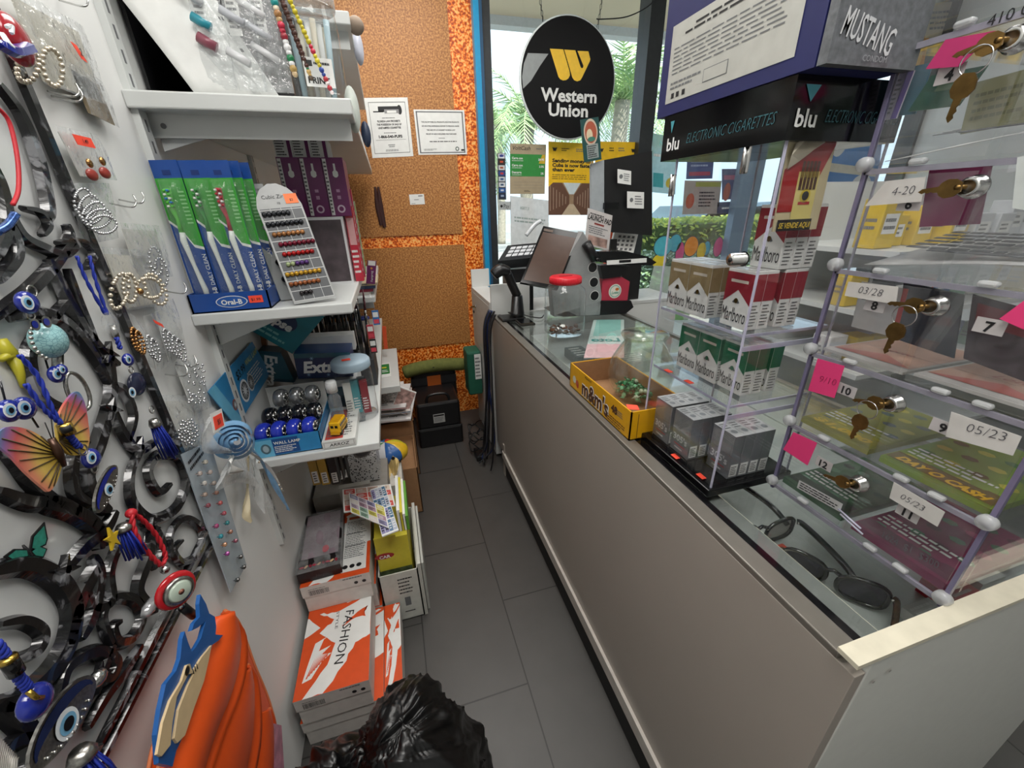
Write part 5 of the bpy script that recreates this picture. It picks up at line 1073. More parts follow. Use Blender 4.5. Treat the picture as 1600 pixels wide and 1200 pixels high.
t, o = flap('front orange foam visor carrying the blue shark', [(334, 965), (322, 1010), (300, 1060), (272, 1130), (245, 1210), (230, 1300)], [(352, 957), (376, 990), (378, 1040), (368, 1085), (345, 1140), (322, 1210), (300, 1300)], -.345, .030)
flap('second orange foam visor, right of the shark one', [(368, 1055), (360, 1085), (345, 1125), (325, 1180), (300, 1260), (290, 1300)], [(386, 1040), (398, 1065), (403, 1110), (402, 1160), (392, 1220), (380, 1300)], -.365, .022)
flap('third orange foam visor, half hidden at the right', [(402, 1115), (400, 1150), (396, 1200), (385, 1300)], [(420, 1108), (428, 1135), (430, 1180), (428, 1230), (424, 1300)], -.382, .018)
flap('rearmost orange foam visor against the wall behind the others', [(330, 972), (318, 1000), (296, 1040), (262, 1110), (236, 1180), (222, 1300)], [(350, 955), (372, 975), (396, 1040), (420, 1100), (432, 1160), (436, 1300)], -.40, .006)
SHB = C('1c5aa0', .45); SHC = C('d8bf94', .5); xs = -.333
sh = thing('foam_shark', 'blue and cream foam shark cut-out on the front orange visor', 'foam shark', (0, 0, 0))
def foam(pts, mt, x, name, th=.005): m = MB(); m.prism([W(u, v, 'x', x) for u, v in pts], (th, 0, 0), mt); m.build(name, sh)
foam([(307, 930), (316, 945), (321, 960), (330, 965), (332, 980), (331, 993), (343, 994), (336, 1002), (326, 1009), (308, 1060), (298, 1100), (285, 1140), (268, 1175), (262, 1200), (240, 1195), (237, 1150), (243, 1110), (252, 1070), (268, 1050), (275, 1030), (278, 1000), (282, 988), (287, 1005), (293, 1020), (300, 1012), (308, 998), (315, 972), (303, 982), (293, 987), (297, 975), (306, 965), (305, 945)], SHB, xs, 'body')
foam([(327, 1009), (322, 1035), (315, 1065), (300, 1105), (285, 1150), (273, 1162), (268, 1155), (275, 1110), (290, 1072), (300, 1052), (290, 1055), (272, 1090), (265, 1130), (262, 1165), (248, 1183), (241, 1180), (250, 1130), (262, 1095), (280, 1065), (288, 1040), (293, 1038), (297, 1052), (310, 1030)], SHC, xs + .005, 'belly', .003)
m = MB(); f = Fr(W(293, 1048, 'x', xs + .0085), (0, .01, 0), (0, 0, .01)); m.disc(f, 0, 0, .0055, BRASS, 0); m.disc(f, 0, 0, .0035, INK, .0006); m.build('eye', sh)
m = MB()
for k in range(3): m.tube([W(303 + 3 * k, 1053 - 4 * k, 'x', xs + .0085), W(301 + 3 * k, 1045 - 4 * k, 'x', xs + .0085)], .0005, INK, 4)
m.build('gills', sh)
m = MB(); m.slab(face('x', -.385, (430, 1200), (444, 1200), (426, 1130)), .02, mat('pink_print2', 'c98aa0', .4, var=.3)); tag(m.build('pink_package'), 'pink printed package behind the orange visors at the bottom edge', 'package')

from mathutils import noise as NZ
t = thing('trash_bag', 'black glossy trash bag over a bin, gathered and knotted in the middle', 'trash bag', (-.13, .42, 0))
TB = mat('black_bag_plastic', '060607', .33, var=.2, bump=.35, scale=50, spec=.5, coat=.0)
K = W(580, 1178, 'z', .46) - Vector((-.13, .42, 0))
def lobe(m, c, r, nu=110, nv=64, amp=1.):
    c = Vector(c)
    def fn(u, v):
        th = 2 * PI * u; ph = PI * v; d = Vector((math.cos(th) * math.sin(ph), math.sin(th) * math.sin(ph), math.cos(ph)))
        p = c + Vector((d.x * r[0], d.y * r[1], d.z * r[2]))
        w_ = p - K; dist = w_.length; w2 = Vector((w_.x, w_.y)); an = math.atan2(w_.z * .6 + w_.y, w_.x)
        fold = (1 - abs(math.sin(an * 8 + 2.5 * NZ.noise(p * 7)))) ** 2 * .008 * min(dist / .05, 1) * max(1 - dist / .22, .1)
        g1 = Vector((math.cos(an) * 4.2, math.sin(an) * 4.2, dist * 5 + 2)); g2 = Vector((math.cos(an) * 10, math.sin(an) * 10, dist * 9 + 5))
        rid = (1 - min(abs(NZ.noise(g1)) * 3.2, 1)) * .009 + (1 - min(abs(NZ.noise(g2)) * 3, 1)) * .005 + NZ.noise(p * 6.5) * .030 + (1 - min(abs(NZ.noise(p * 15)) * 3, 1)) * .010 + NZ.noise(p * 30) * .004 - .008
        pull = -.03 * math.exp(-(dist / .06) ** 2)
        return p + d * (fold + rid + pull) * amp
    m.grid(fn, nu, nv, TB)
m = MB(); lobe(m, (.040, .03, .29), (.138, .155, .255), 150, 90); m.build('right_lobe', t)
m = MB(); lobe(m, (-.115, .02, .245), (.115, .15, .21), 130, 80); m.build('left_lobe', t)
m = MB(); m.lathe([(.13, .0), (.14, .01), (.155, .30), (.15, .30)], BLACK, (-.02, .03, 0), 28); m.build('bin', t)
m = MB()
for k in range(9): a = k * .7; m.tube([K + Vector((0, 0, -.01)), K + Vector((.02 * math.cos(a), .02 * math.sin(a), .012)), K + Vector((.035 * math.cos(a + .4), .03 * math.sin(a + .4), .002))], [.008, .006, .002], TB, 6)
m.build('knot', t)
# ============================================================ THE COUNTER
ZC = .876
CW = mat('counter_laminate', 'a39b92', .38, var=.02, scale=5); RAIL = mat('brushed_rail', '75716a', .35, .3, var=.05)
CGL = clear('counter_glass', (.95, .968, .962), .10, .02)
t = thing('display_counter', 'long glass-topped display counter with plain white laminate front', 'counter', (.456, .19, 0))
def L(x, y, z): return (x - .456, y - .19, z)
m = MB(); m.box(L(.456, .1685, .13), L(.474, 1.96, .866), CW, .001); m.build('front_panel', t)
m = MB(); m.box(L(.447, .19, .105), L(.458, 1.82, .150), mat('skirting', 'c2bcb4', .35)); m.build('skirting', t)
m = MB(); m.box(L(.456, .19, .866), L(.489, 1.96, .878), RAIL, .002); m.build('front_rail', t)
m = MB(); m.box(L(.489, .195, .864), L(.502, 1.96, .8768), BLACKG); m.build('gasket', t)
m = MB(); m.box(L(.502, .195, .868), L(1.085, 1.96, .8765), CGL); m.build('glass_top', t)
m = MB(); m.box(L(1.08, .195, .35), L(1.086, 1.96, .868), CGL); m.build('customer_glass', t)
m = MB(); m.box(L(1.078, .19, .868), L(1.095, 1.96, .880), RAIL); m.build('rear_rail', t)
m = MB(); m.box(L(.474, .195, .74), L(1.08, 1.95, .752), mat('glass_shelf_white', 'b6bab8', .3)); m.build('upper_shelf', t)
m = MB(); m.box(L(.474, .195, .36), L(1.08, 1.95, .38), WHITE); m.build('deck', t)
m = MB(); m.box(L(.474, .2, .06), L(1.09, 1.95, .36), C('38393b', .6)); m.build('plinth', t)
m = MB(); m.box(L(.4575, .2, 0), L(.474, 1.80, .128), C('151515', .6)); m.build('kick_plate', t)
m = MB(); m.box(L(.50, .20, 0), L(.52, .22, .12), BLACK); m.build('foot', t)
m = MB(); m.box(L(.451, 1.79, 0), L(.475, 1.815, .20), CW); m.build('leg', t)
LED = mat('led_tube', 'fff4d6', .3, var=0, emit=.9)
m = MB(); m.tube([L(.605, .21, .800), L(.605, 1.2, .800), L(.605, 1.9, .800)], .0045, LED, 8); m.build('light_tube', t)
m = MB(); m.box(L(.502, .197, .856), L(.548, 1.94, .860), C('767876', .35)); m.build('inner_ledge', t)
t = thing('end_panel', 'cream-topped white end panel closing the near end of the counter', 'panel', (.448, .168, 0))
m = MB(); m.box((.0268, 0, .0), (.70, .020, .889), mat('end_panel_white', 'd8d9d3', .4, var=.02), .002); m.build('board', t)
m = MB(); m.box((-.002, -.002, .889), (.70, .0215, .896), mat('cream_edge', 'd5cfbb', .45)); m.build('edge_band', t)
m = MB(); f = Fr((0, -.0003, 0), (.70, 0, 0), (0, 0, .889))
for u, v in ((.10, .957), (.068, .945)): m.disc(f, u, v, .0045, C('dcdad4'), .0006); m.disc(f, u, v, .0022, C('a8a69f'), .0012)
m.build('screw_cap', t)
# side cabinet beyond the counter
t = thing('side_cabinet', 'white side cabinet with a keyed drawer between counter and orange wall', 'cabinet', (.452, 1.985, .0)); m = MB(); m.box((0, 0, .02), (.10, .49, .936), WHITE, .002); m.build('carcass', t)
f = Fr((-.0005, .49, .60), (0, -.49, 0), (0, 0, .33)); m = MB(); m.slab(f, .001, C('cfd0cc'), .02, .05, .97, .95, .0015); m.build('drawer', t)
m = MB(); p = W(743, 479, 'x', .448) - Vector((.452, 1.985, 0)); m.lathe([(.010, -.004), (.010, 0), (0, 0)], STEEL, (p.x, p.y, p.z), 14, axis='x'); m.box((p.x - .03, p.y - .002, p.z - .004), (p.x - .004, p.y + .002, p.z + .004), BRASS); m.ball((p.x - .012, p.y, p.z - .03), .010, BLACK, n=10, k=6, sx=.4); m.build('lock', t)
m = MB(); m.box((0, .46, .936), (.11, .475, 1.04), WHITE); m.build('upstand', t)
t = tag(MB().box((.455, 1.962, .60), (.66, 1.975, 1.028), WHITE, .001).build('divider_board'), 'white upright board at the far end of the counter behind the scanner', 'board')
t = thing('back_counter', 'low white cabinet under the monitor and card terminal by the window', 'cabinet', (.58, 1.98, 0)); m = MB(); m.box((0, 0, .02), (1.0, .30, .86), WHITE, .002); m.build('carcass', t); m = MB(); m.box((-.004, -.002, .86), (1.004, .305, .876), C('c9cac8')); m.build('worktop', t)
t = thing('cable_bundle', 'dark bundle of black and blue cables hanging down the far end of the counter', 'cables', (.44, 1.88, 0)); r = random.Random(6)
for k in range(9):
    x, y = r.uniform(-.02, .008), r.uniform(-.01, .12); m = MB(); m.tube(curve([(x + .02, y, .90), (x - .01, y, .80), (x - .012, y + r.uniform(-.02, .02), .5), (x - .02 + r.uniform(-.04, .01), y + r.uniform(-.05, .05), .15), (x - .05 + r.uniform(-.05, .02), y + r.uniform(-.1, .08), .02)], 8), .004 + .002 * r.random(), (BLACK, C('23305c'), BLACK, C('303236'))[k % 4], 6); m.build('cable', t)
for k in range(5):
    m = MB(); a0 = k * 1.1; m.tube(curve([(-.08 + .05 * math.cos(a0 + a), .2 + .07 * math.sin(a0 + a), .05 + .03 * k + .02 * math.sin(3 * a)) for a in [i * .6 for i in range(10)]], 5), .004, BLACK, 6); m.build('cable', t)
t = thing('power_adapter', 'black power adapter on the floor among the cables', 'adapter', (.33, 1.97, 0)); m = MB(); m.box((0, 0, 0), (.05, .11, .035), BLACK, .006); m.build('case', t)
# poster reflection in the glass, added as a mirrored card under it
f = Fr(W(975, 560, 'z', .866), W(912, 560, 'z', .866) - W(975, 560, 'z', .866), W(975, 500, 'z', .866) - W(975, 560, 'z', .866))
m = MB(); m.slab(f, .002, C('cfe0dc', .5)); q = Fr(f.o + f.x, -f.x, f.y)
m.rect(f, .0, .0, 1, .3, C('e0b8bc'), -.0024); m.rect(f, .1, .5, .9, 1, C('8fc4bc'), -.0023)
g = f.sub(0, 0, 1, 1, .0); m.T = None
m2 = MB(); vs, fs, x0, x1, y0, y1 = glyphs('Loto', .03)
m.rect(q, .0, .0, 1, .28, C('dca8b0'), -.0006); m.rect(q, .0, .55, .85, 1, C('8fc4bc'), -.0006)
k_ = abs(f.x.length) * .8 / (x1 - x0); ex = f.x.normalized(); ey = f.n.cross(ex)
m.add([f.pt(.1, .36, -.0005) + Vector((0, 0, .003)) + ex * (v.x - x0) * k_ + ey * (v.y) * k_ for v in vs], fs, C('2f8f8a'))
tag(m.build('reflection_card'), 'teal and white reversed reflection added as a card under the glass beside the coin jar', 'card')

# ---- things inside the counter: sunglasses
FR_ = C('18181b', .12, coat=.5); TORT = mat('tortoise_shell', '4a3524', .2, var=.6, scale=60)
LENS = bpy.data.materials.new('smoke_lens'); LENS.use_nodes = True; n = LENS.node_tree; n.nodes['Principled BSDF'].inputs['Base Color'].default_value = (.02, .018, .03, 1); n.nodes['Principled BSDF'].inputs['Roughness'].default_value = .08
tx = n.nodes.new('ShaderNodeTexCoord'); no = n.nodes.new('ShaderNodeTexNoise'); no.inputs['Scale'].default_value = 8; mx = n.nodes.new('ShaderNodeMapRange'); mx.inputs['To Min'].default_value = .04; mx.inputs['To Max'].default_value = .12; n.links.new(tx.outputs['Object'], no.inputs['Vector']); n.links.new(no.outputs['Fac'], mx.inputs['Value']); n.links.new(mx.outputs[0], n.nodes['Principled BSDF'].inputs['Roughness'])
LENS2 = clear('gradient_lens', (.42, .38, .36), .3, .05)
def sunglasses(label, loc, rz, tilt, lens, temple_mat, round_=0., fold=0.):
    t = thing('sunglasses', label, 'sunglasses', loc, group='sunglasses in the counter', rot=(tilt, 0, rz)); t.scale = (1.12, 1.12, 1.12)
    def outl(cx, s=1.):
        pts = []
        for i in range(28):
            a = 2 * PI * i / 28; ca, sa = math.cos(a), math.sin(a); e = 1.45; k = (abs(ca) ** (2 * e) + abs(sa) ** (2 * e)) ** (-1 / (2 * e))
            pts.append(Vector((cx + ca * k * .029 * s, .003 * math.cos(a), .024 + sa * k * .021 * s + .004 * (ca * (1 if cx > 0 else -1)) * (sa > 0))))
        return pts
    m = MB()
    for cx in (-.036, .036): m.tube(outl(cx), .0034, FR_, 8, closed=True)
    m.tube([(-.010, 0, .034), (0, -.002, .037), (.010, 0, .034)], .0032, FR_, 8); m.build('frame', t)
    for cx in (-.036, .036): m = MB(); m.add(outl(cx), [tuple(range(28))], lens); m.build('lens', t)
    for s in (-1, 1):
        m = MB(); x = s * .068; q = [(x, 0, .036), (x + s * .004, .01, .037), (x + s * .003, .06, .034), (x, .10, .028), (x - s * .002, .13, .012)]
        m.tube(curve(q, 4), [.0022] * 17, temple_mat, 8, flat=2.2); m.build('temple', t)
        m = MB(); m.ball((x, .004, .036), .0028, STEEL, n=6, k=4); m.build('hinge', t)
a = W(1235, 872, 'z', .785); b = W(1372, 935, 'z', .785); mid = (a + b) / 2
sunglasses('black sunglasses with dark lenses and tortoise temples, nearer the cream end panel', (mid.x, mid.y, .757), math.atan2(b.y - a.y, b.x - a.x) + PI + .0, 0, LENS, TORT)
a = W(1190, 832, 'z', .785); b = W(1256, 820, 'z', .785)
sunglasses('sunglasses with pale gradient lenses, middle of those under the counter glass', (a.x - .0, a.y + .0, .757), math.atan2(b.y - a.y, b.x - a.x) + PI, 0, LENS2, FR_)
sunglasses('sunglasses mostly hidden under the black base of the cigarette case', (.60, .575, .757), .25 + PI, 0, LENS, FR_)
p = W(1222, 853, 'z', .76); m = MB(); m.box((p.x - .008, p.y - .006, .7525), (p.x + .008, p.y + .006, .760), C('b8402c', .4), .002); tag(m.build('price_tab'), 'small red tab lying between the two visible sunglasses', 'tag')
r = random.Random(12)
for i, (x, y, w_, d, h, c_, nm) in enumerate(((.80, .23, .06, .05, .03, 'c8323c', 'red'), (.88, .24, .06, .07, .03, 'e4e4e0', 'white'), (.72, .215, .06, .04, .02, 'c9c9c6', 'grey'), (.96, .26, .05, .08, .04, '2a2a2e', 'black'), (.85, 1.3, .1, .1, .05, '8a8f94', 'slate'), (.70, 1.45, .08, .14, .04, '5a6468', 'dark grey'), (.68, 1.18, .1, .1, .04, '9aa4a6', 'pale grey'))):
    printed_box('small_box', '%s small merchandise box on the shelf under the counter glass, %s' % (nm, 'near the end panel' if y < .5 else 'near the coin jar'), 'box', (x, y, .7525), w_, d, h, C(c_, .4), group='small boxes inside the counter', draw=lambda mb, b: mb.lines(b.top, .1, .1, .9, .9, 4, PAPER))

# ============================================================ CIGARETTE CASE
t = thing('cigarette_case', 'tall clear acrylic cigarette case with black header and black base', 'display case', (.515, .479, ZC + .001))
def Q(x, y, z): return (x - .515, y - .479, z - ZC - .001)
m = MB(); m.box(Q(.505, .472, ZC + .001), Q(.70, .712, .893), BLACKG, .002); m.build('base', t)
def pane(a, b_, nm='pane', mt=ACR): m = MB(); m.box(Q(*a), Q(*b_), mt); m.build(nm, t)
pane((.515, .479, .893), (.518, .700, 1.45)); pane((.692, .479, .893), (.695, .700, 1.45)); pane((.518, .479, .893), (.692, .482, 1.45)); pane((.518, .697, .893), (.692, .700, 1.45))
for (x, y) in ((.515, .479), (.515, .700), (.695, .479), (.695, .700)): m = MB(); m.box(Q(x - .0014, y - .0014, .893), Q(x + .0014, y + .0014, 1.45), ACRE); m.build('edge_strip', t)
for z in (1.186, 1.060):
    pane((.518, .482, z - .004), (.692, .697, z), 'shelf'); m = MB(); m.box(Q(.5185, .482, z - .0045), Q(.5205, .697, z + .0), ACRE); m.box(Q(.5185, .4825, z - .0045), Q(.692, .4845, z), ACRE); m.build('shelf_edge', t)
    m = MB(); m.box(Q(.522, .484, z - .022), Q(.524, .697, z - .004), ACR); m.box(Q(.522, .486, z - .030), Q(.690, .488, z - .022), ACRE); m.build('tray_lip', t)
pane((.518, .592, 1.06), (.692, .5945, 1.45), 'divider')
HB = BoxF(.195, .262, .070, Q(.505, .474, 1.450)); m = MB(); HB.solid(m, BLACKG); m.build('header', t)
TQ = C('4fa3b0', .4); TQ2 = C('2f5f68', .4)
for f, s in ((HB.left, 1), (HB.front, 1)):
    wid = f.w; m = MB()
    m.txt(f, 'blu', .06 if f is HB.left else .05, .22, .020, PAPER, 'l', .02, h=.001, wid=.034); m.poly(f, [(.075, .86), (.115 if f is HB.left else .20, .86), (.095 if f is HB.left else .14, .60)], TQ, .001)
    m.txt(f, 'ELECTRONIC CIGARETTES', .26 if f is HB.left else .30, .30, .015, TQ2, 'l', -.01, .2, h=.001, wid=wid * .66); m.build('header_print', t)

m = MB(); p = W(1155, 405, 'x', .512); p = Vector(Q(*p)); m.lathe([(.009, -.004), (.009, .02), (.011, .02)], STEEL, (p.x - .012, p.y, p.z), 18, axis='x'); m.lathe([(.0035, -.014), (.0035, -.010)], INK, (p.x - .004, p.y, p.z), 10, axis='x'); m.build('lock', t)
for (u, v) in ((1052, 290), (1167, 250)): m = MB(); p = Vector(Q(*W(u, v, 'x', .513))); m.box((p.x - .004, p.y - .007, p.z - .018), (p.x, p.y + .007, p.z + .018), STEEL, .002); m.tube([(p.x - .005, p.y, p.z - .018), (p.x - .005, p.y, p.z + .018)], .003, STEEL, 8); m.build('hinge', t)
for (u, v) in ((1046, 603), (1060, 614), (1066, 595 - 0), (1078, 601)): pass
for i, (u0, v0, z) in enumerate(((1063, 482, 1.1865), (1142, 505, 1.1865), (1043, 580, 1.0605), (1075, 597, 1.0605), (1052, 714, .8945), (1092, 745, .8945))):
    p = W(u0, v0, 'z', z); m = MB(); a = Q(p.x - .003 if z > 1 else p.x, p.y - .009, z); m.box(a, (a[0] + .010, a[1] + .018, a[2] + .001), PRICE); m.build('price_label', t)
# cigarette packs
WP = C('dcdcd8', .3)
def pack(col, nm, cat_label, word='Marlboro', grey=False):
    """front faces the shop keeper (-x); local origin at near lower front corner"""
    t = thing('cigarette_pack', cat_label, 'cigarette pack', group='cigarette packs in the clear case'); b = BoxF(.0225, .055, .093); m = MB(); b.solid(m, col if grey else WP, .0008); m.build('carton', t)
    f = b.left; s = b.front; m = MB()
    if not grey:
        m.poly(f, [(0, .42), (.5, .66), (1, .42), (1, .95), (0, .95)], col, .0004); m.poly(s, [(0, .5), (1, .5), (1, .95), (0, .95)], col, .0004)
        m.rect(b.back, 0, .5, 1, .95, col, .0004); m.rect(f, .18, .78, .82, .83, C('c8c0b4'), .0006)
        m.disc(f, .5, .47, .0042, BRASS if col is not GRNP else GRNP, .0008); m.poly(f, [(.36, .44), (.44, .50), (.44, .42)], GREY, .0008); m.poly(f, [(.64, .44), (.56, .50), (.56, .42)], GREY, .0008)
        m.txt(f, word, .5, .10, .024, INK, 'c', .0, h=.0008, wid=.050); m.lines(s, .15, .05, .85, .45, 7, INK, th=.3); m.rect(b.top, .08, .08, .92, .92, C('c4c4c2', .25), .0005)
    else:
        m.rect(f, .05, .55, .95, .97, mat('silver_pack_top', '9a9ca0', .25, .5), .0004); m.txt(f, "305's", .5, .30, .015, C('d0d2d4'), 'c', .02, h=.0008, wid=.042); m.rect(f, .2, .2, .8, .22, RED, .0006); m.lines(f, .25, .08, .75, .16, 1, C('d0d2d4'))
        m.rect(s, .12, .05, .88, .34, PAPER, .0005); m.lines(s, .2, .08, .8, .30, 5, INK, h=.0008); m.disc(b.top, .5, .3, .006, C('8c9094'), .0006); m.lines(b.top, .1, .5, .9, .9, 3, GREY); m.rect(b.top, .0, .0, 1, 1, C('c9cbcc', .2), .0003)
    m.build('print', t); return t
GRNP = C('1f6a4a', .3); GOLDP = C('8c7a58', .35, var=.05); REDP = C('8c2430', .3)
PK = {'gold': pack(GOLDP, 'g', 'x'), 'red': pack(REDP, 'r', 'x'), 'green': pack(GRNP, 'n', 'x'), 'grey': pack(mat('silver_pack', '84868a', .3, .4), 's', 'x', grey=True)}
used = {}
def put(k, x, y, z, label):
    o = PK[k] if k not in used else copy_tree(PK[k]); used[k] = 1; o.location = (x, y, z); o['label'] = label
od = ['front', 'second', 'third', 'rearmost']
for i in range(3): put('gold', .528 + .0232 * i, .640, 1.187, 'gold and white cigarette pack, %s of the far column on the upper shelf' % od[i])
for i in range(3): put('gold', .528 + .0232 * i, .5965, 1.187, 'x') if False else None
for i in range(3): put('gold', .545 + .0232 * i, .597 - .012, 1.187, 'gold and white cigarette pack, %s of the middle column on the upper shelf' % od[i]) if False else None
for i in range(3): put('gold', .528 + .0232 * i, .5835, 1.187, 'gold and white cigarette pack, %s of the middle column on the upper shelf' % od[i])
for i in range(4): put('red', .535 + .0232 * i + (.012 if i > 1 else 0), .500, 1.187, 'red and white cigarette pack, %s of the lower row near the upper shelf end' % od[i])
for i in range(3): put('red', .575 + .0232 * i, .500, 1.281, 'red and white cigarette pack stacked on top of the other reds, %s one' % od[i])
for i in range(2): put('green', .560 + .0232 * i, .622, 1.061, 'green and white cigarette pack, %s of the far column on the middle shelf' % od[i])
for i in range(2): put('green', .560 + .0232 * i, .566, 1.061, 'green and white cigarette pack, %s of the middle column on the middle shelf' % od[i])
for i in range(3): put('green', .565 + .0232 * i + (.008 if i == 2 else 0), .508, 1.061, 'green and white cigarette pack, %s of the near column on the middle shelf' % od[i])
for i in range(4): put('grey', .528 + .0232 * i, .628, .8935, 'silver grey cigarette pack, %s of the far column on the case floor' % od[i])
for i in range(4): put('grey', .530 + .0232 * i, .566, .8935, 'silver grey cigarette pack, %s of the middle column on the case floor' % od[i])
for i in range(4): put('grey', .560 + .0232 * i, .490, .8935, 'silver grey cigarette pack, %s of the near column on the case floor' % od[i])
# cigar card in the case
f = face('y', .486, (1207, 362), (1275, 358), (1238, 200)); t = thing('cigar_poster', 'torn red and yellow poster of cigars with SE VENDE AQUI standing in the case', 'poster', f.o); f = Fr((0, 0, 0), f.x, f.y)
m = MB(); m.slab(f, .002, C('c9bc96')); m.poly(f, [(0, .2), (.0, .62), (.45, .78), (.80, .90), (1, .98), (1, .85), (.75, .5), (.5, .2)], C('a02424'), .0006); m.rect(f, .32, .12, .78, .60, C('d8c878'), .0009)
for k in range(5): m.rect(f, .36 + k * .08, .42, .42 + k * .08, .70, C('4a2c1c'), .0014); m.rect(f, .36 + k * .08, .54, .42 + k * .08, .60, GOLD, .0018)
m.disc(f, .55, .36, .009, C('c8b02c'), .0014); m.disc(f, .55, .36, .006, INK, .0018); m.rect(f, .42, .27, .68, .30, C('b02a2a'), .0014); m.rect(f, .05, .0, .82, .12, INK, .0014); m.txt(f, 'SE VENDE AQUI', .08, .03, .0075, C('d8b838'), 'l', .02, .15, h=.002, wid=f.w * .7)
m.build('card', t)
m = MB(); m.add([f.pt(u, v, .003 + .004 * (i % 2)) for i, (u, v) in enumerate(((.02, .62), (.0, .75), (.1, .86), (.3, .93), (.55, .98), (.9, .99), (.8, .9), (.45, .8), (.25, .7)))], [tuple(range(9))], C('c4bca8', .8)); m.build('torn_paper', t)
# boxes on the case
t = thing('navy_carton', 'navy blue carton with a big white printed label on top of the cigarette case', 'box', (.502, .452, 1.5205)); B = BoxF(.135, .305, .30); m = MB(); B.solid(m, C('1a1f58', .6)); m.build('carton', t)
f = B.left; g = f.sub(.07, .06, .90, .42); m = MB(); m.rect(g, 0, 0, 1, 1, C('b9b9b2', .6), .0006); m.lines(g, .12, .80, .9, .92, 2, INK, cen=True, h=.001); m.lines(g, .04, .35, .96, .72, 7, GREY, h=.001, rnd=.1, th=.3); m.lines(g, .04, .16, .35, .28, 2, GREY, h=.001)
for u in (.06, .11, .17): m.rect(g, u, .05, u + .03, .12, INK, .001)
m.rect(g, .36, .10, .56, .26, GREY, .0009); m.rect(g, .365, .11, .555, .25, C('b9b9b2'), .0012); m.build('label', t)
t = thing('silver_carton', 'silver grey carton with MUSTANG lettering on top of the cigarette case', 'box', (.502, .4375, 1.5205)); B = BoxF(.140, .012, .235); m = MB(); B.solid(m, mat('speckled_silver', '6f7276', .4, .3, var=.25, scale=120)); m.build('carton', t)
m = MB(); f = B.front; m.txt(f, 'MUSTANG', .06, .115, .026, C('c4c6c8'), 'l', .01, h=.001, wid=.082, rot=-.20); m.txt(f, 'CONDOM', .5, .02, .006, C('9a9ca0'), 'c', h=.001); m.build('print', t)

# ============================================================ LOTTERY TICKET CASE
LX, LY0, LY1, LD = .635, .195, .455, .26
ZR = [.893, 1.020, 1.152, 1.283, 1.413, 1.545, 1.680]
t = thing('lottery_case', 'tall clear acrylic lottery ticket case with numbered locked bins and brass keys', 'display case', (LX, LY0, ZC + .001))
def Z(x, y, z): return (x - LX, y - LY0, z - ZC - .001)
ACV = mat('purple_acrylic_edge', '75708c', .15, var=.15, scale=20)
PNL = clear('door_acrylic', (.965, .965, .97), .08, .04, .03)
def lp(a, b_, nm, mt): m = MB(); m.box(Z(*a), Z(*b_), mt); m.build(nm, t)
lp((LX, LY0, .8775), (LX + LD, LY1, .884), 'base', ACR)
for z in ZR:
    lp((LX, LY0, z - .003), (LX + LD, LY1, z + .001), 'shelf', ACR); lp((LX - .002, LY0, z - .0045), (LX + .003, LY1, z + .002), 'shelf_edge', mat('grey_acrylic_edge', '8a8894', .15, var=.1))
lp((LX, LY1 - .003, .884), (LX + LD, LY1, 1.68), 'side_pane', ACR); lp((LX, LY0, .884), (LX + LD, LY0 + .003, 1.68), 'side_pane', ACR); lp((LX + LD - .003, LY0, .884), (LX + LD, LY1, 1.68), 'customer_pane', ACR)
for y in (LY0, LY1): lp((LX - .002, y - .003, .884), (LX + .004, y + .002, 1.68), 'corner_post', ACV); lp((LX + .020, y - .002, .884), (LX + .024, y + .002, 1.68), 'corner_post', ACR)
lp((LX, .328, .884), (LX + LD, .331, 1.68), 'divider', ACR)
for i in range(6):
    z0, z1 = ZR[i] + .006, ZR[i + 1] - .008
    for (a, b_) in ((.334, .450), (.200, .325)): 
        lp((LX - .001, a, z0), (LX + .0015, b_, z1), 'door', PNL)
    lp((LX + .004, LY0 + .004, z0 + .012), (LX + .006, LY1 - .004, z0 + .030), 'ticket_lip', ACR)
CN = clear('milky_plastic', (.8, .8, .8), .3, .2, .4)
for y in (LY0, LY1):
    for z in ZR[:-1]: m = MB(); m.lathe([(.0085, -.004), (.0095, 0), (.0095, .006), (.006, .008)], CN, Z(LX - .006, y, z + .008), 14, axis='x'); m.build('connector', t)
for z in ZR[:-1]:
    for y in (.245, .285, .395): m = MB(); m.box(Z(LX - .006, y - .009, z + .003), Z(LX + .004, y + .009, z + .010), CN, .003); m.build('latch', t)
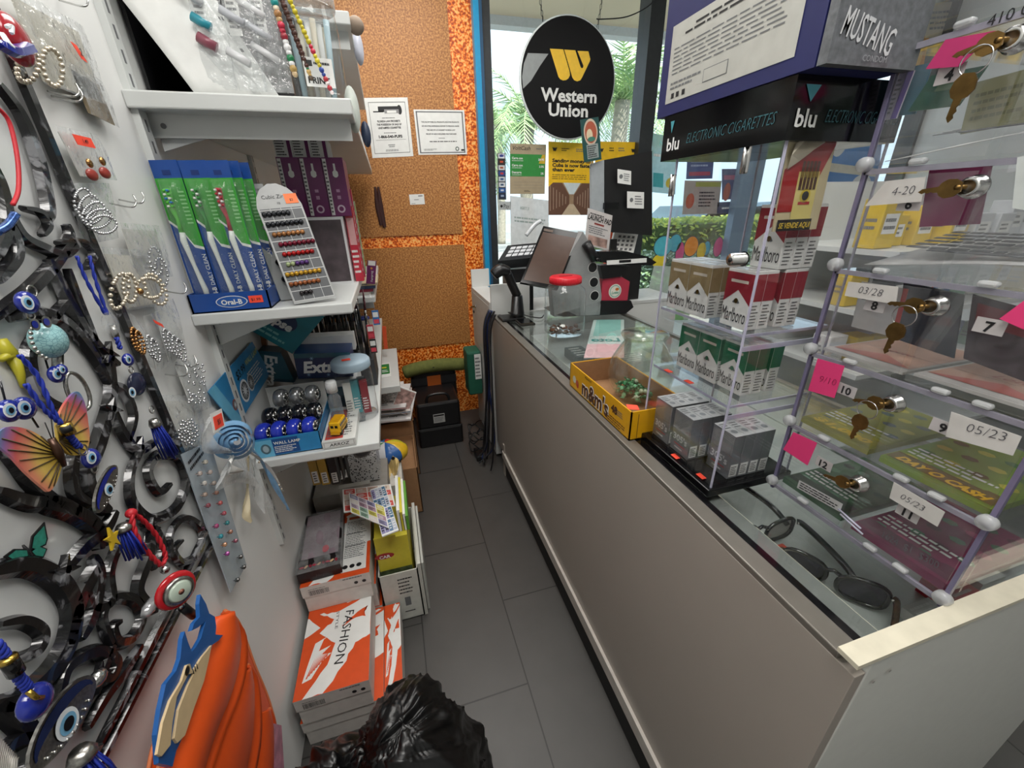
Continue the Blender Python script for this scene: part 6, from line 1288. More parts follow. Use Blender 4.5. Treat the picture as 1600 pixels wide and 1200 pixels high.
def lock(u, v, key=True, hang=True, ang=.3):
    p = W(u, v, 'x', LX - .001); o = Vector(Z(*p)); m = MB(); m.lathe([(.0125, 0), (.0125, .003), (.0105, .004), (.0105, .013), (.008, .0145), (.006, .013)], STEEL, (0, 0, 0), 22, axis='x')
    m.v = [Vector((-q.x, q.y, q.z)) + o for q in m.v]; lo = m.build('lock', t)
    KB = mat('brass_key', '7d6238', .3, .9, var=.2, scale=80)
    def keyshape(d, base, s=1.):
        d = Vector(d).normalized(); sd = Vector((1, 0, 0)).cross(d).normalized(); th = Vector((.0018, 0, 0))
        pts = [(-.002, .005), (.004, .0095), (.012, .0105), (.018, .007), (.020, .0035), (.036, .003), (.040, 0), (.036, -.0025), (.033, -.0012), (.030, -.003), (.027, -.0014), (.024, -.003), (.020, -.003), (.018, -.007), (.012, -.0105), (.004, -.0095), (-.002, -.005)]
        m = MB(); m.prism([base + (d * a + sd * b_) * s for a, b_ in pts], th, KB); return m
    if key:
        mk = keyshape((0, 1, -ang), o + Vector((-.020, .004, 0)), .95)
        c_ = o + Vector((-.018, 0, 0)); mk.tube([o + Vector((-.004, 0, 0)), c_ + Vector((-.004, .006, 0))], .0028, KB, 6); mk.build('key', lo)
    if hang:
        m = MB(); c_ = o + Vector((-.024, .016, -.014)); m.tube([c_ + Vector((0, .013 * math.cos(a * PI / 9), .013 * math.sin(a * PI / 9))) for a in range(18)], .0007, STEEL, 5, closed=True); m.build('key_ring', lo)
        keyshape((.1, .14, -1), o + Vector((-.025, .018, -.026)), 1.05).build('hanging_key', lo)
lock(1345, 755, True, False, .25); lock(1400, 630, True, True, .3); lock(1465, 478, True, True, .1); lock(1525, 292, True, False, .1); lock(1592, 62, True, True, .1)
def plate(s, u, v, w_=.026, h=.017, rot=0., bg=None):
    p = W(u, v, 'x', LX - .0022); f = Fr(p + Vector((0, w_ / 2, -h / 2)), (0, -w_, 0), (0, 0, h)); o = Vector(Z(0, 0, 0)); f = Fr(f.o + o, f.x, f.y); m = MB(); m.slab(f, .0006, bg or C('b9b4b4', .5)); m.txt(f, s, .5, .14, h * .68, INK, 'c', .03, h=.0006); m.build('number_label', t)
for s, u, v in (('12', 1287, 725), ('11', 1418, 802), ('10', 1323, 610), ('9', 1474, 668), ('8', 1367, 477), ('7', 1546, 510), ('4', 1484, 116), ('6', 1421, 318)): plate(s, u, v)
def zf(u0, v0, u1, v1, h):
    a, b_ = W(u0, v0, 'x', LX - .0022), W(u1, v1, 'x', LX - .0022); return Fr(a + Vector(Z(0, 0, 0)), b_ - a, (0, 0, h))
m = MB(); f = zf(1245, 762, 1312, 800, .016); m.slab(f, .0006, C('c4c4c4')); m.lines(f, .05, .1, .95, .95, 3, INK, h=.0005); m.build('strip_label', t)
m = MB(); f = zf(1378, 840, 1470, 893, .012); m.txt(f, '1624  $1  $300', .0, .1, .011, C('55555a'), 'l', .0, h=.0006, wid=f.w * .95); m.build('marking', t)
m = MB(); f = zf(1540, 45, 1610, 22, .012); m.txt(f, '410 000', .0, .1, .010, INK, 'l', .0, h=.0006); m.build('marking', t)
m = MB(); m.tube([Z(*W(1310, 800 - 5, 'x', LX - .004)), Z(*W(1345, 826, 'x', LX - .004))], .0015, ACRE, 6); m.tube([Z(*W(1313, 803, 'x', LX - .004)), Z(*W(1348, 835, 'x', LX - .004))], .0015, ACRE, 6); m.build('finger_pull', t)
# ticket packs
def tickets(label, y0, y1, z, cols, word=None, wc='e0c030', th=.012, tilt=.0, x0=.645, dx=.20):
    t = thing('ticket_pack', label, 'lottery tickets', (x0, y0, z), group='scratch ticket packs in the lottery case'); w_ = dx; d = y1 - y0; b = BoxF(w_, d, th); m = MB(); b.solid(m, C(cols[0], .35)); m.build('stack', t)
    f = Fr((0, d, th), (0, -d, 0), (w_, 0, tilt)); 
    f = Fr((0, d, th + .0005), (0, -d, 0), (w_, 0, 0)); m = MB(); r = random.Random(len(label) + int(y0 * 100)); m.rect(f, .02, .02, .98, .98, C(cols[0]), .0003)
    for i in range(4):
        for j in range(5):
            m.disc(f, .14 + i * .24, .16 + j * .18, .010, C(cols[1 + (i + j) % (len(cols) - 1)]), .0006, ry=.008, n=6)
    m.rect(f, .02, .03, .98, .17, C(cols[-1]), .0009); m.lines(f, .05, .20, .95, .36, 3, PAPER, h=.001)
    if word: m.txt(f, word, .5, .045, .015, C(wc), 'c', .05, .2, h=.0014, wid=d * .8)
    m.build('print', t)
    return t
YG = ('7f9a3c', 'c8c04a', '4a7a3c', 'b8a83a', '6a5a2a'); TG2 = ('3f6a4a', '7aa08a', '2f4a3a', '5a8a6a', '2c3c30'); MG = ('7d2450', '5a7a68', 'a83a6a', '3c6a50', '5a1a3a')
tickets('green scratch tickets in bin twelve, bottom left', .338, .446, .900, TG2)
tickets('magenta scratch tickets in bin eleven, bottom right', .202, .322, .900, MG)
tickets('yellow and green scratch tickets in bin ten', .338, .446, 1.028, ('9a9a44', '5c6c72', 'd0c44a', '7a8478', 'a8a038'), '$1,000', th=.010)
tickets('green and gold scratch tickets in bin nine', .202, .322, 1.028, YG, 'DAY O CASH', 'e8b820', th=.010)
PE = ('c99a80', 'c8a88c', 'd8b498', 'b87a68', 'd9d4cc')
def dtk(lbl, y0, y1, z, c0, c1):
    f = Fr((.648, y1, z), (0, -(y1 - y0), 0), (.18, 0, .0)); m = MB(); m.slab(f, .004, C('c9c6c0', .6)); m.rect(f, .03, .1, .97, .97, mat('peach_print', c0, .5, var=.18, scale=18), .0005); m.poly(f, [(.03, .1), (.97, .1), (.5, .3)], C(c1), .0008); m.txt(f, 'Lotto', .5, .4, .014, C('a84a4c'), 'c', 0, .4, h=.0009); tag(m.build('ticket_sheet'), lbl, 'ticket', 'flat ticket sheets in the lottery case')
dtk('peach ticket sheet lying in bin eight', .336, .448, 1.162, 'c99c84', 'c8786c'); dtk('peach and red ticket sheet lying in bin seven', .202, .324, 1.166, 'c89078', 'b85a50')
def upr(lbl, cat, u0, v0, u1, v1, u2, v2, x, c_, draw=None, th=.002):
    f = face('x', x, (u0, v0), (u1, v1), (u2, v2)); f = Fr(f.o, f.x, f.y); m = MB()
    m.add([f.pt(0, 0), f.pt(1, 0), f.pt(1, 1), f.pt(0, 1)] + [f.pt(a, b_) + Vector((th, 0, 0)) for a, b_ in ((0, 0), (1, 0), (1, 1), (0, 1))], [(0, 1, 2, 3), (7, 6, 5, 4), (0, 4, 5, 1), (1, 5, 6, 2), (2, 6, 7, 3), (3, 7, 4, 0)], c_)
    if draw: draw(m, f)
    return tag(m.build('ticket_card'), lbl, cat, 'cards standing inside the lottery case')
upr('dark blue-grey card standing in bin eight behind the lock', 'card', 1400, 530, 1490, 560, 1412, 440, .70, C('3c404a', .4))
upr('dark card standing in bin seven', 'card', 1505, 560, 1610, 600, 1520, 460, .69, C('3a2c34', .4), lambda m, f: m.rect(f, .1, .6, .9, .9, C('7a2c34'), .0006))
upr('deep magenta card standing behind the lock of bin six', 'card', 1436, 355, 1530, 350, 1452, 265, .66, C('7a2450', .4))
upr('dark green card standing in bin four', 'card', 1418, 175, 1498, 165, 1455, 118, .66, C('1f5a44', .4), lambda m, f: m.rect(f, .3, .5, .8, .7, C('5c7a5c'), .0006))
upr('teal blue card standing in the top left bin', 'card', 1395, 182, 1430, 178, 1420, 105, .67, C('3c6a7a', .4))
upr('white and purple printed card standing in the top left bin', 'card', 1378, 188, 1400, 185, 1405, 115, .655, C('b9b4c4', .4), lambda m, f: (m.rect(f, .6, .0, 1, 1, C('6a58a0'), .0006), m.lines(f, .1, .1, .5, .9, 8, GREY)))
upr('red-edged white card in bin eight', 'card', 1330, 510, 1400, 528, 1346, 440, .70, C('cfcfcc'), lambda m, f: (m.rect(f, .9, .0, 1, 1, C('c03a34'), .0006), m.lines(f, .1, .6, .8, .95, 3, GREY)))
upr('olive banknote coloured card in bin three', 'card', 1500, 210, 1610, 190, 1520, 130, .67, C('8a8a68', .5), lambda m, f: m.lines(f, .1, .2, .9, .8, 4, C('6a6a50')))
for i, (px, lbl) in enumerate((((1385, 425), 'long curled white receipt paper lying in the receipt bin'), ((1400, 255), 'folded grey receipt paper lying in the bin under number four'))):
    z = ZR[3 - 0] + .006 if i == 0 else ZR[4] + .006; m = MB(); y0, y1 = (.205, .425) if i == 0 else (.205, .44)
    m.grid(lambda u, v: (.644 + .14 * v, y0 + (y1 - y0) * u, z + .012 + .010 * math.sin(3 * u + 1) + .022 * v), 8, 6, C('c9c9c6', .7))
    m.v2 = None; f = Fr((.650, y1 - .01, z + .024), (0, -(y1 - y0) * .9, 0), (.12, 0, .022)); m.lines(f, .1, .1, .9, .9, 6, GREY, h=.003, rnd=.6); m.rect(f, .25, .05, .7, .12, C('5a5c60'), .003)
    tag(m.build('receipt_paper', solid=.0008), lbl, 'paper', 'receipt papers in the lottery case')
# sticky notes and date slips
PK_ = C('e23a78', .7, var=.02); SL = C('c9c6c2', .7)
def note(label, pts, c_, word=None, x=LX - .008, wh=.011, off=(.25, .4), rot=0.):
    q = [W(u, v, 'x', x) for u, v in pts]; m = MB(); m.prism(q[::-1], (-.0006, 0, 0), c_)
    if word:
        f = Fr(q[0] + Vector((-.0008, 0, 0)), q[1] - q[0], q[3] - q[0]); m.txt(f, word, off[0], off[1], wh, C('4a4a50') if c_ is SL else C('9a1f4c'), 'l', -.015, .15, h=.0006, rot=rot)
    return tag(m.build('sticky_note'), label, 'note')
note('bright pink sticky note with a written date beside bin ten', [(1263, 610), (1304, 622), (1320, 572), (1278, 560)], PK_, '9/10', off=(.3, .35))
note('bright pink folded sticky note beside bin twelve, without writing', [(1224, 702), (1262, 727), (1277, 692), (1240, 675)], PK_)
note('bright pink sticky note at the right edge beside bin seven', [(1562, 498), (1612, 520), (1625, 450), (1600, 470)], PK_)
note('dark pink sticky note above number four', [(1447, 108), (1500, 104), (1556, 48), (1478, 62)], C('b8306a', .7))
note('grey paper slip with date 03/28 above number eight', [(1320, 462), (1400, 476), (1404, 448), (1326, 440)], SL, '03/28', off=(.25, .35), wh=.010)
note('white paper slip with date 05/23 beside number nine', [(1478, 682), (1583, 712), (1597, 682), (1487, 643)], SL, '05/23', off=(.28, .42))
note('white paper slip with date 05/23 above number eleven', [(1390, 778), (1465, 823), (1477, 800), (1397, 753)], SL, '05/23', off=(.2, .35), wh=.009)
note('torn grey slip with date 4-20 above number six', [(1352, 322), (1440, 315), (1447, 276), (1385, 283)], SL, '4-20', off=(.35, .35), wh=.010)
note('white paper flap in the lower row at the top right', [(1582, 385 - 60), (1612, 330), (1612, 240), (1590, 246)], C('c4cac8', .7))
# ============================================================ COUNTER-TOP THINGS
# coin jar
JC = clear('jar_plastic', (.93, .95, .95), .2, .05, .04, .25, 20)
t = thing('coin_jar', 'clear plastic tip jar with red slotted lid and coins at the bottom', 'jar', (.675, 1.545, ZC + .001)); r0 = .080
m = MB(); m.lathe([(r0 * .9, 0), (r0, .010), (r0, .035), (r0 * .985, .045), (r0, .055), (r0, .12), (r0 * .985, .128), (r0, .136), (r0, .17), (r0 * .95, .19), (r0 * .72, .207), (r0 * .70, .222)], JC, n=32, sq=.8); m.lathe([(r0 * .9, .002), (0, .004)], JC, n=32); m.build('body', t)
m = MB(); RL = C('cf2230', .35); m.lathe([(.058, .210), (.064, .212), (.066, .222), (.065, .236), (.060, .240), (0, .240)], RL, n=32)
for k in range(40): a = k * PI / 20; m.tube([(.0655 * math.cos(a), .0655 * math.sin(a), .213), (.0655 * math.cos(a), .0655 * math.sin(a), .235)], .0009, RL, 4)
m.box((-.028, -.004, .2395), (.028, .004, .2412), C('7a1018')); m.build('lid', t)
r = random.Random(31); CO = [mat('copper_coin', '8a5a3c', .35, .8, var=.3), mat('nickel_coin', '9a9a96', .3, .9, var=.2), mat('dull_coin', '5c4a3c', .4, .7, var=.3)]
for i in range(46):
    a, rr = r.uniform(0, 2 * PI), .062 * math.sqrt(r.random()); m = MB(); R3 = r.choice((.0095, .0105, .012)); m.lathe([(R3, 0), (R3, .0016)], CO[i % 3], n=14, smooth=False)
    o = m.build('coin', None, (.675 + rr * math.cos(a), 1.545 + rr * math.sin(a), ZC + .007 + .0019 * (i // 5) + (.01 if i % 9 == 0 else 0))); o.rotation_euler = (r.uniform(-.5, .5), r.uniform(-.5, .5), 0); tag(o, 'small dull coin in the loose heap at the bottom of the red-lidded jar', 'coin', 'coins in the red-lidded jar')
# candy tray and glass bowl
YM = C('d9a011', .4); t = thing('candy_tray', "open yellow cardboard candy tray printed m&m's 48 on the counter edge", 'tray', (.472, .690, ZC + .002)); w_, d, h = .155, .335, .074; th = .003
m = MB()
for a, b_ in (((0, 0, 0), (th, d, h)), ((w_ - th, 0, 0), (w_, d, h)), ((0, 0, 0), (w_, th, h)), ((0, d - th, 0), (w_, d, h)), ((0, 0, 0), (w_, d, th))): m.box(a, b_, YM)
m.box((th, th, th), (th + .001, d - th, h - .002), CARD); m.box((w_ - th - .001, th, th), (w_ - th, d - th, h - .002), CARD); m.box((th, d - th - .001, th), (w_ - th, d - th, h - .002), CARD); m.box((th, th, th), (w_ - th, d - th, th + .001), CARD); m.build('carton', t)
f = Fr((0, d, 0), (0, -d, 0), (0, 0, h)); m = MB(); DB = C('4a2a18', .5)
m.txt(f, "m&m's", .25, .14, .046, PAPER, 'l', .06, h=.0006, wid=.155); m.txt(f, "m&m's", .255, .15, .044, DB, 'l', .03, h=.0012, wid=.150); m.txt(f, 'PEANUT', .30, .86, .006, INK, 'l', .02, wid=.04); m.txt(f, '48', .74, .50, .020, DB, 'l', .04); m.lines(f, .80, .5, .92, .72, 3, GREY); m.lines(f, .66, .08, .95, .34, 3, DB)
m.disc(f, .10, .45, .011, C('c8c8b8'), .0008); m.disc(f, .16, .38, .010, C('b85a3c'), .0009); m.disc(f, .17, .28, .006, C('a8342c'), .0011); m.build('print', t)
f = Fr((0, 0, 0), (w_, 0, 0), (0, 0, h)); m = MB(); m.disc(f, .45, .4, .008, DB, .0006); m.rect(f, .12, .05, .13, .9, DB); m.build('end_print', t)
m = MB(); m.slab(Fr((.003, .02, h - .001), (.022, -.012, 0), (.008, .022, 0)), .0006, PRICE); m.build('price_tag', t)
t = thing('glass_bowl', 'big clear round glass candy bowl standing in the yellow tray', 'bowl', (.612, .875, ZC + .007)); GB = clear('bowl_glass', (.93, .94, .90), .25, .04, .03, .3, 14)
m = MB(); pr = [(.045, 0), (.062, .012), (.082, .045), (.088, .075), (.080, .115), (.060, .150), (.050, .165), (.058, .178), (.060, .185)]; m.T = Matrix.Translation((0, 0, 0)) @ Matrix.Rotation(math.radians(0), 4, 'Y'); m.lathe(pr, GB, n=36); m.lathe([(r_ * .955, z + .003) for r_, z in pr[::-1]], GB, n=36); m.T = None; m.build('body', t)
m = MB(); m.tube([(.059 * math.cos(a * PI / 14), .059 * math.sin(a * PI / 14), .184) for a in range(28)], .003, GB, 6, closed=True); m.build('rim', t)
r = random.Random(17); GC2 = [C('2f8a5c', .2), C('7ac09a', .25), C('1f6a44', .2), C('c9d8c8', .3)]
for i in range(60):
    a, rr = r.uniform(0, 2 * PI), .056 * math.sqrt(r.random()); m = MB(); g = GC2[r.choice((0, 0, 1, 2, 2, 3))]; m.ball((0, 0, 0), .0065, g, n=8, k=5, sx=1.3)
    for s in (-1, 1): m.prism([(s * .007, -.001, 0), (s * .014, -.006, .002), (s * .014, .006, -.002), (s * .007, .001, 0)], (0, 0, .0012), g)
    o = m.build('wrapped_candy', None, (.612 + rr * math.cos(a), .875 + rr * math.sin(a), ZC + .018 + r.random() * .026)); o.rotation_euler = (r.uniform(-.6, .6), r.uniform(-.6, .6), r.uniform(0, 6)); tag(o, 'green wrapped candy in the heap at the bottom of the clear glass bowl', 'candy', 'candies in the glass bowl')

# point-of-sale group
GS = mat('silver_grey_plastic', '9a9c9c', .35, .2, var=.05)
t = thing('pos_terminal', 'touch-screen till with brown reflective screen on a silver and black wedge stand', 'till', (.60, 1.66, ZC + .001)); o = Vector((.60, 1.66, ZC + .001))
f = face('y', 1.75, (815, 441), (864, 455), (848, 353)); a, b_, c_ = W(813, 441, 'y', 1.70), W(866, 456, 'y', 1.66), W(849, 353, 'y', 1.80); d_ = W(912, 360, 'y', 1.76)
f = Fr(a - o, b_ - a, (c_ - a)); f = Fr(f.o, (d_ - c_) * .92, f.y)
f = Fr(a - o, (b_ - a) * .5 + (d_ - c_) * .5, c_ - a)
m = MB(); m.slab(f, .022, BLACKG); m.slab(f, .035, BLACK, .15, .1, .85, .8, -.02); m.build('screen_housing', t)
m = MB(); m.rect(f, .05, .05, .95, .90, mat('brown_reflective_screen', '4a362c', .22, var=.06), .0008); m.rect(f, .05, .92, .3, .96, C('5a4a40'), .0008); m.build('screen', t)
m = MB(); pts = [W(u, v, 'y', 1.72) - o for u, v in ((866, 495), (862, 452), (880, 415), (911, 362), (924, 385), (936, 430), (940, 462), (937, 492))]; m.prism(pts, (0, .05, 0), GS); m.build('stand', t)
m = MB(); f2 = Fr(W(900, 480, 'y', 1.719) - o, (.01, 0, 0), (0, 0, .01))
for u, v in ((926, 418), (928, 441), (929, 462)):
    g = Fr(W(u, v, 'y', 1.7185) - o, (.01, 0, 0), (0, 0, .01)); m.disc(g, 0, 0, .024, PAPER, 0); m.disc(g, 0, 0, .0215, BLACK, .001)
m.build('port_ring', t)
pts = [W(u, v, 'y', 1.72) - o for u, v in ((868, 492), (940, 470), (986, 470), (990, 480), (978, 490), (930, 493), (880, 495))]; m = MB(); m.prism(pts, (0, .16, 0), BLACK); m.build('base', t)
m = MB(); pts = [W(u, v, 'y', 1.73) - o for u, v in ((938, 475), (942, 436), (952, 430), (972, 433), (984, 440), (980, 472))]; m.prism(pts, (0, .05, 0), C('b5384c', .3)); m.build('red_panel', t)
m = MB(); g = Fr(W(961, 455, 'y', 1.729) - o, (.01, 0, 0), (0, 0, .01)); m.disc(g, 0, 0, .034, C('e4ded2'), 0); m.disc(g, 0, 0, .029, C('7ab0a4'), .0006, r0=.004); m.txt(g, 'Lotto', 0, -1.2, .012, C('3f8f7a'), 'c', .03, .2, h=.001); m.disc(g, 1.0, .9, .010, C('c8743c'), .001, ry=.007); m.build('round_badge', t)
m = MB(); pts = [W(u, v, 'y', 1.70) - o for u, v in ((936, 393), (980, 393), (1012, 401), (1026, 410), (1018, 415), (975, 414), (940, 410))]; m.prism(pts, (0, .09, 0), BLACKG); m.build('receipt_tray', t)
m = MB(); pts = [W(u, v, 'y', 1.72) - o for u, v in ((938, 415), (985, 416), (970, 432), (942, 436))]; m.prism(pts, (0, .09, 0), BLACK); m.build('tray_bracket', t)
m = MB(); g = face('y', 1.698, (948, 414), (1010, 410), (948, 407)); g = Fr(g.o - o, g.x, g.y); m.slab(g, .001, PAPER, h=.0012); m.rect(g, .3, .3, .6, .9, BLACK, .002); m.build('receipt_slip', t)
m = MB(); p, q = W(916, 380, 'y', 1.70) - o, W(930, 405, 'y', 1.70) - o; m.tube([p, p.lerp(q, .5), q], [.022, .020, .022], BLACK, 14); m.ball(q + Vector((0, -.02, 0)), .010, BLACKG, n=12, k=8); m.build('scanner_head', t)
# barcode scanner on its stand
t = thing('barcode_scanner', 'black handheld barcode scanner resting in its stand at the counter end', 'scanner', (.50, 1.87, ZC + .001)); o = Vector((.50, 1.87, ZC + .001))
m = MB(); m.tube(curve([W(771, 430, 'y', 1.85) - o, W(782, 422, 'y', 1.85) - o, W(795, 425, 'y', 1.85) - o]), [.024, .026, .027, .027, .028, .028, .029, .028, .027, .026, .025, .024, .022], BLACK, 12); m.build('head', t)
m = MB(); m.tube(curve([W(792, 426, 'y', 1.85) - o, W(800, 445, 'y', 1.85) - o, W(808, 462, 'y', 1.85) - o], 4), [.019] * 9, BLACK, 10, flat=1.2); m.build('handle', t)
m = MB(); p = W(808, 462, 'y', 1.85) - o; m.tube([p, (p.x, p.y, .03), (p.x - .01, p.y, .012)], [.026, .034, .045], BLACK, 10); m.box((p.x - .09, p.y - .05, 0), (p.x + .03, p.y + .05, .014), BLACK, .005); m.build('stand', t)
m = MB(); m.tube(curve([(p.x + .02, p.y, .02), (p.x + .06, p.y - .03, .01), (p.x + .10, p.y - .06, .008), (p.x + .13, p.y - .02, .01)], 5), .003, BLACK, 6); m.build('cable', t)
# card terminal
t = thing('card_terminal', 'dark card payment terminal with rows of keys behind the till', 'payment terminal', (.55, 1.99, ZC + .001)); o = Vector((.55, 1.99, ZC + .001))
a, b_, c_ = W(778, 408, 'y', 1.99), W(838, 402, 'y', 1.99), W(795, 384, 'y', 2.08); f = Fr(a - o, b_ - a, c_ - a + Vector((0, .02, 0))); m = MB(); m.slab(f, .05, C('26282c', .3)); m.build('body', t)
for i in range(5):
    for j in range(3): m = MB(); m.slab(f, .004, C('c9ccd0', .4), .14 + i * .16, .2 + j * .23, .27 + i * .16, .36 + j * .23, .004); m.build('key', t)
m = MB(); m.box((0, 0, 0), (.14, .09, W(800, 415, 'y', 1.99).z - ZC - .02), BLACK); m.build('base', t)
m = MB(); p = W(848, 372, 'y', 2.0) - o; m.tube(curve([W(822, 368, 'y', 2.05) - o, W(835, 352, 'y', 2.05) - o, W(845, 345, 'y', 2.05) - o]), .010, C('c8ccd0', .3), 8); m.build('handset', t)
p = W(800, 500, 'z', ZC); m = MB(); m.box((.53, 1.70, ZC + .001), (.60, 1.80, ZC + .012), C('26241f', .4), .003); f = Fr((.535, 1.705, ZC + .0125), (.06, 0, 0), (0, .09, 0)); m.rect(f, 0, 0, 1, 1, BLACKG); m.rect(f, .0, .0, 1, .06, BRASS, .0008); tag(m.build('card_pad'), 'small dark flat pad on the counter glass in front of the scanner', 'pad')
# customer monitor
t = thing('customer_monitor', 'black flat monitor seen from the back with taped white labels', 'monitor', (1.10, 2.05, ZC + .001)); o = Vector((1.10, 2.05, ZC + .001))
a, b_, c_ = W(946, 362, 'y', 2.03), W(1019, 368, 'y', 1.98), W(944, 250, 'y', 2.03); d_ = W(1019, 236, 'y', 1.98)
m = MB(); q = [p - o for p in (a, b_, d_, c_)]; m.prism(q, (0, .02, 0), BLACK); m.build('shell', t)
g = Fr(q[0] + Vector((0, -.001, 0)), q[1] - q[0], q[3] - q[0]); m = MB(); q2 = [p - o for p in (W(924, 336, 'y', 2.05), W(944, 334, 'y', 2.03), W(944, 250, 'y', 2.03), W(924, 256, 'y', 2.05))]; m.prism(q2, (0, .02, 0), mat('bezel_silver', 'a9b0b4', .3, .3)); m.build('side_bezel', t)
def tapel(u0, v0, u1, v1, u2, v2):
    a = W(u0, v0, 'y', 1.975) - o; f = Fr(a, W(u1, v1, 'y', 1.975) - o - a, W(u2, v2, 'y', 1.975) - o - a); m = MB(); m.slab(f, .001, PAPER); m.disc(f, .25, .5, .010, GREY, .0006); m.lines(f, .45, .2, .9, .8, 4, GREY); m.build('taped_label', t)
tapel(965, 286, 986, 289, 965, 264); tapel(980, 325, 1006, 326, 980, 299)
m = MB(); m.box((W(955, 320, 'y', 2.0).x - o.x - .03, -.04, W(955, 320, 'y', 2.0).z - o.z - .02), (W(955, 320, 'y', 2.0).x - o.x + .05, -.02, W(955, 320, 'y', 2.0).z - o.z + .01), BLACKG); m.build('cable_cover', t)
m = MB(); x = W(965, 340, 'y', 2.03).x - o.x; m.box((x - .02, 0, .0), (x + .02, .03, .33), BLACK); m.box((x - .09, -.07, 0), (x + .09, .10, .012), BLACK, .004); m.build('stand', t)
f = face('y', 2.02, (913, 254), (940, 249), (907, 187)); t = thing('prize_sign', 'small dark green sign with an oval picture standing on top of the monitor', 'sign', f.o); f = Fr((0, 0, 0), f.x, f.y); m = MB(); m.slab(f, .004, C('1f4a48', .4)); m.build('board', t)
m = MB(); m.disc(f, .5, .68, .036, C('c9b8a4'), .0006, ry=.055); m.disc(f, .5, .68, .030, C('a8543c'), .0009, ry=.045); m.disc(f, .42, .62, .016, C('d8c8a8'), .0012, ry=.025); m.disc(f, .5, .52, .020, C('3f7a6a'), .0015, ry=.010); m.rect(f, .2, .06, .85, .40, C('8f9a98'), .0012); m.lines(f, .25, .08, .8, .38, 6, INK, h=.0016); m.build('picture', t)
m = MB(); m.tube([f.pt(.5, 0, -.01), f.pt(.5, 0, -.01) + Vector((.0, .02, -.03))], .003, STEEL, 6); m.build('clip', t)
f = face('y', 1.80, (914, 382), (944, 392), (918, 326)); f = Fr(f.o, W(951, 392, 'y', 1.80) - f.o, W(919, 325, 'y', 1.80) - f.o); m = MB(); m.slab(f, .004, C('c9c4c2', .4)); m.txt(f, 'LAUNCH PAD', .02, .72, .022, INK, 'l', .03, h=.001, wid=f.w * .95); m.lines(f, .1, .86, .8, .92, 1, INK); m.rect(f, .3, .62, .7, .67, C('8a3a34')); m.lines(f, .1, .35, .9, .58, 4, GREY); m.rect(f, .1, .05, .9, .3, mat('sign_picture', 'a88a80', .5, var=.5, scale=30)); tag(m.build('launch_sign'), 'white tilted LAUNCH PAD sign behind the till, in front of the monitor', 'sign')
t = thing('desk_calculator', 'white adding machine with rows of dark keys right of the till', 'calculator', (1.22, 2.02, ZC + .2)); o = Vector((1.22, 2.02, ZC + .2)); a = W(953, 393, 'y', 2.06); f = Fr(a - o, W(990, 395, 'y', 2.04) - a, W(961, 361, 'y', 2.10) - a); m = MB(); m.slab(f, .03, C('d2d2ce', .4)); m.build('body', t)
for i in range(4):
    for j in range(4): m = MB(); m.slab(f, .003, C('5a5a5c'), .2 + i * .19, .1 + j * .2, .3 + i * .19, .2 + j * .2, .003); m.build('key', t)
m = MB(); m.box((.0, .0, -.198), (.12, .06, f.o.z - .04), BLACK); m.build('riser', t)
q = W(950, 362, 'y', 2.2); m = MB(); m.box((q.x, 2.2, .8765), (q.x + .03, 2.23, q.z), C('e8582c', .4)); tag(m.build('orange_card'), 'narrow orange and pink card beside the calculator', 'card')

# ============================================================ SIGNS AND POSTERS
# notices on the speckled board
def notice(label, bl, br, tl, draw, y=2.6405, c_=None):
    f = face('y', y, bl, br, tl); m = MB(); m.slab(f, .0012, c_ or PAPER); draw(m, f); return tag(m.build('notice'), label, 'notice')
def frame_(m, f, i, th, mt): m.rect(f, i, i, 1 - i, i + th, mt); m.rect(f, i, 1 - i - th, 1 - i, 1 - i, mt); m.rect(f, i, i, i + th, 1 - i, mt); m.rect(f, 1 - i - th, i, 1 - i, 1 - i, mt)
def n1(m, f):
    frame_(m, f, .07, .008, INK); m.rect(f, .28, .77, .78, .86, INK); m.rect(f, .42, .745, .76, .81, C('8a8a8a'), .0008); m.rect(f, .48, .75, .70, .79, PAPER, .0011); m.rect(f, .16, .765, .40, .785, INK); m.disc(f, .78, .80, .012, INK, ry=.022)
    for i, (s, h_) in enumerate((('FLORIDA LAW PROHIBITS', .009), ('THE POSSESSION OR SALE OF', .009), ('UNSTAMPED CIGARETTES', .009))): m.txt(f, s, .5, .60 - i * .055, h_, INK, 'c', .03, wid=.13 - .01 * abs(i - 1))
    m.lines(f, .35, .66, .65, .68, 1, INK); m.lines(f, .35, .41, .65, .43, 1, INK); m.txt(f, '1-866-540-PUFS', .5, .335, .013, INK, 'c', .04, wid=.125); m.rect(f, .14, .30, .86, .304, INK); m.lines(f, .4, .17, .6, .23, 2, GREY, cen=True); m.lines(f, .28, .10, .72, .14, 2, GREY, cen=True)
notice('white notice with a dark drawing and Florida law text, left of the two', (582, 247), (646, 244), (569, 153), n1)
def n2(m, f):
    frame_(m, f, .035, .025, GREY)
    for i, (s, wd) in enumerate((('THE SALE OF TOBACCO PRODUCTS, NICOTINE PRODUCTS', .21), ('OR NICOTINE DISPENSING DEVICES TO PERSONS UNDER', .21), ('THE AGE OF 21 IS AGAINST FLORIDA LAW', .16), ('PROOF OF AGE IS REQUIRED FOR PURCHASE', .17))): m.txt(f, s, .5, .72 - i * .088, .0058, INK, 'c', .03, wid=wd)
    m.lines(f, .42, .36, .58, .39, 1, GREY, cen=True); m.lines(f, .25, .28, .80, .32, 1, INK, rnd=0); m.disc(f, .80, .13, .011, C('4a5a50')); m.disc(f, .80, .13, .006, PAPER, .001); m.lines(f, .12, .09, .4, .14, 2, GREY); m.rect(f, .88, .08, .95, .12, INK)
notice('white tobacco age notice with thick grey border, right of the two', (654, 242), (730, 241), (646, 171), n2)
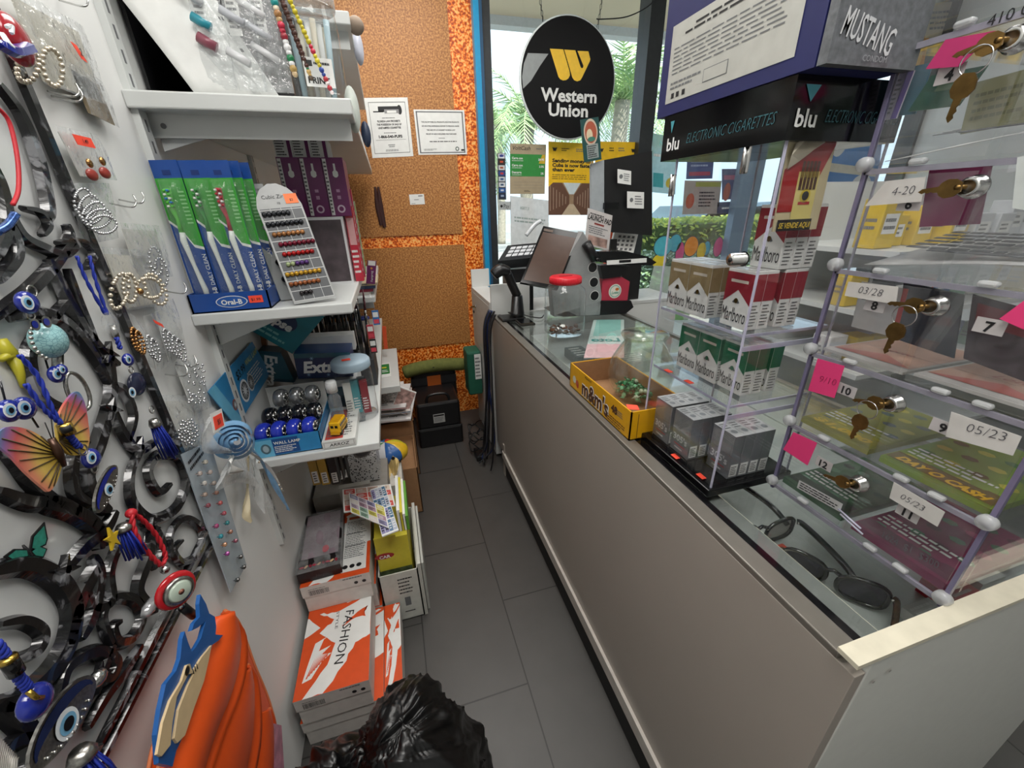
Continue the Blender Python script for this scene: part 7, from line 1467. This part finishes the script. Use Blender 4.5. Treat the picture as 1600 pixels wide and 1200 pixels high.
notice('small white card pinned alone on the speckled board', (641, 320), (664, 319), (639, 304), lambda m, f: (m.lines(f, .3, .4, .7, .55, 1, GREY), m.rect(f, .6, .78, .9, .88, GREY), m.lines(f, .1, .05, .5, .15, 1, GREY)))
m = MB()
for q in (((586, 292), (596, 352)), ((591, 292), (601, 355))): m.ribbon([W(q[0][0], q[0][1], 'y', 2.636), W((q[0][0] + q[1][0]) / 2 - 1, (q[0][1] + q[1][1]) / 2, 'y', 2.636), W(*q[1], 'y', 2.636)], [.006, .014, .010], (0, -1, 0), .004, C('3a1c1a', .4))
tag(m.build('dark_straps'), 'two dark maroon straps hanging together on the speckled board', 'straps')

# round hanging sign
t = thing('hanging_sign', 'large round black Western Union sign hanging on chains in the window', 'sign', W(888, 126, 'y', 2.56)); o = t.location.copy(); Rw = .285
m = MB(); m.T = Matrix.Rotation(PI / 2, 4, 'X'); m.lathe([(0, -.008), (Rw, -.008), (Rw + .006, -.004), (Rw + .006, .004), (Rw, .008), (0, .008)], mat('sign_white_rim', 'd8e0e0', .3), n=64); m.T = None; m.build('disc', t)
m = MB(); f0 = Fr((0, -.0085, 0), (1, 0, 0), (0, 0, 1)); m.disc(f0, 0, 0, Rw - .002, mat('sign_black', '08080a', .45, var=.1, scale=3, spec=.2), .0004, n=64); m.build('black_face', t)
def sp(pts): return [(p.x - o.x, p.z - o.z) for p in (W(740 + u / 3.334, v / 3.334, 'y', 2.55) for u, v in pts)]
SG = C('f2c21a', .35)
m = MB(); m.poly(f0, sp([(397, 253), (467, 257), (500, 372), (502, 392), (494, 408), (482, 417), (466, 419), (452, 413), (442, 400)]), SG, .0015)
m.poly(f0, sp([(472, 258), (530, 262), (556, 345), (560, 353), (566, 356), (571, 350), (572, 342), (541, 265), (598, 267), (608, 308), (606, 318), (566, 402), (556, 418), (540, 424), (524, 418), (514, 403)]), SG, .0015); m.build('yellow_logo', t)
m = MB(); a, b_ = sp([(350, 523), (640, 523)]); m.txt(f0, 'Western', a[0], a[1], .062, PAPER, 'l', .03, h=.0015, wid=(b_[0] - a[0])); a, b_ = sp([(390, 602), (595, 604)]); m.txt(f0, 'Union', a[0], a[1], .062, PAPER, 'l', .03, h=.0015, wid=(b_[0] - a[0])); m.build('lettering', t)
m = MB(); m.poly(f0, sp([(283, 276), (390, 280), (345, 345), (300, 420), (258, 462), (252, 400), (262, 330)]), C('8f9494', .3), .0012); m.build('grey_triangle', t)
for (u, v, u2, v2) in ((362, 112, 345, -10), (640, 180, 670, -10)):
    p, q = (W(740 + a / 3.334, b_ / 3.334, 'y', 2.56) - o for a, b_ in ((u, v), (u2, v2))); q = p + (q - p) * ((2.70 - o.z - p.z) / (q.z - p.z)); m = MB(); n_ = int((q - p).length / .022)
    for i in range(n_):
        c = p.lerp(q, (i + .5) / n_); m.tube([c + Vector((.005 * math.cos(k) * (i % 2), .005 * math.cos(k) * (1 - i % 2), .013 * math.sin(k))) for k in [j * PI / 4 for j in range(8)]], .0016, BLACK, 4, closed=True)
    m.build('chain', t)
m = MB(); m.tube(curve([W(640 / 3.334 + 740, 98 / 3.334, 'y', 2.56), W(940, 30, 'y', 2.56), W(980, 26, 'y', 2.57), W(1015, 8, 'y', 2.58), W(1030, -14, 'y', 2.6)]), .003, BLACK, 6); tag(m.build('sign_cable'), 'thin black cable running from the round sign to the window mullion', 'cable')
# window posters
def poster(label, bl, br, tl, c_, draw, y=2.662, name='poster', cat='poster'):
    f = face('y', y, bl, br, tl); m = MB(); m.slab(f, .001, c_); draw(m, f); return tag(m.build(name), label, cat)
def pv(m, f):
    m.txt(f, 'VoltCash', .05, .88, .022, INK, 'l', .0, .25, wid=f.w * .5); m.lines(f, .72, .89, .95, .93, 1, GREY); m.rect(f, .0, .36, .98, .80, C('2f8a3c', .5)); m.poly(f, [(.8, .62), (.98, .62), (.98, .80), (.9, .80)], C('c8a82c'), .0008)
    for i, s in enumerate(('Carga con', 'Carga con', 'Descarga')): m.txt(f, s, .05, .70 - i * .14, .012, PAPER, 'l', .03, h=.001); m.txt(f, ('$4.95', '3.5%', '2%')[i], .95, .68 - i * .14, .012, PAPER, 'r', .03, h=.001); m.lines(f, .05, .66 - i * .14, .4, .68 - i * .14, 1, PAPER, h=.001)
    for i in range(3): m.rect(f, .08, .12 + i * .06, .92, .124 + i * .06, GREY)
    m.lines(f, .4, .04, .6, .08, 2, INK)
poster('tan and green price list poster in the window, left of the yellow poster', (797, 303), (851, 303), (797, 224), C('a8987c', .6), pv, name='price_poster')
def py(m, f):
    m.txt(f, 'w', .08, .885, .024, INK, 'l', .08); m.lines(f, .28, .88, .45, .93, 2, INK); m.lines(f, .6, .88, .95, .93, 2, GREY)
    for i, s in enumerate(('Sending money to', 'Cuba is now faster', 'than ever')): m.txt(f, s, .08, .735 - i * .06, .020, INK, 'l', .04, wid=f.w * (.85, .88, .5)[i])
    m.lines(f, .08, .50, .9, .58, 3, INK, th=.3, rnd=.1)
    m.rect(f, 0, 0, 1, .46, mat('warehouse_print', 'a08468', .5, var=.1)); m.poly(f, [(.0, .0), (.3, .0), (.47, .16), (.47, .28), (.3, .46), (0, .46)], C('6a4a3a'), .0008); m.poly(f, [(1, .0), (.75, .0), (.57, .16), (.57, .28), (.75, .46), (1, .46)], C('6a4a3a'), .0008)
    m.poly(f, [(.33, .46), (.47, .30), (.57, .30), (.72, .46)], C('d0dce0'), .0008); m.poly(f, [(.3, 0), (.47, .16), (.57, .16), (.75, 0)], C('c8b498'), .0008)
    for k in range(6): m.rect(f, .03 + .07 * k, .06 + .02 * k, .045 + .07 * k, .42 - .03 * k, C('a8907c'), .0012); m.rect(f, .95 - .06 * k, .06 + .02 * k, .965 - .06 * k, .42 - .03 * k, C('a8907c'), .0012)
    m.poly(f, [(0, .40), (.1, .46), (0, .46)], C('f2c21a'), .0016)
poster('yellow money transfer poster with a warehouse photograph in the window', (857, 336), (924, 336), (857, 221), C('f0c01c', .5), py)
def py2(m, f):
    m.txt(f, 'w', .08, .62, .024, INK, 'l', .08); m.lines(f, .3, .62, .45, .80, 2, INK); m.lines(f, .5, .62, .68, .80, 2, GREY); m.txt(f, 'w', .78, .62, .024, INK, 'l', .08)
poster('second yellow poster in the window, behind the monitor', (930, 262), (1000, 262), (930, 221), C('f0c01c', .5), py2)
poster('pale translucent paper with reversed lettering under the price list poster', (800, 478), (855, 480), (797, 306), clear('tracing_paper', (.75, .78, .76), .1, .4, .75), lambda m, f: (m.txt(f, 'IGET.S', .25, .90, .016, C('9aa8a4'), 'l', .02), m.lines(f, .1, .78, .95, .84, 2, C('9aa8a4')), m.lines(f, .1, .3, .8, .4, 2, C('b8c4c0'))), name='tracing_paper', cat='paper')
def pcards(m, f):
    for i, (c_, k) in enumerate((('e4e6ea', '2a3a8a'), ('2a2420', 'c8502c'), ('d8d8d8', 'a85a3c'), ('2f4a8a', 'c03a3c'), ('c9d0d4', '3a5a8a'), ('d8dce0', '3a5a7a'), ('2f5a9a', 'c8d0e0'), ('1c2c4a', '9aa8c0'))): v = .89 - i * .122; m.rect(f, .1, v, .9, v + .10, C(c_), .0006); m.rect(f, .3, v + .03, .7, v + .07, C(k), .001)
    m.txt(f, 'VISA', .5, .925, .014, C('2a3a8a'), 'c', .04, .2, h=.0014, wid=.032)
poster('narrow dark strip of payment card stickers beside the window frame', (779, 312), (791, 312), (777, 239), C('3a3c44', .4), pcards, name='sticker_strip', cat='sticker')
poster('small pale Pay sticker below the strip of card stickers', (780, 328), (798, 328), (780, 315), C('b8bcbc', .4), lambda m, f: (m.disc(f, .2, .45, .008, INK), m.txt(f, 'Pay', .40, .2, f.h * .55, INK, 'l', .0, wid=f.w * .45)), name='pay_sticker', cat='sticker')
TD = clear('teal_decal', (.35, .62, .62), .1, .3, .45)
poster('see-through teal opening hours decal on the second window', (1016, 300), (1055, 304), (1018, 208), TD, lambda m, f: (m.txt(f, 'NEPO', .3, .82, .03, C('9ad0cc'), 'l', .03), m.lines(f, .1, .6, .7, .7, 1, PAPER), m.rect(f, .1, .1, .5, .35, C('4aa8b0')), m.disc(f, .75, .2, .03, C('c8b84a'))), name='window_decal', cat='decal')
poster('navy poster with pale figures on the second window, upper one', (1072, 280), (1113, 279), (1075, 228), C('4a5a88', .4), lambda m, f: (m.rect(f, .1, .1, .9, .22, C('a8485c')), m.lines(f, .15, .35, .85, .85, 4, C('a8b4d0'))))
poster('pale poster with a red hand drawing on the second window', (1066, 335), (1122, 334), (1070, 282), C('a8a09a', .5), lambda m, f: (m.disc(f, .18, .4, .035, C('b8583c'), ry=.05), m.rect(f, .3, .82, .98, .96, C('9aa04a')), m.lines(f, .42, .2, .9, .7, 5, INK)))
poster('dark poster with pink figures on the second window, right of the pale one', (1128, 312), (1158, 311), (1128, 264), C('565c80', .4), lambda m, f: (m.rect(f, .1, .65, .8, .8, C('b06a80')), m.disc(f, .25, .25, .03, C('b0604c'), ry=.06)))
poster('small dark blue poster on the second window, lowest of the cluster', (1120, 334), (1156, 332), (1121, 316), C('3a4c6a', .4), lambda m, f: m.lines(f, .2, .3, .9, .6, 1, PAPER))
m = MB()
cols = [('5ac0d0', 1036, 385, .075, .07), ('4ab0c8', 1055, 380, .05, .06), ('f0d83a', 1030, 408, .06, .05), ('d84a8a', 1062, 396, .035, .08), ('f0982c', 1080, 385, .06, .07), ('e0c83a', 1096, 392, .04, .06), ('4ab0c8', 1104, 388, .03, .05), ('d8588a', 1122, 386, .04, .07), ('f0902c', 1138, 383, .05, .07), ('d8a83a', 1156, 388, .05, .08)]
for i, (c_, u, v, a, b_) in enumerate(cols):
    p = W(u, v, 'y', 2.664); f = Fr(p, (.01, 0, 0), (0, 0, .01)); m = MB(); m.disc(f, 0, 0, a + .006, C('3a4a5a'), 0, ry=b_ + .006); m.disc(f, 0, 0, a, C(c_, .4), .0008, ry=b_); tag(m.build('balloon_decal'), '%s coloured oval window decal, %s in the row along the second window' % ({'5ac0d0': 'turquoise', '4ab0c8': 'sky blue', 'f0d83a': 'yellow', 'd84a8a': 'magenta', 'f0982c': 'orange', 'e0c83a': 'mustard', 'd8588a': 'pink', 'f0902c': 'deep orange', 'd8a83a': 'amber'}[c_], ('first', 'second', 'lowest', 'fourth', 'fifth', 'sixth', 'seventh', 'eighth', 'ninth', 'last')[i]), 'decal', 'oval decals along the second window')
poster('see-through pale green decal below the row of oval decals', (1002, 500), (1075, 500), (1022, 415), clear('green_decal', (.68, .86, .62), .1, .3, .5), lambda m, f: m.poly(f, [(.5, .0), (.9, .0), (.6, .9), (.45, .7)], C('9ad08a')), name='window_decal', cat='decal')
poster('bright blue and white poster on the third window', (1285, 300), (1368, 308), (1292, 192), C('5a90d0', .4), lambda m, f: (m.disc(f, .25, .75, .07, PAPER, ry=.09), m.rect(f, .0, .32, .95, .45, C('e4dcc8')), m.disc(f, .7, .2, .10, PAPER, ry=.06)))
poster('orange and yellow poster high on the third window', (1392, 120), (1440, 118), (1404, 50), C('e0962c', .4), lambda m, f: (m.disc(f, .5, .4, .12, C('f0c060'), ry=.10), m.disc(f, .3, .7, .06, C('e8e0c0'), .0012)))
poster('pale poster beside the orange one at the top of the third window', (1445, 60), (1500, 55), (1450, 5), C('c9bfa8', .4), lambda m, f: m.lines(f, .1, .2, .9, .8, 4, GREY))
m = MB(); f = face('y', 2.663, (1150, 470), (1192, 470), (1158, 195)); m.box((W(1152, 300, 'y', 2.61).x, 2.60, 0), (W(1185, 300, 'y', 2.61).x, 2.66, 2.7), mat('blue_grey_post', '7a92a8', .5)); struct(m.build('trim_8'))
# display gondola on the shop side
t = thing('display_gondola', 'white slatted display stand on the customer side behind the lottery case', 'display stand', (1.75, .95, 0)); m = MB(); m.box((0, .58, 0), (1.1, .62, 1.45), SHELFW); m.build('back_panel', t)
for z in (.35, .70, .95, 1.18): m = MB(); m.box((0, .10, z), (1.1, .58, z + .02), SHELFW); m.build('shelf', t)
m = MB(); m.box((0, .1, 0), (1.1, .58, .12), SHELFW); m.build('base', t)
r = random.Random(8); cc = ['d8b82a', 'd8b82a', '3a3c44', 'c8ccd0', 'b03a3c', '4a6a9a', '8fae9a', 'e4e4e0']
for z in (.72, .97, 1.20):
    for k in range(9):
        c_ = cc[(k + int(z * 10)) % 8] if z < 1.1 else cc[k % 2 if k < 5 else 3]; b = BoxF(.10, .08, .10 + .08 * r.random()); m = MB(); b.solid(m, C(c_, .4), .004); m.rect(b.front, .15, .3, .85, .7, PAPER); m.lines(b.front, .2, .35, .8, .65, 2, GREY, h=.001); m.lines(b.left, .2, .35, .8, .65, 2, GREY)
        tag(m.build('snack_box', None, (1.76 + k * .12, 1.10 + r.uniform(0, .1), z + .0015)), '%s package on the %s shelf of the white display stand, %s from its left' % ({'d8b82a': 'yellow', '3a3c44': 'dark', 'c8ccd0': 'grey', 'b03a3c': 'red', '4a6a9a': 'blue', '8fae9a': 'green', 'e4e4e0': 'white'}[c_], {.72: 'lower', .97: 'middle', 1.20: 'top'}[z], ('first', 'second', 'third', 'fourth', 'fifth', 'sixth', 'seventh', 'eighth', 'ninth')[k]), 'package', 'packages on the white display stand')
